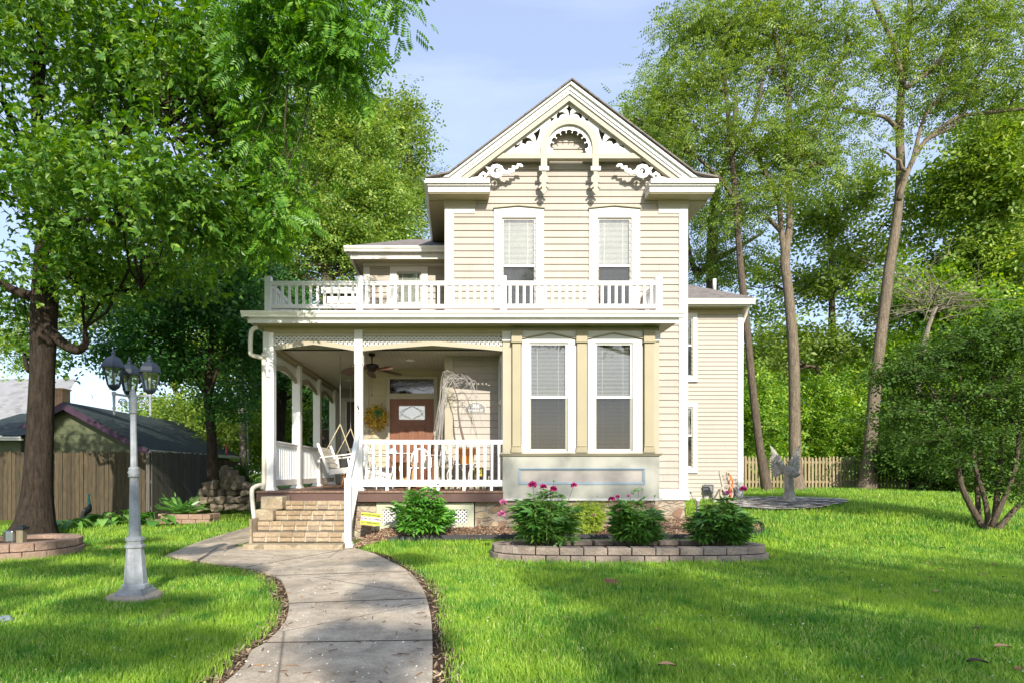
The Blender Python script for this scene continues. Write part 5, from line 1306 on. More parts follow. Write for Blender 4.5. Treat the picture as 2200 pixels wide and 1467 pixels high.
def grow(name, label, cat, base, trunks, blobs, tmpl, lsize, lmat, bark, per=26, cr=.45, group=None, seed=1, droop=.35, limbr=.05, twig=.012, flat=.55, hang=0.0, gap=0.0, nlimb=.5, up=.7, anyz=False):
    """trunks: lists of (x,y,z,r); blobs: (x,y,z,rx,ry,rz,n clusters)"""
    r = np.random.default_rng(seed); root = empty(name, base, label, cat, group)
    tb = MB(); allp = []
    for tk in trunks:
        P = smooth_path([q[:3] for q in tk], 3); rr = np.interp(np.linspace(0, len(tk) - 1, len(P)), range(len(tk)), [q[3] for q in tk])
        tb.tube(P, rr, 10 if rr[0] > .12 else 6); 
        for p_, q_ in zip(P, rr): allp.append((p_.x, p_.y, p_.z, q_))
    A = np.array(allp); Cs = []
    for b in blobs:
        c = np.array(b[:3], float); rad = np.array(b[3:6], float); n = int(b[6])
        d = r.normal(size=(n * 3, 3)); d /= np.linalg.norm(d, axis=1)[:, None]; u = r.random(n * 3) ** .45; P = c + d * rad * u[:, None]
        if gap:
            f = np.sin(P[:, 0] * 2.1 + seed) * np.sin(P[:, 1] * 1.7 + 2) + np.sin(P[:, 2] * 2.3 + P[:, 0]); P = P[f > -1.2 + gap]
        P = P[:n]; Cs.append(P)
        # one limb to the blob
        low = A if anyz else A[A[:, 2] < c[2] - .1 * rad[2]]; low = low if len(low) else A[:1]
        k = np.argmin(np.linalg.norm(low[:, :3] - (c - [0, 0, rad[2] * .6]), axis=1)); s0 = low[k]
        L_ = wiggle(s0[:3], c, r, .10, 6, .05); r0_ = min(s0[3] * .7, limbr * 1.6); rr = np.linspace(r0_, limbr * .4, 7); tb.tube(L_, rr, 6)
        # branches to clusters
        for j in r.permutation(len(P))[:int(len(P) * nlimb)]:
            a = L_[r.integers(2, 7)]; tb.tube(wiggle(a, P[j], r, .10, 4, .04), np.linspace(limbr * .35, twig * .5, 5), 4, cap=False)
    C = np.vstack(Cs); n = len(C) * per
    ci = np.repeat(np.arange(len(C)), per); off = r.normal(size=(n, 3)) * [cr, cr, cr * flat]; rs = r.uniform(.6, 1.25, len(C))[ci][:, None]; P = C[ci] + off * rs
    if hang: P[:, 2] -= np.abs(r.normal(0, hang, n))
    D = off / (np.linalg.norm(off, axis=1)[:, None] + 1e-9) + r.normal(0, .6, (n, 3)); D[:, 2] = D[:, 2] * .5 - droop
    N = r.normal(0, .55, (n, 3)); N[:, 2] += up
    V, T = put_leaves(P, D, N, lsize * r.uniform(.65, 1.25, n), tmpl)
    tb.build('trunk', bark, root)
    np_mesh('crown', V, T, lmat, root)
    return root
def tp(l, Y):                                            # trunk path from photo pixels at depth Y, radius in metres
    return [(*at(q[0], q[1], Y + (q[3] if len(q) > 3 else 0)), q[2]) for q in l]
def bl(px, py, Y, rpx, rpy, ry, n): x, y, z = at(px, py, Y); return (x, y, z, rpx * Y / F, ry, rpy * Y / F, n)
G = lambda a, k=1.0: tuple(c * k for c in a)
L_BOX = M_leaf('boxelder_leaf', (.026, .080, .010), (.055, .145, .014), (.15, .25, .028), .45)
L_WAL = M_leaf('walnut_leaf', (.030, .100, .010), (.060, .170, .014), (.13, .26, .025), .45)
L_BACK = M_leaf('sunlit_elm_leaf', (.055, .12, .018), (.115, .20, .026), (.23, .31, .05), .5)  # sunlight on the far crowns is put into this brighter leaf colour
L_ELM = M_leaf('yellow_green_elm_leaf', (.065, .14, .022), (.125, .22, .035), (.25, .33, .07), .45)
L_DARK = M_leaf('deep_green_leaf', (.014, .058, .012), (.028, .10, .018), (.06, .16, .025), .35)
L_LOC = M_leaf('locust_leaf', (.055, .11, .018), (.105, .18, .028), (.20, .27, .05), .5)
L_WOOD = M_leaf('undergrowth_leaf', (.045, .12, .014), (.12, .24, .024), (.27, .39, .045), .5)
L_BUSH = M_leaf('bush_leaf', (.020, .050, .008), (.036, .085, .012), (.075, .15, .02), .35, .55, .2)

# ---- big boxelder by the fence, left
YM = 11.4
t1 = [(*at(70, 1158, YM), .52)] + tp([(76, 1120, .34), (80, 1060, .265), (84, 980, .235), (91, 800, .21), (96, 650, .23), (103, 500, .19), (112, 400, .17), (135, 325, .15), (195, 240, .13), (240, 140, .11), (300, 20, .09), (350, -100, .07)], YM)
t2 = tp([(103, 500, .17), (88, 380, .12), (80, 250, .10), (90, 80, .08), (80, -80, .05)], YM)
t3 = tp([(98, 700, .11), (135, 738, .10), (168, 752, .09), (184, 735, .07), (182, 705, .04)], YM - .1)
t4 = tp([(96, 640, .12), (50, 632, .10), (0, 608, .08), (-60, 560, .05)], YM)
t5 = tp([(110, 520, .11), (160, 470, .08, -1), (260, 480, .06, -2.2), (380, 430, .04, -3)], YM)
blobs = [bl(60, 80, 11, 170, 130, 2.0, 60), bl(260, 60, 10, 170, 110, 2.0, 60), bl(430, 90, 9.6, 130, 110, 1.6, 50), bl(90, 290, 11, 150, 110, 1.8, 40), bl(280, 230, 10.5, 150, 100, 1.6, 44),
         bl(470, 260, 9.6, 130, 110, 1.6, 60), bl(540, 400, 9.4, 80, 110, 1.2, 34), bl(230, 400, 9, 160, 80, 1.4, 44), bl(390, 440, 8.2, 110, 90, 1.2, 46), bl(60, 440, 10, 90, 80, 1.4, 22),
         bl(160, 560, 10.6, 160, 80, 1.4, 36), bl(330, 580, 11.5, 150, 80, 1.4, 30), bl(30, 640, 12, 70, 90, 1.2, 14), bl(60, 770, 12.5, 70, 40, .8, 6), (-10.2, 9.2, 6.6, 1.6, 1.6, 1.3, 50), (-12.5, 9.5, 7.0, 1.6, 1.6, 1.5, 50), (-8.2, 9.0, 8.0, 1.4, 1.6, 1.0, 26), bl(60, -120, 11, 250, 90, 2.2, 30), bl(330, -120, 10, 240, 100, 2.2, 30)]
grow('boxelder_tree', 'huge dark-trunked tree with dense overhanging crown filling the upper left', 'tree', (t1[0][0], YM, 0), [t1, t2, t3, t4, t5], blobs, T_BOX, .175, L_BOX, BARKD, per=38, cr=.31, seed=3, droop=.5, limbr=.045, flat=.6, gap=.55, nlimb=.35)
# root flare
# ---- walnut boughs hanging in from the top
wt = [[(-4.2, 3.0, 0, .3), (-4.4, 3.0, 3, .26), (-4.2, 3.4, 6, .22), (-3.6, 4.5, 8.0, .16), (-3.0, 6, 9.0, .10), (-2.4, 7.2, 9.6, .06)]]
wt = [[(-13.0, 5.5, 0, .38), (-12.8, 5.6, 4, .32), (-12.0, 6.4, 8, .26), (-9.5, 7.2, 10.5, .2), (-6.5, 7.8, 10.6, .12), (-3.5, 8, 9.2, .06), (-2.0, 8, 8.4, .03)]]
wb = [bl(590, 20, 8, 90, 50, .9, 26), bl(690, 40, 8, 70, 60, .8, 38), bl(735, 130, 8, 34, 55, .6, 22), bl(665, 95, 8, 40, 45, .5, 12), bl(560, 110, 8.4, 60, 70, .7, 22), bl(848, -4, 8, 26, 16, .3, 6), bl(590, 200, 8.6, 36, 50, .6, 12), bl(700, -60, 8, 120, 30, 1, 14),
      bl(585, 320, 8.8, 32, 70, .6, 16), bl(580, 450, 8.8, 34, 60, .6, 16), bl(530, 520, 9.0, 50, 40, .7, 10)]
grow('walnut_tree', 'tree whose feathery pinnate boughs hang down from the top edge against the sky', 'tree', (-13, 5.5, 0), wt, wb, T_WAL, .29, L_WAL, BARKM, per=11, cr=.19, seed=5, droop=.75, limbr=.018, flat=.9, nlimb=.5, up=.6, anyz=True)

# ---- trees behind the house on the left
def simple_tree(name, label, base, blobs, mat, size, per, cr, seed, h0=.22, bark=BARKM, tmpl=T_CL3, top=None, nl=.35, gap=.3, flat=.7):
    x, y = base; z = gzf(x, y) - .1
    c = np.array([b[:3] for b in blobs]); tx, ty, tz = c[:, 0].mean(), c[:, 1].mean(), c[:, 2].max()
    tk = [(x, y, z, h0 * 1.5), (x, y, z + .6, h0), (x + (tx - x) * .2, y, z + (tz - z) * .35, h0 * .8), (x + (tx - x) * .6, y + (ty - y) * .5, z + (tz - z) * .65, h0 * .5), (tx, ty, tz, h0 * .2)]
    return grow(name, label, 'tree', (x, y, z), [tk], blobs, tmpl, size, mat, bark, per=per, cr=cr, seed=seed, limbr=h0 * .35, gap=gap, nlimb=nl, flat=flat)
simple_tree('elm_tree', 'tall sunlit yellow-green tree rising behind the small side roof', (atx(700, 25), 25), [bl(640, 300, 25, 90, 90, 2, 70), bl(700, 260, 25, 70, 70, 1.8, 46), bl(760, 330, 25, 100, 110, 2, 100), bl(660, 440, 24.5, 130, 110, 2, 120), bl(800, 460, 25, 100, 100, 2, 90), bl(740, 560, 25, 140, 90, 2, 100), bl(600, 560, 25, 90, 90, 2, 60)], L_ELM, .30, 30, .46, 21, h0=.4, gap=.5)
simple_tree('cottonwood_tree', 'airy rounded-leaf tree showing against the sky left of the gable', (atx(850, 30), 30), [bl(850, 250, 30, 50, 50, 1.4, 34), bl(880, 330, 30, 40, 90, 1.4, 34), bl(800, 300, 30, 60, 70, 1.6, 36), bl(885, 440, 30, 40, 90, 1.4, 36), bl(850, 540, 30, 60, 60, 1.6, 36)], L_LOC, .34, 26, .6, 22, h0=.35)
tkm = tp([(458, 1030, .16), (456, 960, .13), (450, 880, .12), (446, 850, .11), (450, 780, .08), (455, 700, .06), (440, 620, .04)], 15.6)
tkm2 = tp([(446, 850, .08), (425, 820, .06), (400, 770, .045), (385, 720, .03)], 15.6); tkm3 = tp([(448, 860, .07), (462, 810, .05), (480, 760, .04), (500, 700, .03)], 15.6)
grow('maple_tree', 'slim dark-stemmed young maple growing behind the grey fence', 'tree', (tkm[0][0], 15.6, .1), [tkm, tkm2, tkm3], [bl(330, 690, 15.4, 110, 60, 1.4, 40), bl(450, 640, 15.6, 110, 70, 1.4, 46), bl(520, 740, 15.6, 60, 60, 1.2, 24), bl(390, 780, 15.8, 90, 50, 1.2, 30), bl(480, 860, 16, 50, 40, 1, 10), bl(250, 760, 16, 70, 40, 1.2, 18), bl(520, 560, 16.5, 90, 60, 1.3, 30)], T_CL3, .25, L_DARK, BARKD, per=30, cr=.42, seed=23, limbr=.03, gap=.3, nlimb=.4)
tkd = tp([(590, 1030, .40), (592, 930, .33), (600, 820, .28), (585, 700, .25), (570, 600, .18)], 21); tkd2 = tp([(600, 830, .2), (625, 760, .15), (650, 690, .12)], 21)
grow('oak_tree', 'thick dark-trunked tree standing behind the corner of the porch', 'tree', (tkd[0][0], 21, .1), [tkd, tkd2], [bl(560, 700, 21, 100, 80, 2, 60), bl(620, 800, 20, 60, 40, 1.4, 16), bl(470, 620, 22, 120, 80, 2, 60), bl(660, 700, 21, 90, 60, 2, 40), bl(540, 820, 22, 40, 60, 1, 12), bl(700, 850, 23, 70, 60, 1.4, 16)], T_CL3, .30, L_DARK, BARKD, per=32, cr=.55, seed=24, limbr=.05, gap=.3, nlimb=.3)
simple_tree('linden_tree', 'bright green tree behind the neighbouring roofs at far left', (atx(420, 30), 30), [bl(40, 720, 30, 90, 70, 2, 40), bl(200, 640, 30, 110, 80, 2, 50), bl(330, 640, 30, 90, 80, 2, 50), bl(420, 760, 28, 80, 80, 2, 50), bl(400, 880, 27, 60, 40, 2, 24), bl(480, 920, 26, 60, 50, 2, 26)], L_BACK, .34, 30, .6, 25, h0=.2)
simple_tree('hackberry_tree', 'green tree seen through the open side of the porch', (atx(680, 30), 30), [bl(640, 880, 28, 60, 70, 2, 50), bl(690, 940, 28, 60, 60, 2, 46), bl(600, 940, 28, 50, 60, 2, 30), bl(560, 900, 30, 50, 80, 2, 34)], L_BACK, .32, 30, .55, 26, h0=.3, tmpl=T_CL3)

# ---- locusts and woods on the right
YL = 20
def loc(name, label, trunks, blobs, seed, mat=L_LOC, bark=BARKL, per=17, cr=.45, size=.40, Y=YL, nl=.8, flat=.45, **k):
    return grow(name, label, 'tree', (trunks[0][0][0], Y, .6), trunks, blobs, T_PINS, size, mat, bark, per=per, cr=cr, seed=seed, limbr=.05, nlimb=nl, flat=flat, droop=.3, **k)
loc('locust_tree', 'thin leaning dark-barked locust just right of the side wing', [tp([(1654, 1062, .24), (1646, 1040, .17), (1632, 960, .13), (1620, 860, .12), (1610, 760, .115), (1600, 660, .11), (1590, 560, .10), (1582, 450, .09), (1572, 330, .08), (1560, 200, .06), (1550, 80, .04)], 19.5), tp([(1582, 450, .08), (1560, 400, .07), (1500, 340, .05), (1430, 270, .03)], 19.5), tp([(1572, 330, .08), (1620, 260, .06), (1640, 160, .04)], 19.5)],
    [bl(1560, 60, 19.5, 90, 70, 1.6, 34), bl(1480, 60, 19.5, 60, 50, 1.4, 20), bl(1500, 180, 19.5, 80, 60, 1.6, 34), bl(1430, 220, 19.5, 60, 50, 1.4, 22), bl(1370, 260, 19.5, 50, 35, 1.2, 12), bl(1450, 320, 19.5, 70, 50, 1.4, 26), bl(1550, 290, 19.5, 90, 60, 1.6, 30), bl(1580, 440, 19.5, 80, 50, 1.5, 20)], 31, bark=BARKM, Y=19.5)
loc('locust_tree', 'straight pale-barked locust forking high up behind the angel statue', [tp([(1717, 1062, .40), (1711, 1040, .26), (1708, 980, .19), (1707, 900, .18), (1706, 800, .175), (1702, 720, .165), (1693, 620, .15), (1686, 555, .15), (1697, 480, .11), (1694, 390, .10), (1691, 290, .09), (1695, 210, .08), (1672, 110, .07), (1652, 10, .05), (1640, -80, .04)], YL),
    tp([(1686, 560, .11), (1678, 490, .10), (1672, 430, .09), (1650, 385, .08), (1625, 330, .08), (1590, 280, .06), (1540, 250, .04)], YL), tp([(1694, 390, .08), (1720, 330, .07), (1760, 280, .06), (1790, 200, .04)], YL), tp([(1680, 500, .09), (1650, 470, .07), (1620, 450, .05)], YL)],
    [bl(1640, 20, YL, 90, 60, 1.6, 28), bl(1740, 60, YL, 80, 70, 1.6, 34), bl(1770, 170, YL, 70, 70, 1.6, 30), bl(1640, 150, YL, 80, 60, 1.6, 26), bl(1720, 280, YL, 90, 60, 1.6, 30), bl(1600, 330, YL, 80, 50, 1.6, 22), bl(1660, 420, YL, 70, 40, 1.5, 16), bl(1780, 350, YL, 60, 60, 1.5, 24), bl(1600, 60, YL, 60, 60, 1.5, 22), bl(1690, 330, YL, 80, 60, 1.5, 24), bl(1820, 80, YL, 50, 60, 1.3, 14)], 32)
loc('locust_tree', 'tall leaning pale-barked locust with the longest spreading boughs', [tp([(1862, 1062, .46), (1865, 1030, .27), (1868, 980, .21), (1874, 900, .19), (1881, 820, .18), (1890, 740, .175), (1903, 640, .17), (1911, 570, .16), (1923, 500, .15), (1931, 430, .135), (1935, 350, .13), (1932, 280, .12), (1936, 200, .11), (1944, 140, .09), (1952, 50, .07), (1956, -60, .05)], YL + .5),
    tp([(1931, 430, .10), (1950, 370, .09), (1975, 320, .08), (2010, 285, .07), (2060, 252, .06), (2130, 242, .07), (2230, 232, .04)], YL), tp([(1926, 275, .08), (1900, 252, .06), (1860, 245, .05), (1810, 232, .03)], YL), tp([(1938, 180, .10), (1918, 90, .08), (1888, 30, .07), (1868, -20, .05)], YL), tp([(1944, 190, .09), (1990, 160, .07), (2050, 100, .06), (2140, 50, .04)], YL), tp([(1960, 350, .08), (1980, 270, .06), (2000, 230, .05), (2040, 180, .03)], YL), tp([(1990, 300, .07), (2060, 260, .05), (2090, 180, .04), (2130, 120, .03)], YL)],
    [bl(1960, 30, YL, 80, 50, 1.6, 22), bl(2050, 40, YL, 90, 60, 1.6, 26), bl(2130, 110, YL, 80, 60, 1.6, 26), bl(2030, 140, YL, 90, 50, 1.6, 24), bl(2180, 200, YL, 70, 50, 1.4, 18), bl(1890, 130, YL, 50, 40, 1.2, 8), bl(1870, 240, YL, 50, 30, 1.2, 8), bl(2020, 220, YL, 90, 40, 1.4, 18), bl(1890, 320, YL, 40, 30, 1, 6), bl(2170, 20, YL, 70, 60, 1.4, 22), bl(2100, 190, YL, 80, 50, 1.4, 20), bl(1960, 110, YL, 50, 40, 1.3, 10)], 33, cr=.5, per=17)
loc('locust_tree', 'crooked locust between the house gable and the leaning thin trunk', [tp([(1520, 1050, .34), (1520, 800, .28), (1530, 620, .25), (1530, 520, .22), (1535, 440, .20), (1545, 380, .16), (1575, 320, .12), (1580, 200, .08)], 25), tp([(1528, 560, .14), (1500, 590, .12), (1485, 560, .09), (1475, 500, .07)], 25), tp([(1535, 560, .10), (1590, 530, .08), (1640, 500, .05)], 25)],
    [bl(1400, 330, 25, 60, 50, 1.6, 24), bl(1440, 400, 25, 50, 50, 1.6, 24), bl(1520, 470, 25, 80, 80, 1.8, 36), bl(1500, 580, 25, 50, 50, 1.6, 20), bl(1570, 560, 25, 60, 60, 1.6, 20), bl(1400, 260, 26, 60, 60, 1.6, 24), bl(1430, 170, 26, 40, 60, 1.5, 16)], 34, bark=BARKM, Y=25, size=.46)
simple_tree('ash_tree', 'tall dense green tree closing the wood at the right edge', (atx(2150, 24), 24), [bl(2120, 330, 24, 90, 60, 2, 60), bl(2170, 430, 24, 90, 90, 2, 80), bl(2060, 400, 25, 80, 80, 2, 50), bl(2160, 600, 24, 90, 100, 2, 90), bl(2180, 260, 24, 60, 40, 2, 24), bl(2080, 560, 25, 80, 90, 2, 60)], L_BACK, .38, 24, .5, 35, h0=.35, gap=.5)
simple_tree('wild_cherry_tree', 'yellow-green tree standing between the two tall pale-barked trunks', (atx(1790, 27), 27), [bl(1780, 470, 27, 90, 60, 2, 34), bl(1850, 420, 27, 70, 50, 2, 22), bl(1760, 600, 27, 90, 70, 2, 34), bl(1850, 570, 27, 60, 80, 2, 26), bl(1780, 740, 27, 80, 70, 2, 36), bl(1640, 620, 27, 50, 70, 2, 18), bl(1660, 760, 26, 60, 70, 2, 26), bl(1960, 480, 27, 80, 60, 2, 28)], L_LOC, .40, 22, .5, 36, h0=.25, gap=.5)
simple_tree('mulberry_tree', 'bushy mid green tree behind the tallest leaning trunk', (atx(1990, 25), 25), [bl(1960, 640, 25, 90, 80, 2, 66), bl(2040, 680, 24, 90, 80, 2, 70), bl(1950, 780, 24, 80, 70, 2, 56), bl(2100, 760, 23, 100, 80, 2, 70), bl(2000, 880, 23, 90, 70, 2, 60)], L_WOOD, .36, 22, .46, 37, h0=.22, gap=.35)
# undergrowth behind the picket fence
simple_tree('hedge_shrub', 'sunlit yellow-green shrub between the side wing and the leaning trunk', (atx(1625, 24), 24), [bl(1620, 900, 24, 50, 110, 1.6, 70), bl(1640, 1000, 23.6, 60, 60, 1.4, 50), bl(1670, 880, 24, 60, 70, 1.6, 40)], L_WOOD, .27, 28, .38, 41, h0=.08)
simple_tree('hedge_shrub', 'large glowing yellow-green shrub above the picket fence', (atx(1780, 24), 24), [bl(1770, 870, 24.5, 80, 70, 1.6, 66), bl(1800, 950, 24, 80, 60, 1.5, 66), bl(1730, 960, 24, 60, 60, 1.5, 46), bl(1820, 840, 25, 50, 60, 1.5, 30)], L_WOOD, .27, 28, .40, 42, h0=.08)
simple_tree('laurel_shrub', 'dark evergreen shrub at the shaded right end of the picket fence', (atx(1960, 20), 20), [bl(1950, 980, 20, 70, 50, 1.3, 90), bl(2040, 1010, 19, 70, 45, 1.3, 80), bl(1960, 900, 21, 60, 50, 1.3, 40), bl(2140, 1000, 19, 80, 50, 1.4, 70)], L_BUSH, .20, 44, .36, 43, h0=.07, bark=BARKD)
# the loose-limbed bush in the right foreground
YBU = 10.5; bz_ = gzf(atx(2120, YBU), YBU)
st = [tp([(2118, 1142, .065), (2085, 1085, .055), (2065, 1040, .045), (2055, 980, .035), (2035, 900, .025), (1990, 820, .02)], YBU), tp([(2125, 1142, .055), (2118, 1080, .042), (2095, 1000, .03), (2080, 900, .03), (2060, 800, .02)], YBU), tp([(2135, 1142, .06), (2140, 1080, .045), (2150, 1000, .035), (2150, 900, .028), (2130, 800, .025)], YBU + .1), tp([(2140, 1142, .055), (2165, 1110, .048), (2200, 1070, .04), (2240, 1000, .04), (2260, 880, .03)], YBU), tp([(2105, 1135, .05), (2100, 1050, .04), (2105, 960, .03), (2120, 860, .02)], YBU + .3), tp([(2130, 1130, .05), (2180, 1010, .035), (2190, 900, .025)], YBU - .2)]
grow('flowering_bush', 'wide many-stemmed dark leafy bush standing on the lawn at the right', 'bush', (atx(2125, YBU), YBU, bz_), st, [bl(1960, 800, YBU, 70, 40, .7, 26), bl(2040, 760, YBU, 90, 40, .8, 30), bl(2110, 720, YBU, 90, 40, .9, 30), bl(2170, 790, YBU, 80, 60, .9, 36), bl(2080, 850, YBU, 110, 35, .9, 36), bl(1950, 890, YBU, 70, 30, .7, 20), bl(2180, 900, YBU, 70, 40, .9, 26), bl(2050, 940, YBU, 90, 30, .8, 22), bl(2230, 760, YBU, 70, 90, .9, 26), bl(2150, 980, YBU + .3, 60, 30, .7, 14), bl(2000, 990, YBU, 50, 30, .7, 14), bl(2190, 1040, YBU, 50, 30, .7, 14), bl(2090, 1010, YBU + .4, 60, 26, .6, 12)], T_CL3, .125, L_BUSH, BARKM, per=26, cr=.25, seed=51, limbr=.024, nlimb=1.0, gap=.2, flat=.45, twig=.016)
# dead branches in the wood
r_d = np.random.default_rng(5); dt = empty('dead_tree', (atx(1990, 22), 22, .6), 'bare dead tree with pale tangled branches among the green wood', 'tree')
db = MB(); db.tube(smooth_path([at(1960, 1050, 22), at(1965, 900, 22), at(1985, 740, 22), at(2010, 660, 22)], 3), [.14] * 4 + [.12] * 3 + [.08] * 3, 6)
hub = np.array(at(2000, 660, 22))
for k in range(48):
    a = r_d.uniform(-.5, 3.6); l = r_d.uniform(1.2, 3.4); e = hub + np.array([-math.cos(a) * l, r_d.normal(0, .6), math.sin(a) * l * .8 + r_d.uniform(-.5, .5)])
    P = wiggle(hub + r_d.normal(0, .25, 3), e, r_d, .10, 5, .06); db.tube(P, np.linspace(.020, .005, 6), 4, cap=False)
    for q_ in range(3):
        s_ = P[r_d.integers(2, 5)]; db.tube(wiggle(s_, s_ + r_d.normal(0, .5, 3), r_d, .1, 3), [.010, .008, .006, .004], 3, cap=False)
db.build('branches', M_bark('dead_bark', (.15, .13, .10), (.32, .28, .22)), dt)
# distant wood, one mass
def mass(name, boxes, n, size, mat, seed, tm=T_CL3):
    r = np.random.default_rng(seed); P = []
    for (xa, xb, ya, yb, Y0, Y1, k) in boxes:
        nc = int(n * k / 50); Y = r.uniform(Y0, Y1, nc); px = r.uniform(xa, xb, nc); py = r.uniform(ya, yb, nc)
        c = np.stack([(px - CX) * Y / F, Y, EYE + (CY - py) * Y / F], -1); c[:, 2] = np.maximum(c[:, 2], .8)
        P.append(np.repeat(c, 50, 0) + r.normal(size=(nc * 50, 3)) * [.9, .9, .6])
    P = np.vstack(P); m_ = len(P); D = r.normal(size=(m_, 3)); D[:, 2] -= .4; N = r.normal(0, .6, (m_, 3)); N[:, 2] += .7; N[:, 1] -= .3
    V, T = put_leaves(P, D, N, size * r.uniform(.6, 1.3, m_), tm)
    return tag(np_mesh(name, V, T, mat), kind='stuff')
mass('distant_woods', [(1560, 2260, 740, 1030, 30, 38, .34), (2060, 2260, 330, 520, 32, 38, .04), (560, 760, 800, 1010, 33, 38, .12), (420, 640, 560, 800, 33, 40, .12), (300, 560, 880, 1010, 33, 38, .07)], 52000, .46, L_BACK, 61)

# ---- street trees behind the viewer: they shade the lawn
def shade_tree(label, x, y, blobs, seed, h0=.3, per=26, size=.30, cr=.5, flat=.7):
    return simple_tree('street_tree', label, (x, y), blobs, L_BOX, size, per, cr, seed, h0=h0, bark=BARKM, nl=.3, gap=.2, flat=flat)
shade_tree('broad street tree shading the right-hand lawn, standing behind the viewer', 14.5, -13.0, [(4.65, -9.65, 9.0, 1.1, 1.2, .8, 18), (5.75, -11.65, 9.0, .5, 1.0, .8, 9), (7.18, -9.37, 9.2, 1.1, 1.4, 1.0, 22), (9.78, -10.07, 9.2, 1.6, 1.5, 1.2, 28), (12.15, -10.85, 9.0, 1.8, 2.0, 1.4, 30), (7.73, -12.71, 9.6, 1.2, 1.0, 1.0, 16), (10.30, -14.46, 10.2, 2.4, 1.6, 1.4, 30), (14.21, -9.65, 9.5, 3, 3, 2, 40), (4.05, -11.95, 9.0, .35, 1.0, .5, 6), (5.63, -7.61, 9.6, 1.8, .4, .5, 10), (4.75, -9.39, 12.1, .9, .3, .35, 4), (6.63, -9.13, 12.0, .8, .3, .35, 4)], 71, cr=.42)
shade_tree('open-crowned street tree dappling the left-hand lawn, standing behind the viewer', -2.5, -14.0, [(0.15, -11.65, 9, 1.3, .10, .05, 18), (-2.15, -11.35, 9, .9, .10, .05, 11), (-0.45, -10.30, 9, 1.2, .10, .05, 14), (-2.75, -9.95, 9, 1.2, .12, .05, 14), (-1.32, -8.77, 9.2, 1.5, .10, .05, 16), (-4.12, -8.47, 9.2, 1.2, .12, .05, 13), (-2.22, -7.07, 9.2, 1.4, .10, .05, 14), (2.05, -11.75, 9, .5, .3, .3, 7), (2.15, -9.75, 9, .5, .3, .3, 7), (1.95, -7.75, 9, .5, .05, .3, 7), (-3.80, -6.09, 9.4, 1.4, .12, .05, 11), (0.41, -9.29, 12.6, 1.2, .3, .8, 8)], 72, h0=.12, cr=.13, per=40, flat=.35)
# ================================================================= SMALL PLANTS ON THE LEFT
L_HOST = M_leaf('hosta_leaf', (.035, .12, .02), (.07, .20, .03), (.15, .30, .06), .35, .35, .4)
def hosta(label, x, y, n, s, seed, tall=.35, name='hosta', wide=.34, mat=None):
    r = np.random.default_rng(seed); root = empty(name, (x, y, gzf(x, y)), label, 'plant'); V = []; T = []; o = 0; sm = MB()
    for k in range(n):
        a = r.uniform(0, 2 * np.pi); el = r.uniform(.2, 1.1); ln = s * r.uniform(.6, 1.15); b = np.array([x, y, gzf(x, y)]); d = np.array([math.cos(a) * math.cos(el), math.sin(a) * math.cos(el), math.sin(el)])
        j = b + d * ln * .7; sm.tube([b, j], .005, 4, cap=False); m = 7; d2 = np.array([math.cos(a), math.sin(a), .15]); sd = np.array([-math.sin(a), math.cos(a), 0]); rows_ = []
        for i in range(m):
            t = i / (m - 1); wv = wide * ln * math.sin(math.pi * (t ** .75)) * .8; c = j + d2 * ln * t * .8 + np.array([0, 0, -ln * .55 * t * t]); rows_ += [c - sd * wv + [0, 0, .25 * wv], c, c + sd * wv + [0, 0, .25 * wv]]
        V += rows_; T += [(o + 3 * i + q, o + 3 * i + q + 1, o + 3 * i + q + 4, o + 3 * i + q + 3) for i in range(m - 1) for q in (0, 1)]; o += 3 * m
    np_mesh('leaves', np.array(V), np.array(T), mat or L_HOST, root, smooth=True, n=4); sm.build('stems', L_HOST, root)
    return root
hosta('broad-leaved hosta clump right of the big tree trunk', atx(140, 12.6), 12.6, 24, .42, 1)
hosta('hosta clump just left of the lamp pole by the fence', atx(222, 13.6), 13.6, 20, .42, 2)
hosta('tall-leaved hosta behind the lamp pole', atx(262, 14.2), 14.2, 16, .55, 3)
hosta('small leafy plant left of the low planter', atx(335, 13.9), 13.9, 14, .42, 4)
hosta('yellow-green hosta tucked behind the utility box', atx(8, 8.9), 8.75, 16, .30, 5)
def fern(label, x, y, z, n, s, seed):
    r = np.random.default_rng(seed); root = empty('fern', (x, y, z), label, 'plant'); C = []; D = []; N = []; S = []
    for k in range(n):
        a = r.uniform(0, 2 * np.pi); el = r.uniform(.5, 1.2)
        C.append((x, y, z)); D.append((math.cos(a) * math.cos(el), math.sin(a) * math.cos(el), math.sin(el))); N.append((-math.cos(a) * .8, -math.sin(a) * .8, .6)); S.append(s * r.uniform(.7, 1.1))
    V, T = put_leaves(np.array(C), np.array(D), np.array(N), np.array(S), pin_t(12, .26, .14, .35)); np_mesh('fronds', V, T, L_HOST, root); return root
fern('bright fern rising from the low reddish planter', atx(388, yb3 + .35), yb3 + .35, .18, 26, .62, 6)
# small conical evergreen
ev = simple_tree('arborvitae', 'small dark conical evergreen by the rock pile', (atx(519, 18), 18), [(atx(519, 18), 18, .5, .33, .33, .35, 60), (atx(519, 18), 18, .95, .24, .24, .3, 40), (atx(519, 18), 18, 1.3, .13, .13, .25, 20)], L_BUSH, .09, 30, .09, 81, h0=.03, gap=0)
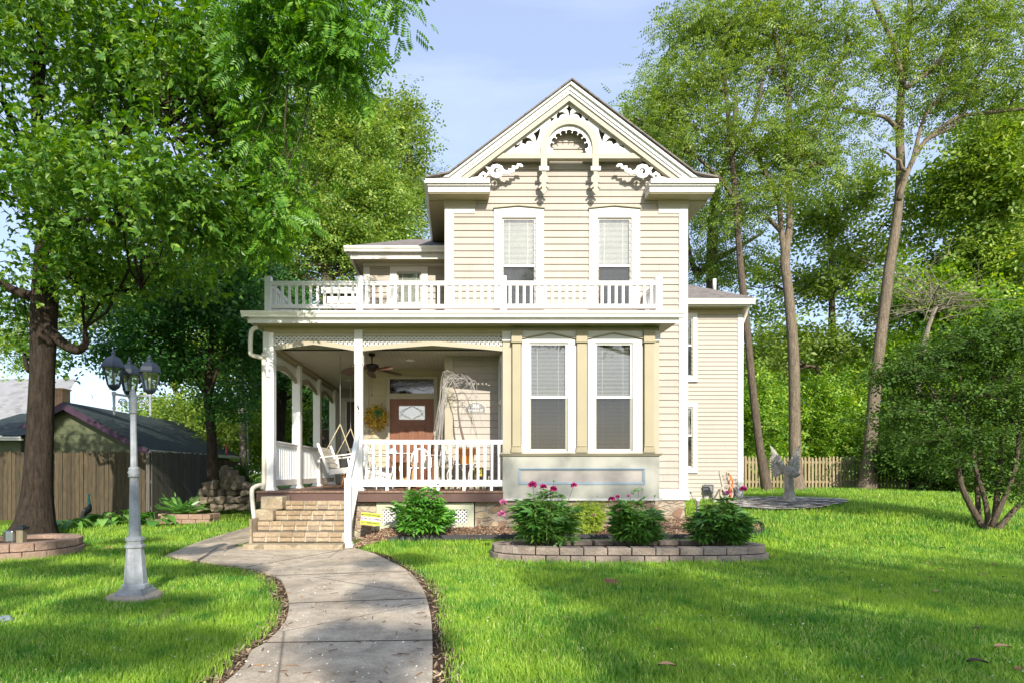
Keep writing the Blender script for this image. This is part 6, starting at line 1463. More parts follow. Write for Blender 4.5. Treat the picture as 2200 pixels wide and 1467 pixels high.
# red feeder hanging by the slim maple
fd = empty('bird_feeder', (atx(487, 15.4), 15.4, 1.6), 'small red hanging bird feeder beside the slim maple', 'bird feeder')
fx, fy = atx(487, 15.4), 15.4
MB().lathe([(.03, atz(975, 15.4)), (.045, atz(973, 15.4)), (.035, atz(969, 15.4)), (.035, atz(959, 15.4)), (.045, atz(957, 15.4)), (.01, atz(952, 15.4))], (fx, fy, 0), 12).build('feeder_body', M_flat('red_feeder', (.25, .03, .02), .35), fd)
MB().tube([(fx, fy, atz(950, 15.4)), (fx - .02, fy, atz(930, 15.4)), (fx - .3, fy, atz(925, 15.4))], .006, 5).build('hanger', BLACK, fd)
# peacock ornament
pk = empty('peacock_ornament', (atx(189, 13.8), 13.8, 0), 'dark metal peacock with teal neck standing by the fence', 'garden ornament')
kx, ky = atx(189, 13.8), 13.8; KS = .8; TEAL = M_flat('teal_enamel', (.02, .22, .20), .3, .3)
MB().tube(smooth_path([(kx - .12, ky, .34), (kx - .03, ky, .36), (kx + .05, ky, .42), (kx + .06, ky, .52)], 3), [.03] * 2 + [.09] * 3 + [.10] * 2 + [.07] * 2 + [.05], 10).tube(smooth_path([(kx - .08, ky, .40), (kx - .2, ky + .02, .22), (kx - .26, ky + .03, .05)], 3), [.08, .09, .10, .10, .09, .08, .04], 8).build('body', BLACK, pk)
MB().tube(smooth_path([(kx + .05, ky, .46), (kx + .05, ky, .60), (kx + .02, ky, .70), (kx + .05, ky, .77)], 3), [.05] * 3 + [.035] * 4 + [.03] * 2 + [.03], 8).tube([(kx + .05, ky, .77), (kx + .11, ky, .75)], [.02, .004], 6).build('neck', TEAL, pk)
for s in (-.04, .04): MB().tube([(kx, ky + s, .35), (kx, ky + s, .02)], .008, 5).build('leg', BLACK, pk)
pk.scale = (.62, .62, .95)
# outdoor outlet on a post by the round planter
ob = empty('outlet_post', (atx(33, 8.6), 8.5, 0), 'short post with grey weatherproof outlet box at the left planter', 'outlet post')
OY = 8.45; ox = atx(36, OY)
MB().box(ox - .015, ox + .085, OY, OY + .09, 0, atz(1137, OY)).build('post', M_wood('post_wood', (.12, .10, .06), (.26, .22, .14)), ob, bevel=.004)
MB().box(ox - .035, ox + .105, OY - .02, OY + .11, atz(1137, OY) + .001, atz(1131, OY)).prism([(ox - .02, atz(1131, OY)), (ox + .09, atz(1131, OY)), (ox + .06, atz(1127, OY)), (ox + .01, atz(1127, OY))], OY, OY + .09).build('post_cap', BLACK, ob)
MB().box(ox - .16, ox - .02, OY - .06, OY + .03, atz(1163, OY), atz(1139, OY)).build('cover', M_glass('clear_plastic_cover', (.8, .82, .84), 1.0, .2, .3), ob, bevel=.012)
MB().box(ox - .14, ox - .04, OY - .03, OY + .04, atz(1161, OY), atz(1141, OY)).build('outlet_box', M_flat('grey_box', (.42, .44, .46), .5), ob, bevel=.006)
MB().tube([(ox - .06, OY, atz(1163, OY)), (ox - .06, OY, .02)], .012, 8).build('conduit', M_flat('grey_conduit', (.5, .5, .5), .5), ob)

# ================================================================= PEONIES
L_PEO = M_leaf('peony_leaf', (.022, .078, .013), (.045, .13, .018), (.09, .20, .03), .28, .35, .5)
L_PEO2 = M_leaf('sunlit_peony_leaf', (.03, .12, .015), (.06, .19, .02), (.11, .27, .035), .3, .35, .5)  # paler copy of the peony leaf, with sunlight put into its colour
def M_petal(name, a, b):
    m, t, p, o = _new(name); g = t.nodes.new('ShaderNodeNewGeometry'); t.links.new(_ramp(t, g.outputs['Random Per Island'], [(0, tuple(q * .7 for q in a)), (1, tuple(q * .75 for q in b))]), p.inputs['Base Color']); p.inputs['Roughness'].default_value = .6
    return m
MAG = M_petal('magenta_petal', (.30, .006, .10), (.55, .03, .22)); PNK = M_petal('pink_petal', (.55, .08, .28), (.75, .25, .45))
STEM = M_flat('peony_stem', (.10, .11, .04), .6)
LANC = join_t([leaflet(.25, 0, 0, .75, .15), leaflet(.22, .03, .55, .62, .15), leaflet(.22, -.03, -.55, .62, .15), leaflet(.1, .04, 1.15, .5, .15), leaflet(.1, -.04, -1.15, .5, .15)])
def peony(label, x, y, z, hx, h, n, seed, flowers, mat, cat='peony', name='peony', lsize=.235, fm=None, buds=()):
    r = np.random.default_rng(seed); root = empty(name, (x, y, z), label, cat, 'peonies before the house' if name == 'peony' else None); sm = MB(); C = []; D = []; N = []; S = []
    for k in range(n):
        a = r.uniform(0, 2 * np.pi); rad = hx * math.sqrt(r.random()); t = rad / hx; top = h * (1 - .45 * t * t) * r.uniform(.62, 1.06)
        e = np.array([x + math.cos(a) * rad, y + math.sin(a) * rad * .75, z + top]); b = np.array([x + math.cos(a) * rad * .3, y + math.sin(a) * rad * .25, z]); mid = (b + e) / 2 + np.array([math.cos(a), math.sin(a), 0]) * rad * .12
        P = [b, mid, e]; sm.tube(P, [.006, .005, .003], 4, cap=False)
        for q in range(9):
            u = r.uniform(.36, 1.0); c = b * (1 - u) ** 2 + 2 * mid * u * (1 - u) + e * u * u; an = r.uniform(0, 2 * np.pi)
            C.append(c); D.append((math.cos(an) + math.cos(a) * .5, math.sin(an) + math.sin(a) * .5, r.uniform(-.45, .5))); N.append((r.normal(0, .3), r.normal(0, .3) - .25, 1)); S.append(lsize * r.uniform(.75, 1.25))
    V, T = put_leaves(np.array(C), np.array(D), np.array(N), np.array(S), LANC); np_mesh('foliage', V, T, mat, root); 
    for (fx, fy, fz, fr, fmat) in flowers:
        sm.tube([(x + (fx - x) * .6, y + (fy - y) * .6, z + h * .5), (fx, fy, fz)], .004, 5)
        cs = []; dd = []; nn = []; ss = []
        for k in range(70):
            v = r.normal(size=3); v /= np.linalg.norm(v); v[2] = abs(v[2]) * .9 - .25; cs.append(np.array([fx, fy, fz]) + v * fr * .25); dd.append(v + r.normal(0, .25, 3)); nn.append(r.normal(size=3)); ss.append(fr * r.uniform(.7, 1.0))
        pt = (np.array([(0, 0, 0), (.5, .35, .08), (.95, .22, .0), (1, 0, .05), (.95, -.22, 0), (.5, -.35, .08)]), np.array([(0, 3, 1), (1, 3, 2), (0, 5, 3), (5, 4, 3)]))
        V, T = put_leaves(np.array(cs), np.array(dd), np.array(nn), np.array(ss), pt); np_mesh('flower', V, T, fmat, root)
    for (bx_, by_, bz_) in buds:
        sm.tube([(x + (bx_ - x) * .6, y, z + h * .5), (bx_, by_, bz_)], .003, 4); MB().lathe([(.004, -.014), (.014, -.006), (.014, .006), (.003, .016)], (bx_, by_, bz_), 8).build('bud', L_PEO, root)
    sm.build('stems', STEM, root); return root
YPE = 8.62
def fl(px, py, r_, m, Y=YPE - .1): x, y, z = at(px, py, Y); return (x, y, z, r_, m)
peony('tallest peony with seven magenta and pink blooms, left end of the raised bed', atx(1170, YPE), YPE, .12, .50, .94, 76, 11,
      [fl(1144, 1041, .062, MAG), fl(1167, 1045, .05, MAG), fl(1189, 1050, .052, MAG), fl(1233, 1042, .045, MAG), fl(1081, 1078, .05, PNK), fl(1077, 1103, .055, PNK), fl(1276, 1106, .022, PNK)], L_PEO, buds=[at(1190, 1032, YPE)])
peony('middle peony of the raised bed with small closed pink buds', atx(1366, YPE), YPE, .12, .31, .86, 50, 12, [fl(1314, 1071, .045, MAG), fl(1327, 1066, .03, MAG), fl(1350, 1064, .025, PNK), fl(1331, 1095, .025, PNK)], L_PEO, buds=[at(1372, 1053, YPE), at(1380, 1050, YPE), at(1407, 1064, YPE), at(1384, 1066, YPE)])
peony('peony at the right end of the raised bed with a magenta bloom on its right', atx(1545, YPE), YPE, .12, .38, .74, 60, 13, [fl(1597, 1050, .05, MAG), fl(1563, 1058, .042, PNK)], L_PEO, buds=[at(1484, 1058, YPE), at(1508, 1060, YPE)])
peony('flowerless light green peony before the crawlspace lattice', atx(908, 9.95), 9.95, .12, .46, .92, 60, 14, [], L_PEO2, lsize=.26)
# yellow-green shrub behind the peonies
YS2 = 10.15
ys = simple_tree('spirea', 'small yellow-green shrub between the left and middle peonies by the bay', (atx(1262, YS2), YS2), [(atx(1258, YS2), YS2, .45, .28, .22, .26, 60), (atx(1275, YS2), YS2, .50, .18, .2, .24, 34)], M_leaf('spirea_leaf', (.10, .18, .02), (.19, .28, .03), (.33, .42, .05), .3), .055, 34, .065, 82, h0=.012, gap=0)
ys['category'] = 'shrub'
# white drain pipe by the corner
px_, py_ = atx(1499, 11.2), 11.2
pp = MB().lathe([(.035, 0), (.035, .40), (.044, .40), (.044, .47), (.030, .475)], (px_, py_, gzf(px_, py_)), 14).build('standpipe', VINYL)
tag(pp, 'short white plastic standpipe behind the right peony', 'pipe')

# ================================================================= WARNING SIGN
sg = empty('yard_sign', (atx(795, 10.1), 10.1, .1), 'small wire-legged camera warning sign between the steps and the lattice', 'sign')
SY = 10.1; sa_ = -.105
sw_, sh_ = .34, .21; scx, scz = atx(796, SY), atz(1114, SY)
def rot2(u, v): return (scx + u * math.cos(sa_) - v * math.sin(sa_), scz + u * math.sin(sa_) + v * math.cos(sa_))
YEL = M_flat('lime_yellow_print', (.55, .62, .06), .5); SW = M_flat('sign_white', (.72, .70, .68), .5); INK = M_flat('black_ink', (.03, .03, .03), .6); PURI = M_flat('purple_ink', (.16, .03, .12), .6)
def srect(u0, u1, v0, v1, y0, y1): return MB().prism([rot2(u0, v0), rot2(u1, v0), rot2(u1, v1), rot2(u0, v1)], y0, y1)
srect(-sw_/2, sw_/2, -sh_/2, sh_/2, SY, SY + .004).build('board', SW, sg)
srect(-sw_/2, sw_/2, .035, sh_/2, SY - .003, SY - .001).build('band', YEL, sg); srect(-sw_/2, sw_/2, -sh_/2, -.035, SY - .003, SY - .001).build('band', YEL, sg)
for (s_, body, sz, v, mm) in ((1, 'WARNING', .052, .068, INK), (1, "YOU'RE ON CAMERA", .042, 0, PURI), (1, 'NO TRESPASSING', .042, -.069, INK)):
    u, z = rot2(0, v); text('lettering', body, sz, (u, SY - .0045, z), mm, sg, rot=(90, math.degrees(sa_), 0), ext=.001, bold=.0012, sx=.95 if sz < .05 else 1)
for u0 in (-.145, .145):
    s = 1 if u0 < 0 else -1
    MB().prism([rot2(u0 - .02, .06), rot2(u0 + .015, .06), rot2(u0 + .015, .078), rot2(u0 - .02, .078)], SY - .006, SY - .0035).prism([rot2(u0 + s * .006 - .004, .04), rot2(u0 + s * .006 + .004, .04), rot2(u0 + .004, .062), rot2(u0 - .004, .062)], SY - .006, SY - .0035).build('camera_symbol', INK, sg)
for u0 in (-.09, .09): a = rot2(u0, -sh_/2 + .02); MB().tube([(a[0], SY + .008, a[1]), (a[0], SY + .008, gzf(a[0], SY))], .004, 6).build('wire_leg', BLACK, sg)

# ================================================================= PORCH THINGS
# ceiling fan
YFN = 11.35; fx_, fy_ = atx(799, YFN), YFN
fan = empty('ceiling_fan', (fx_, fy_, CEILZ), 'bronze ceiling fan with brown leaf-shaped blades under the porch ceiling', 'ceiling fan')
BRZ = M_flat('bronze_fan_metal', (.035, .025, .02), .35, .6)
zc = atz(792, YFN)
MB().lathe([(.05, CEILZ - .05), (.065, CEILZ - .03), (.065, CEILZ - .001)], (fx_, fy_, 0), 16).tube([(fx_, fy_, CEILZ - .04), (fx_, fy_, zc + .08)], .013, 8).build('downrod', BRZ, fan)
MB().lathe([(.03, zc - .06), (.07, zc - .05), (.08, zc - .02), (.13, zc), (.14, zc + .05), (.12, zc + .08), (.04, zc + .10)], (fx_, fy_, 0), 20).build('motor', BRZ, fan)
FB = M_wood('fan_blade_wood', (.055, .024, .014), (.12, .055, .03), .5)
for ang in (10, 82, 154, 226, 298):
    a = R(ang + 18); ca, sa = math.cos(a), math.sin(a); pv = []
    prof = [(.13, .015), (.20, .02), (.26, .065), (.36, .095), (.48, .095), (.58, .065), (.64, .0)]
    up = [(u, w_) for u, w_ in prof]; outl = up + [(u, -w_) for u, w_ in prof[-2::-1]]
    vs = []
    for dz_ in (0, .008):
        for u, w_ in outl: vs.append((fx_ + ca * u - sa * w_, fy_ + sa * u + ca * w_, zc + .0 + dz_ + w_ * .5 - u * .10))
    n = len(outl); MB().add(vs, [tuple(range(n - 1, -1, -1)), tuple(range(n, 2 * n))] + [(i, (i + 1) % n, (i + 1) % n + n, i + n) for i in range(n)]).build('blade', FB, fan)
MB().tube([(fx_ - .25 * 0, fy_, zc - .05), (fx_, fy_, zc - .48)], .003, 4).lathe([(.008, zc - .53), (.012, zc - .50), (.003, zc - .48)], (fx_, fy_, 0), 6).build('pull_chain', BRZ, fan)

# porch swing, hung along the depth of the porch and facing right
SWM = M_paint('white_swing_paint', (.78, .75, .68), .5, .06, .1)
sx_, sy_ = atx(725, 12.1), 12.1
swg = empty('porch_swing', (-2.45, 12.1, 1.3), 'white slatted porch swing hanging from rope by chains at the left of the porch', 'porch swing')
tilt = -.12
def sp3(u, v, w): return (-2.55 + u * math.cos(tilt) + w * math.sin(-tilt) * 0, 11.45 + v, 1.30 + u * -math.sin(tilt) + w)
SLN = 1.15
st_ = MB()
for k in range(5): u = .02 + k * .105; st_.bar(sp3(u + .04, 0, 0), sp3(u + .04, SLN, 0), .085, .022, up=(math.sin(tilt), 0, math.cos(tilt)))
st_.bar(sp3(.60, 0, -.03), sp3(.60, SLN, -.03), .02, .09); st_.build('seat', SWM, swg, bevel=.003)
bk = MB()
for k in range(4): w = .10 + k * .11; bk.bar(sp3(-.03 - w * .38, 0, w), sp3(-.03 - w * .38, SLN, w), .018, .09)
for v in (0.0, SLN): bk.bar(sp3(-.0, v, -.06), sp3(-.22, v, .55), .04, .05)
bk.build('backrest', SWM, swg, bevel=.003)
for v in (0.02, SLN - .02):
    ar_ = MB(); ar_.bar(sp3(-.18, v, .26), sp3(.60, v, .26), .09, .025).bar(sp3(.50, v, -.02), sp3(.54, v, .25), .03, .07).bar(sp3(.20, v, .0), sp3(.16, v, .25), .03, .06).bar(sp3(.0, v, -.05), sp3(.62, v, -.05), .03, .10)
    ar_.build('armrest', SWM, swg, bevel=.003)
    q = MB(); apx_ = sp3(.22, v, 0); top = (apx_[0], apx_[1], 2.20)
    ROPE = M_flat('tan_rope', (.45, .38, .24), .8)
    q.tube([sp3(-.12, v, .28), top], .011, 6).tube([sp3(.52, v, .0), top], .011, 6); q.build('rope', ROPE, swg)
    c_ = MB(); z = 2.20; kk = 0
    while z < CEILZ - .01:
        c_.lathe([(.010, 0), (.004, .012), (.010, .025)], (top[0], top[1], z), 6); z += .03; kk += 1
    c_.build('chain', M_flat('steel_chain', (.35, .34, .32), .4, .7), swg)
# wreath
WY = YD - .10; wx_, wz_ = atx(809, WY), atz(897, WY)
wr_ = empty('wreath', (wx_, WY, wz_), 'round wreath of yellow and rust flowers left of the front door', 'wreath')
MB().tube([(wx_ + .18 * math.cos(t), WY + .03, wz_ + .18 * math.sin(t)) for t in np.linspace(0, 2 * math.pi, 25)], .03, 6).build('vine_ring', BARKD, wr_)
rw_ = np.random.default_rng(8); n = 620; t = rw_.uniform(0, 2 * np.pi, n); q = rw_.normal(0, .055, n); C = np.stack([wx_ + (.17 + q) * np.cos(t), WY + rw_.uniform(-.05, .03, n), wz_ + (.17 + q) * np.sin(t)], -1)
D = np.stack([np.cos(t) + rw_.normal(0, .6, n), rw_.normal(-.3, .3, n), np.sin(t) + rw_.normal(0, .6, n)], -1); N = np.stack([rw_.normal(0, .4, n), -np.ones(n), rw_.normal(0, .4, n)], -1)
V, T = put_leaves(C, D, N, rw_.uniform(.05, .09, n), T_CL3)
np_mesh('flowers', V, T, M_island('wreath_petals', [(0, (.10, .03, .02)), (.25, (.30, .10, .02)), (.5, (.50, .33, .02)), (.85, (.62, .46, .04)), (1, (.08, .16, .03))]), wr_)
n = 60; C = np.stack([wx_ + rw_.normal(.03, .05, n), np.full(n, WY - .05), wz_ + .12 + rw_.normal(0, .04, n)], -1); V, T = put_leaves(C, rw_.normal(size=(n, 3)), rw_.normal(size=(n, 3)) * .4 + [0, -1, 0], np.full(n, .07), T_OV); np_mesh('bow', V, T, M_flat('green_bow', (.05, .18, .05)), wr_)

# address plaque
ply = YW - .03; pcx, pw_ = atx(1022, ply), .19
pzb, pzt = atz(885, ply), atz(866, ply)
plq = empty('address_plaque', (pcx, ply, pzb), 'grey arched house-number plaque on the sunlit porch wall', 'plaque')
arc = [(pcx - pw_, pzb), (pcx + pw_, pzb), (pcx + pw_, pzb + .11)] + [(pcx + .15 * math.cos(t), pzb + .13 + .06 * math.sin(t)) for t in np.linspace(.1, math.pi - .1, 10)] + [(pcx - pw_, pzb + .11)]
MB().prism([(pcx + (a - pcx) * 1.06, pzb - .01 + (b - pzb) * 1.12) for a, b in arc], ply + .002, ply + .016).build('rim', M_flat('pale_plaque_rim', (.6, .58, .52)), plq)
MB().prism(arc, ply - .004, ply + .001).build('plate', M_flat('grey_plaque', (.20, .20, .20), .5), plq)
WI = M_flat('white_numerals', (.78, .78, .76), .5)
text('numerals', '705', .10, (pcx + .0, ply - .007, pzb + .115), WI, plq, bold=.002); text('street_name', 'STRONG ST', .055, (pcx, ply - .007, pzb + .035), WI, plq, bold=.001)

# weeping willow-twig decoration in an orange pot on a white iron stand
wy_ = 11.05; wxp = atx(1003, wy_)
STD = M_flat('white_wrought_iron', (.74, .72, .67), .4)
pst = empty('plant_stand', (wxp, wy_, DECK), 'white scrolled iron stand under the orange pot', 'plant stand')
zt_ = atz(996, wy_)
MB().lathe([(.24, zt_ - .012), (.24, zt_)], (wxp, wy_, 0), 24).build('top', STD, pst)
for k in range(4):
    a = k * math.pi / 2 + .6; ca, sa = math.cos(a), math.sin(a)
    MB().tube(smooth_path([(wxp + ca * .20, wy_ + sa * .20, zt_ - .012), (wxp + ca * .06, wy_ + sa * .06, zt_ - .17), (wxp + ca * .05, wy_ + sa * .05, DECK + .12), (wxp + ca * .18, wy_ + sa * .18, DECK + .07), (wxp + ca * .24, wy_ + sa * .24, DECK + .01)], 4), .010, 6).build('leg', STD, pst)
tw = empty('twig_tree', (wxp, wy_, zt_), 'bare weeping twig tree in a square orange wooden pot on the porch', 'potted plant')
OR = M_wood('orange_wood_pot', (.50, .16, .02), (.68, .26, .04), .5, (14, 14, 2))
ph = .29; P8 = [(-1, -1), (1, -1), (1, 1), (-1, 1)]
zb_ = zt_ + .002; w0, w1_ = .115, .155
pv = [(wxp + a * w0, wy_ + b * w0, zb_) for a, b in P8] + [(wxp + a * w1_, wy_ + b * w1_, zb_ + ph) for a, b in P8]
MB().add(pv, [(3, 2, 1, 0), (0, 1, 5, 4), (1, 2, 6, 5), (2, 3, 7, 6), (3, 0, 4, 7), (4, 5, 6, 7)]).box(wxp - w1_ - .012, wxp + w1_ + .012, wy_ - w1_ - .012, wy_ + w1_ + .012, zb_ + ph - .10, zb_ + ph + .005).build('pot', OR, tw)
r_t = np.random.default_rng(21); tb = MB(); base_t = (wxp - .02, wy_, zb_ + ph)
tb.tube(smooth_path([base_t, at(990, 920, wy_), at(985, 890, wy_), at(983, 855, wy_), at(975, 830, wy_), at(968, 800, wy_)], 3), [.022] * 4 + [.016] * 4 + [.010] * 4 + [.006] * 4, 6)
tb.build('stem', M_flat('brown_twig', (.16, .12, .10), .8), tw)
wb_ = MB(); tip = Vector(at(970, 800, wy_))
for k in range(34):
    side = -1 if k < 25 else 1; s0 = Vector(at(975 + r_t.uniform(-6, 20), 800 + r_t.uniform(0, 40), wy_ + r_t.uniform(-.1, .1)))
    if side < 0: pk_ = Vector(at(958 + r_t.uniform(-6, 6), 812 + r_t.uniform(-15, 30), wy_ + r_t.uniform(-.15, .1))); e_ = Vector(at(940 + r_t.uniform(-9, 9), 950 + r_t.uniform(-20, 50), wy_ + r_t.uniform(-.2, .1))); m_ = pk_.lerp(e_, .45) + Vector((-.02, 0, 0))
    else: pk_ = Vector(at(1000 + r_t.uniform(-10, 25), 806 + r_t.uniform(-6, 16), wy_ + r_t.uniform(-.12, .12))); e_ = Vector(at(1010 + r_t.uniform(-15, 30), 880 + r_t.uniform(-30, 60), wy_ + r_t.uniform(-.15, .15))); m_ = pk_.lerp(e_, .5) + Vector((.03, 0, .05))
    wb_.tube(smooth_path([s0, pk_, m_, e_], 3), .0036, 4, cap=False)
wb_.build('hanging_twigs', M_flat('pale_twig', (.42, .39, .36), .7), tw)

# white iron chairs, table, cabinet and small things behind the balustrade
def iron_chair(label, x, y, rz):
    t = empty('iron_chair', (x, y, DECK), label, 'chair', 'white scrolled iron chairs on the porch', rz=0)
    c, s = math.cos(rz), math.sin(rz)
    Rr = lambda u, v, w: (x + c * u - s * v, y + s * u + c * v, DECK + w)
    MB().lathe([(.20, .43), (.22, .44), (.20, .45)], (x, y, DECK), 20).build('seat', STD, t)
    for (u, v) in ((-.16, -.14), (.16, -.14), (-.16, .16), (.16, .16)):
        MB().tube(smooth_path([Rr(u, v, .44), Rr(u * .7, v * .7, .25), Rr(u * 1.2, v * 1.2, .0)], 4), .010, 6).build('leg', STD, t)
    b = MB(); b.tube([Rr(.20 * math.cos(q), .18, .45 + .46 * math.sin(q)) for q in np.linspace(0, math.pi, 14)], .012, 6)
    for sgn in (-1, 1):
        for h0 in (.52, .68): b.tube([Rr(sgn * (.08 + .055 * math.cos(q) * (1 - q / 12)), .18, h0 + .06 * math.sin(q) * (1 - q / 12) + .02) for q in np.linspace(0, 8, 16)], .007, 5)
    for u in (-.09, 0, .09): b.tube([Rr(u, .18, .45), Rr(u * .4, .18, .70), Rr(u * 1.2, .18, .84)], .007, 5)
    b.build('backrest', STD, t)
    a_ = MB()
    for sgn in (-1, 1): a_.tube(smooth_path([Rr(sgn * .20, .17, .66), Rr(sgn * .25, 0, .67), Rr(sgn * .24, -.14, .64), Rr(sgn * .18, -.14, .45)], 4), .010, 6)
    a_.build('armrest', STD, t); return t
iron_chair('white scrolled iron chair behind the balusters nearest the middle post', -1.60, 11.25, R(60))
iron_chair('white scrolled iron chair under the hanging twigs by the porch wall', -.38, 11.2, R(-50))
tbx, tby = atx(850, 11.9), 11.9
tt = empty('porch_table', (tbx, tby, DECK), 'small white iron table before the front door', 'table')
MB().lathe([(.38, .70), (.40, .71), (.38, .72)], (tbx, tby, DECK), 28).build('table_top', STD, tt)
for k in range(3):
    a = k * 2.094 + .4; MB().tube(smooth_path([(tbx + math.cos(a) * .25, tby + math.sin(a) * .25, DECK + .70), (tbx + math.cos(a) * .08, tby + math.sin(a) * .08, DECK + .4), (tbx + math.cos(a) * .28, tby + math.sin(a) * .28, DECK)], 4), .012, 6).build('leg', STD, tt)
bl_ = empty('glass_bowl', (tbx - .06, tby, DECK + .722), 'pale blue upturned bowl on the white iron table', 'bowl')
MB().lathe([(.10, 0), (.095, .03), (.06, .09), (.02, .105)], (tbx - .06, tby, DECK + .722), 20).build('bowl', M_flat('pale_blue_glass', (.42, .58, .66), .2), bl_)
def chair_pl(x, y, label):
    t = empty('plastic_chair', (x, y, DECK), label, 'chair'); 
    MB().box(x - .20, x + .20, y - .2, y + .2, DECK + .40, DECK + .43).build('seat', STD, t, bevel=.01)
    b = MB(); b.tube([(x + .19 * math.cos(q), y + .19, DECK + .43 + .36 * math.sin(q) ** .6) for q in np.linspace(0.05, math.pi - .05, 12)], .022, 6)
    for u in (-.07, .07): b.box(x + u - .02, x + u + .02, y + .18, y + .20, DECK + .43, DECK + .76)
    b.build('backrest', STD, t)
    for (u, v) in ((-.18, -.18), (.18, -.18), (-.18, .18), (.18, .18)): MB().bar((x + u, y + v, DECK + .40), (x + u * 1.25, y + v * 1.25, DECK), .04, .04).build('leg', STD, t)
    for s in (-1, 1): MB().bar((x + s * .21, y + .18, DECK + .62), (x + s * .22, y - .18, DECK + .62), .05, .02).bar((x + s * .21, y - .17, DECK + .42), (x + s * .22, y - .17, DECK + .62), .03, .03).build('armrest', STD, t)
    return t
chair_pl(atx(902, 11.1), 11.15, 'white plastic armchair before the red-brown front door')
TERR = M_wood('orange_pine', (.45, .20, .06), (.62, .32, .12), .6)
cb = empty('wooden_stool', (atx(722 + 18, 12.9), 12.9, DECK), 'round rough log pedestal standing behind the porch swing', 'stool')
MB().lathe([(.085, 0), (.075, .12), (.08, .30), (.09, .40)], (atx(740, 12.7), 12.7, DECK), 12).build('log', TERR, cb)
cab = empty('pine_cabinet', (atx(862, 12.6), 12.6, DECK), 'low orange pine cupboard beside the front door', 'cabinet')
cxx = atx(872, 12.6)
MB().box(cxx - .26, cxx + .22, 12.5, 12.85, DECK + .03, DECK + .52).build('carcass', TERR, cab, bevel=.006); MB().box(cxx - .29, cxx + .25, 12.47, 12.87, DECK + .521, DECK + .55).build('top', TERR, cab, bevel=.005)
for u in (-.14, .10): MB().box(cxx + u - .10, cxx + u + .10, 12.485, 12.499, DECK + .07, DECK + .48).build('door', TERR, cab, bevel=.004)
bx5 = atx(828, 12.3); bxo = empty('storage_bench', (bx5, 12.4, DECK), 'cream storage bench left of the pine cupboard', 'bench')
MB().box(bx5 - .5, bx5 + .22, 12.2, 12.6, DECK + .02, DECK + .40).build('box', TRIM, bxo, bevel=.006); MB().box(bx5 - .53, bx5 + .25, 12.17, 12.63, DECK + .401, DECK + .43).build('lid', TRIM, bxo, bevel=.006)
# yellow number board leaning by the wall
yb5, yx = 11.35, atx(1031, 11.35)
ysn = empty('number_board', (yx, yb5, DECK), 'yellow 705 number board leaning on the porch wall', 'sign')
MB().box(yx - .11, yx + .11, yb5, yb5 + .02, atz(1022, yb5), atz(1003, yb5)).box(yx - .09, yx - .07, yb5, yb5 + .02, DECK, atz(1022, yb5)).box(yx + .07, yx + .09, yb5, yb5 + .02, DECK, atz(1022, yb5)).build('board', M_flat('yellow_board', (.50, .42, .03), .5), ysn)
text('numerals', '705', .13, (yx, yb5 - .004, atz(1012, yb5)), M_flat('dark_numerals', (.06, .05, .02)), ysn, bold=.002)
# pot feet / small figurine on the deck edge
fg = empty('garden_figurine', (atx(941, 10.47), 10.47, DECK), 'tiny white figurine with dark head on the deck edge', 'figurine')
MB().lathe([(.035, 0), (.03, .05), (.015, .09), (.018, .10)], (atx(941, 10.46), 10.46, DECK), 10).build('body', WHITE, fg); MB().lathe([(.005, .098), (.018, .11), (.018, .125), (.004, .14)], (atx(941, 10.46), 10.46, DECK), 8).build('head', BLACK, fg)

# ================================================================= ANGEL STATUE
STN = M_stone('weathered_statue_stone', [(.18, .172, .155), (.38, .355, .31), (.27, .255, .23)], 3.5, .6)
AY = 13.9; AX = atx(1694, AY); AZ = gzf(AX, AY) + .02
ang = empty('angel_statue', (AX, AY, AZ), 'weathered stone angel with raised wings on the flagstone patio', 'statue')
MB().lathe([(.17, 0), (.17, .05), (.15, .06), (.14, .075)], (AX, AY, AZ), 20).build('plinth', STN, ang)
def skin_body(name, pts, edges, rad, m, parent, sub=2):
    me = bpy.data.meshes.new(name); off = origin_of(parent); me.from_pydata([tuple(Vector(p) - off) for p in pts], edges, []); o = bpy.data.objects.new(name, me); COL.objects.link(o); o.parent = parent
    sk = o.modifiers.new('skin', 'SKIN'); sv = me.skin_vertices[0].data if me.skin_vertices else None
    if sv is None:
        bmq = bmesh.new(); bmq.from_mesh(me); bmq.verts.layers.skin.verify(); bmq.to_mesh(me); bmq.free(); sv = me.skin_vertices[0].data
    for i, r_ in enumerate(rad): sv[i].radius = (r_, r_) if not hasattr(r_, '__len__') else r_
    sv[0].use_root = True; sk.use_smooth_shade = True; sk.branch_smoothing = .4
    ss = o.modifiers.new('sub', 'SUBSURF'); ss.levels = sub; ss.render_levels = sub; me.materials.append(m); return o
def A(u, v, w): return (AX + u, AY + v, AZ + w)
# robe: fluted drapery with S curve
rb = MB(); vs = []; K = 24; rows_ = [(.07, .135, 0), (.16, .125, .01), (.30, .10, .02), (.42, .095, .01), (.55, .10, 0), (.66, .085, -.01), (.76, .10, -.01), (.84, .085, 0), (.88, .05, .0)]
for h_, r_, sx_o in rows_:
    for k in range(K):
        t = 2 * math.pi * k / K; fl_ = 1 + (.16 * math.sin(6 * t + h_ * 7) + .07 * math.sin(11 * t)) * max(0, min(1, (.8 - h_) * 2)); vs.append(A(sx_o + r_ * fl_ * math.cos(t), r_ * .8 * fl_ * math.sin(t), h_))
rb.add(vs, [(i * K + j, i * K + (j + 1) % K, (i + 1) * K + (j + 1) % K, (i + 1) * K + j) for i in range(len(rows_) - 1) for j in range(K)] + [tuple((len(rows_) - 1) * K + j for j in range(K))], smooth=True)
rb.build('robe', STN, ang)
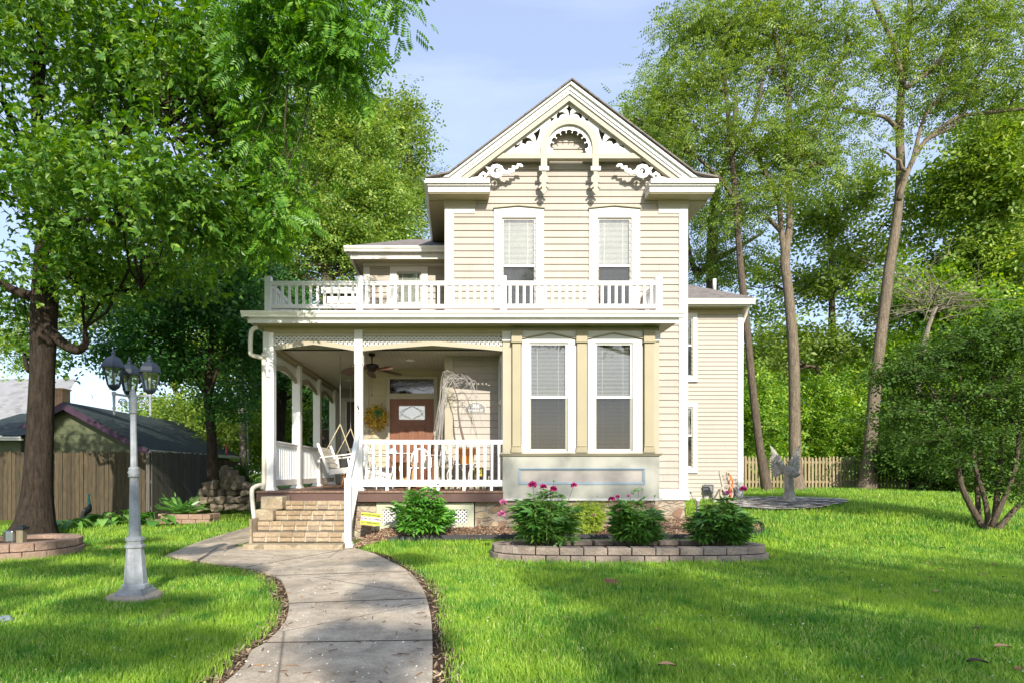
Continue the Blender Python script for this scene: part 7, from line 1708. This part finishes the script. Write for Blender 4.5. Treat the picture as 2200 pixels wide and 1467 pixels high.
# head bowed to the right, arms holding a bowl
skin_body('figure', [A(0, 0, .60), A(0, 0, .74), A(0, -.01, .82), A(.005, -.02, .87), A(.01, -.045, .925), A(.012, -.06, .965), A(.09, -.01, .81), A(.14, -.08, .70), A(.09, -.17, .66), A(-.09, -.01, .81), A(-.13, -.08, .70), A(-.03, -.17, .66)],
          [(0, 1), (1, 2), (2, 3), (3, 4), (4, 5), (2, 6), (6, 7), (7, 8), (2, 9), (9, 10), (10, 11)], [.09, .085, .06, .03, .058, .045, .036, .032, .022, .036, .032, .022], STN, ang)
MB().lathe([(.03, 0), (.09, .03), (.125, .08), (.13, .10), (.11, .09), (.0, .05)], (AX + .04, AY - .18, AZ + .60), 20).build('bowl', M_stone('dark_statue_stone', [(.12, .13, .13), (.22, .23, .22)], 5, .6), ang)
hr = MB()
for k in range(9): t = R(40 * k); hr.lathe([(.004, -.02), (.025, -.01), (.025, .01), (.004, .02)], A(.01 + .048 * math.cos(t), -.03 + .04 * math.sin(t), .965), 6)
hr.lathe([(.055, -.02), (.058, .01), (.04, .035), (.005, .045)], A(.01, -.035, .965), 12); hr.build('hair', STN, ang)
for s in (-1, 1):
    wv = MB(); base = Vector(A(s * .05, .07, .74))
    for k in range(13):
        f_ = k / 12; a = R(58 - 95 * f_ ** 1.5); ln = .60 - .42 * f_ ** .6; 
        st0 = base + Vector((s * .02 * k / 4, .01, .12 - .16 * f_)); mid = st0 + Vector((s * math.cos(a) * ln * .55, .05, math.sin(a) * ln * .55 + .02)); e = st0 + Vector((s * math.cos(a) * ln, .07, math.sin(a) * ln))
        P = smooth_path([st0, mid, e], 3); W_ = [.025, .034, .036, .036, .032, .024, .006][:len(P)]
        vs = []
        for i, p in enumerate(P):
            d = (P[min(i + 1, len(P) - 1)] - P[max(i - 1, 0)]).normalized(); nn = Vector((-d.z, 0, d.x)) * W_[i]; th_ = Vector((0, .011, 0)); vs += [p - nn - th_ * .2, p - th_ - Vector((0, k * .0012, 0)), p + nn - th_ * .2, p + th_]
        m_ = len(P); wv.add(vs, [(4 * i + j, 4 * i + (j + 1) % 4, 4 * (i + 1) + (j + 1) % 4, 4 * (i + 1) + j) for i in range(m_ - 1) for j in range(4)])
    for k in range(9):
        f_ = k / 8; p = base + Vector((s * (.03 + .13 * f_), -.015, .04 + .20 * f_)); wv.lathe([(.004, -.05), (.035, -.01), (.03, .02), (.004, .05)], p, 8)
    wv.build('wing', STN, ang)

# ================================================================= HOSE REEL BY THE WING
HY = 14.2; hx_ = atx(1562, HY); hz = gzf(hx_, HY)
hrl = empty('hose_reel', (hx_, HY, hz), 'tan wheeled hose reel cart with orange cord by the side wing', 'hose reel')
TAN = M_flat('tan_plastic', (.42, .37, .30), .5); DKP = M_flat('dark_plastic', (.05, .05, .05), .5)
MB().bar((hx_ - .02, HY, hz), (hx_ - .16, HY + .05, atz(1013, HY)), .04, .05).bar((hx_ + .12, HY, hz), (hx_ + .02, HY + .05, atz(1013, HY)), .04, .05).bar((hx_ - .16, HY + .05, atz(1012, HY)), (hx_ + .02, HY + .05, atz(1012, HY)), .04, .035).box(hx_ - .12, hx_ + .02, HY + .04, HY + .06, atz(1030, HY), atz(1016, HY)).build('frame', TAN, hrl, bevel=.006)
wh = MB(); cc = Vector((hx_ - .02, HY - .02, hz + .24))
wh.tube([cc + Vector((.15 * math.cos(t), 0, .20 * math.sin(t))) for t in np.linspace(0, 2 * math.pi, 25)], .018, 8).tube([cc + Vector((.06 * math.cos(t), 0, .08 * math.sin(t))) for t in np.linspace(0, 2 * math.pi, 17)], .014, 6)
for k in range(5): t = k * 1.2566; wh.bar(cc + Vector((.06 * math.cos(t), 0, .08 * math.sin(t))), cc + Vector((.15 * math.cos(t), 0, .2 * math.sin(t))), .02, .02)
wh.build('reel_side', TAN, hrl)
MB().tube([cc + Vector((.10 * math.cos(t) + .03, .03 + .16 * t / 60, .13 * math.sin(t))) for t in np.linspace(0, 56, 200)], .013, 6).build('hose', M_flat('grey_hose', (.22, .22, .20), .5), hrl)
MB().tube([(hx_ + .20, HY + .06 + .10 * 0, hz + .16 + 0 * t) if False else (hx_ + .20 + .10 * math.cos(t) * .4, HY + .1 , hz + .17 + .17 * math.sin(t)) for t in np.linspace(0, 2 * math.pi, 21)], .035, 8).build('wheel', DKP, hrl)
MB().tube(smooth_path([(hx_ + .04, HY, atz(1015, HY)), (hx_ + .09, HY - .02, atz(1028, HY)), (hx_ + .05, HY - .02, atz(1035, HY)), (hx_ + .10, HY - .02, hz + .02)], 5), .018, 6).tube(smooth_path([(hx_ + .08, HY, atz(1020, HY)), (hx_ + .12, HY - .02, atz(1034, HY)), (hx_ + .09, HY - .02, hz + .1)], 5), .016, 6).build('cord', M_flat('orange_cord', (.60, .15, .02), .5), hrl)
MB().prism([(hx_ - .34, hz), (hx_ - .08, hz), (hx_ - .10, hz + .20), (hx_ - .16, hz + .34)], HY + .0, HY + .12).build('base_box', TAN, hrl, bevel=.01)

# ================================================================= LEAVES AND A ROCK LYING ON THE LAWN
def dleaf(px, py, s, label, mat, ry=0.0):
    s *= .62
    Y = F * EYE / (py - CY)
    for _ in range(6): x = atx(px, Y); z = gzf(x, Y); Y = F * (EYE - z - .05) / (py - CY)
    x = atx(px, Y); r = random.Random(int(px * 13 + py)); a = r.uniform(-.5, .5); t = empty
    v = []; n = 7
    for i in range(n):
        u = i / (n - 1); w_ = .28 * math.sin(math.pi * u ** .8); cu = .12 * math.sin(u * 3.0)
        for k in (-1, 0, 1): xx = (u - .5) * s; yy = k * w_ * s; v.append((x + xx * math.cos(a) - yy * math.sin(a), Y + xx * math.sin(a) + yy * math.cos(a), z + .055 + cu * s + abs(k) * .10 * s * (1 + ry)))
    o = MB().add(v, [(3 * i + k, 3 * i + k + 1, 3 * i + k + 4, 3 * i + k + 3) for i in range(n - 1) for k in (0, 1)], smooth=True).build('fallen_leaf', mat)
    off = Vector((x, Y, z)); o.data.transform(Matrix.Translation(-off)); o.location = off
    return tag(o, label, 'leaf', 'dry leaves lying on the lawn')
BRL = M_flat('dry_brown_leaf', (.28, .11, .05), .6); DBL = M_flat('dark_dry_leaf', (.06, .035, .025), .7); TANL = M_flat('tan_dry_leaf', (.42, .25, .13), .6)
for q_ in ((1433, 1432, .17, 'rust leaf with pointed tip at the bottom of the lawn, right of the light streak', TANL), (1377, 1323, .07, 'small black curled leaf in the middle of the right lawn', DBL), (1411, 1353, .07, 'small tan leaf just below the black curled one', TANL),
           (1810, 1231, .08, 'small black leaf on the lawn right of the raised bed', DBL), (2025, 1178, .17, 'dark curled leaf in the lawn below the wide bush', DBL), (2022, 1223, .11, 'bright rust leaf nearest the flat tan scrap', BRL), (1995, 1211, .12, 'flat tan leaf scrap left of the rust leaf', TANL),
           (2137, 1213, .14, 'red-brown leaf at the right side below the bush', BRL), (2115, 1233, .10, 'small brown leaf between the right-side leaves', BRL), (2158, 1240, .08, 'small dark leaf near the right edge', DBL), (2013, 1272, .14, 'tan rolled leaf on the right lawn', TANL), (2003, 1241, .10, 'dark shrivelled leaf above the tan rolled one', DBL),
           (2155, 1393, .18, 'long tan leaf near the lower right corner', TANL), (2100, 1425, .18, 'large dark upright leaf in the lower right', DBL), (2190, 1440, .12, 'brown leaf cut by the right edge of the frame', BRL), (2102, 1352, .13, 'dark leaf above the long tan one', DBL), (1757, 1180, .08, 'tiny brown leaf near the end of the raised bed', BRL), (1665, 1195, .10, 'brown leaf against the right end of the raised bed', BRL)):
    dleaf(*q_)
x_, y_ = gp(1315, 1256); rk = rock(None, (x_, y_, .03), .085, .05, .035, M_flat('red_rock', (.22, .07, .05), .6), 'rock', 99); tag(rk, 'reddish-brown flat stone lying on the lawn before the raised bed', 'stone')
x_, y_ = gp(235, 1180); rk = rock(None, (x_, y_, .03), .07, .05, .02, TANL, 'rock', 98); tag(rk, 'small flat pinkish stone on the left lawn', 'stone')
x_, y_ = gp(5, 1338); rk = rock(None, (x_, y_, .03), .06, .05, .03, M_flat('grey_rock', (.20, .24, .25), .8), 'rock', 97); tag(rk, 'bluish-grey stone at the left edge of the lawn', 'stone')
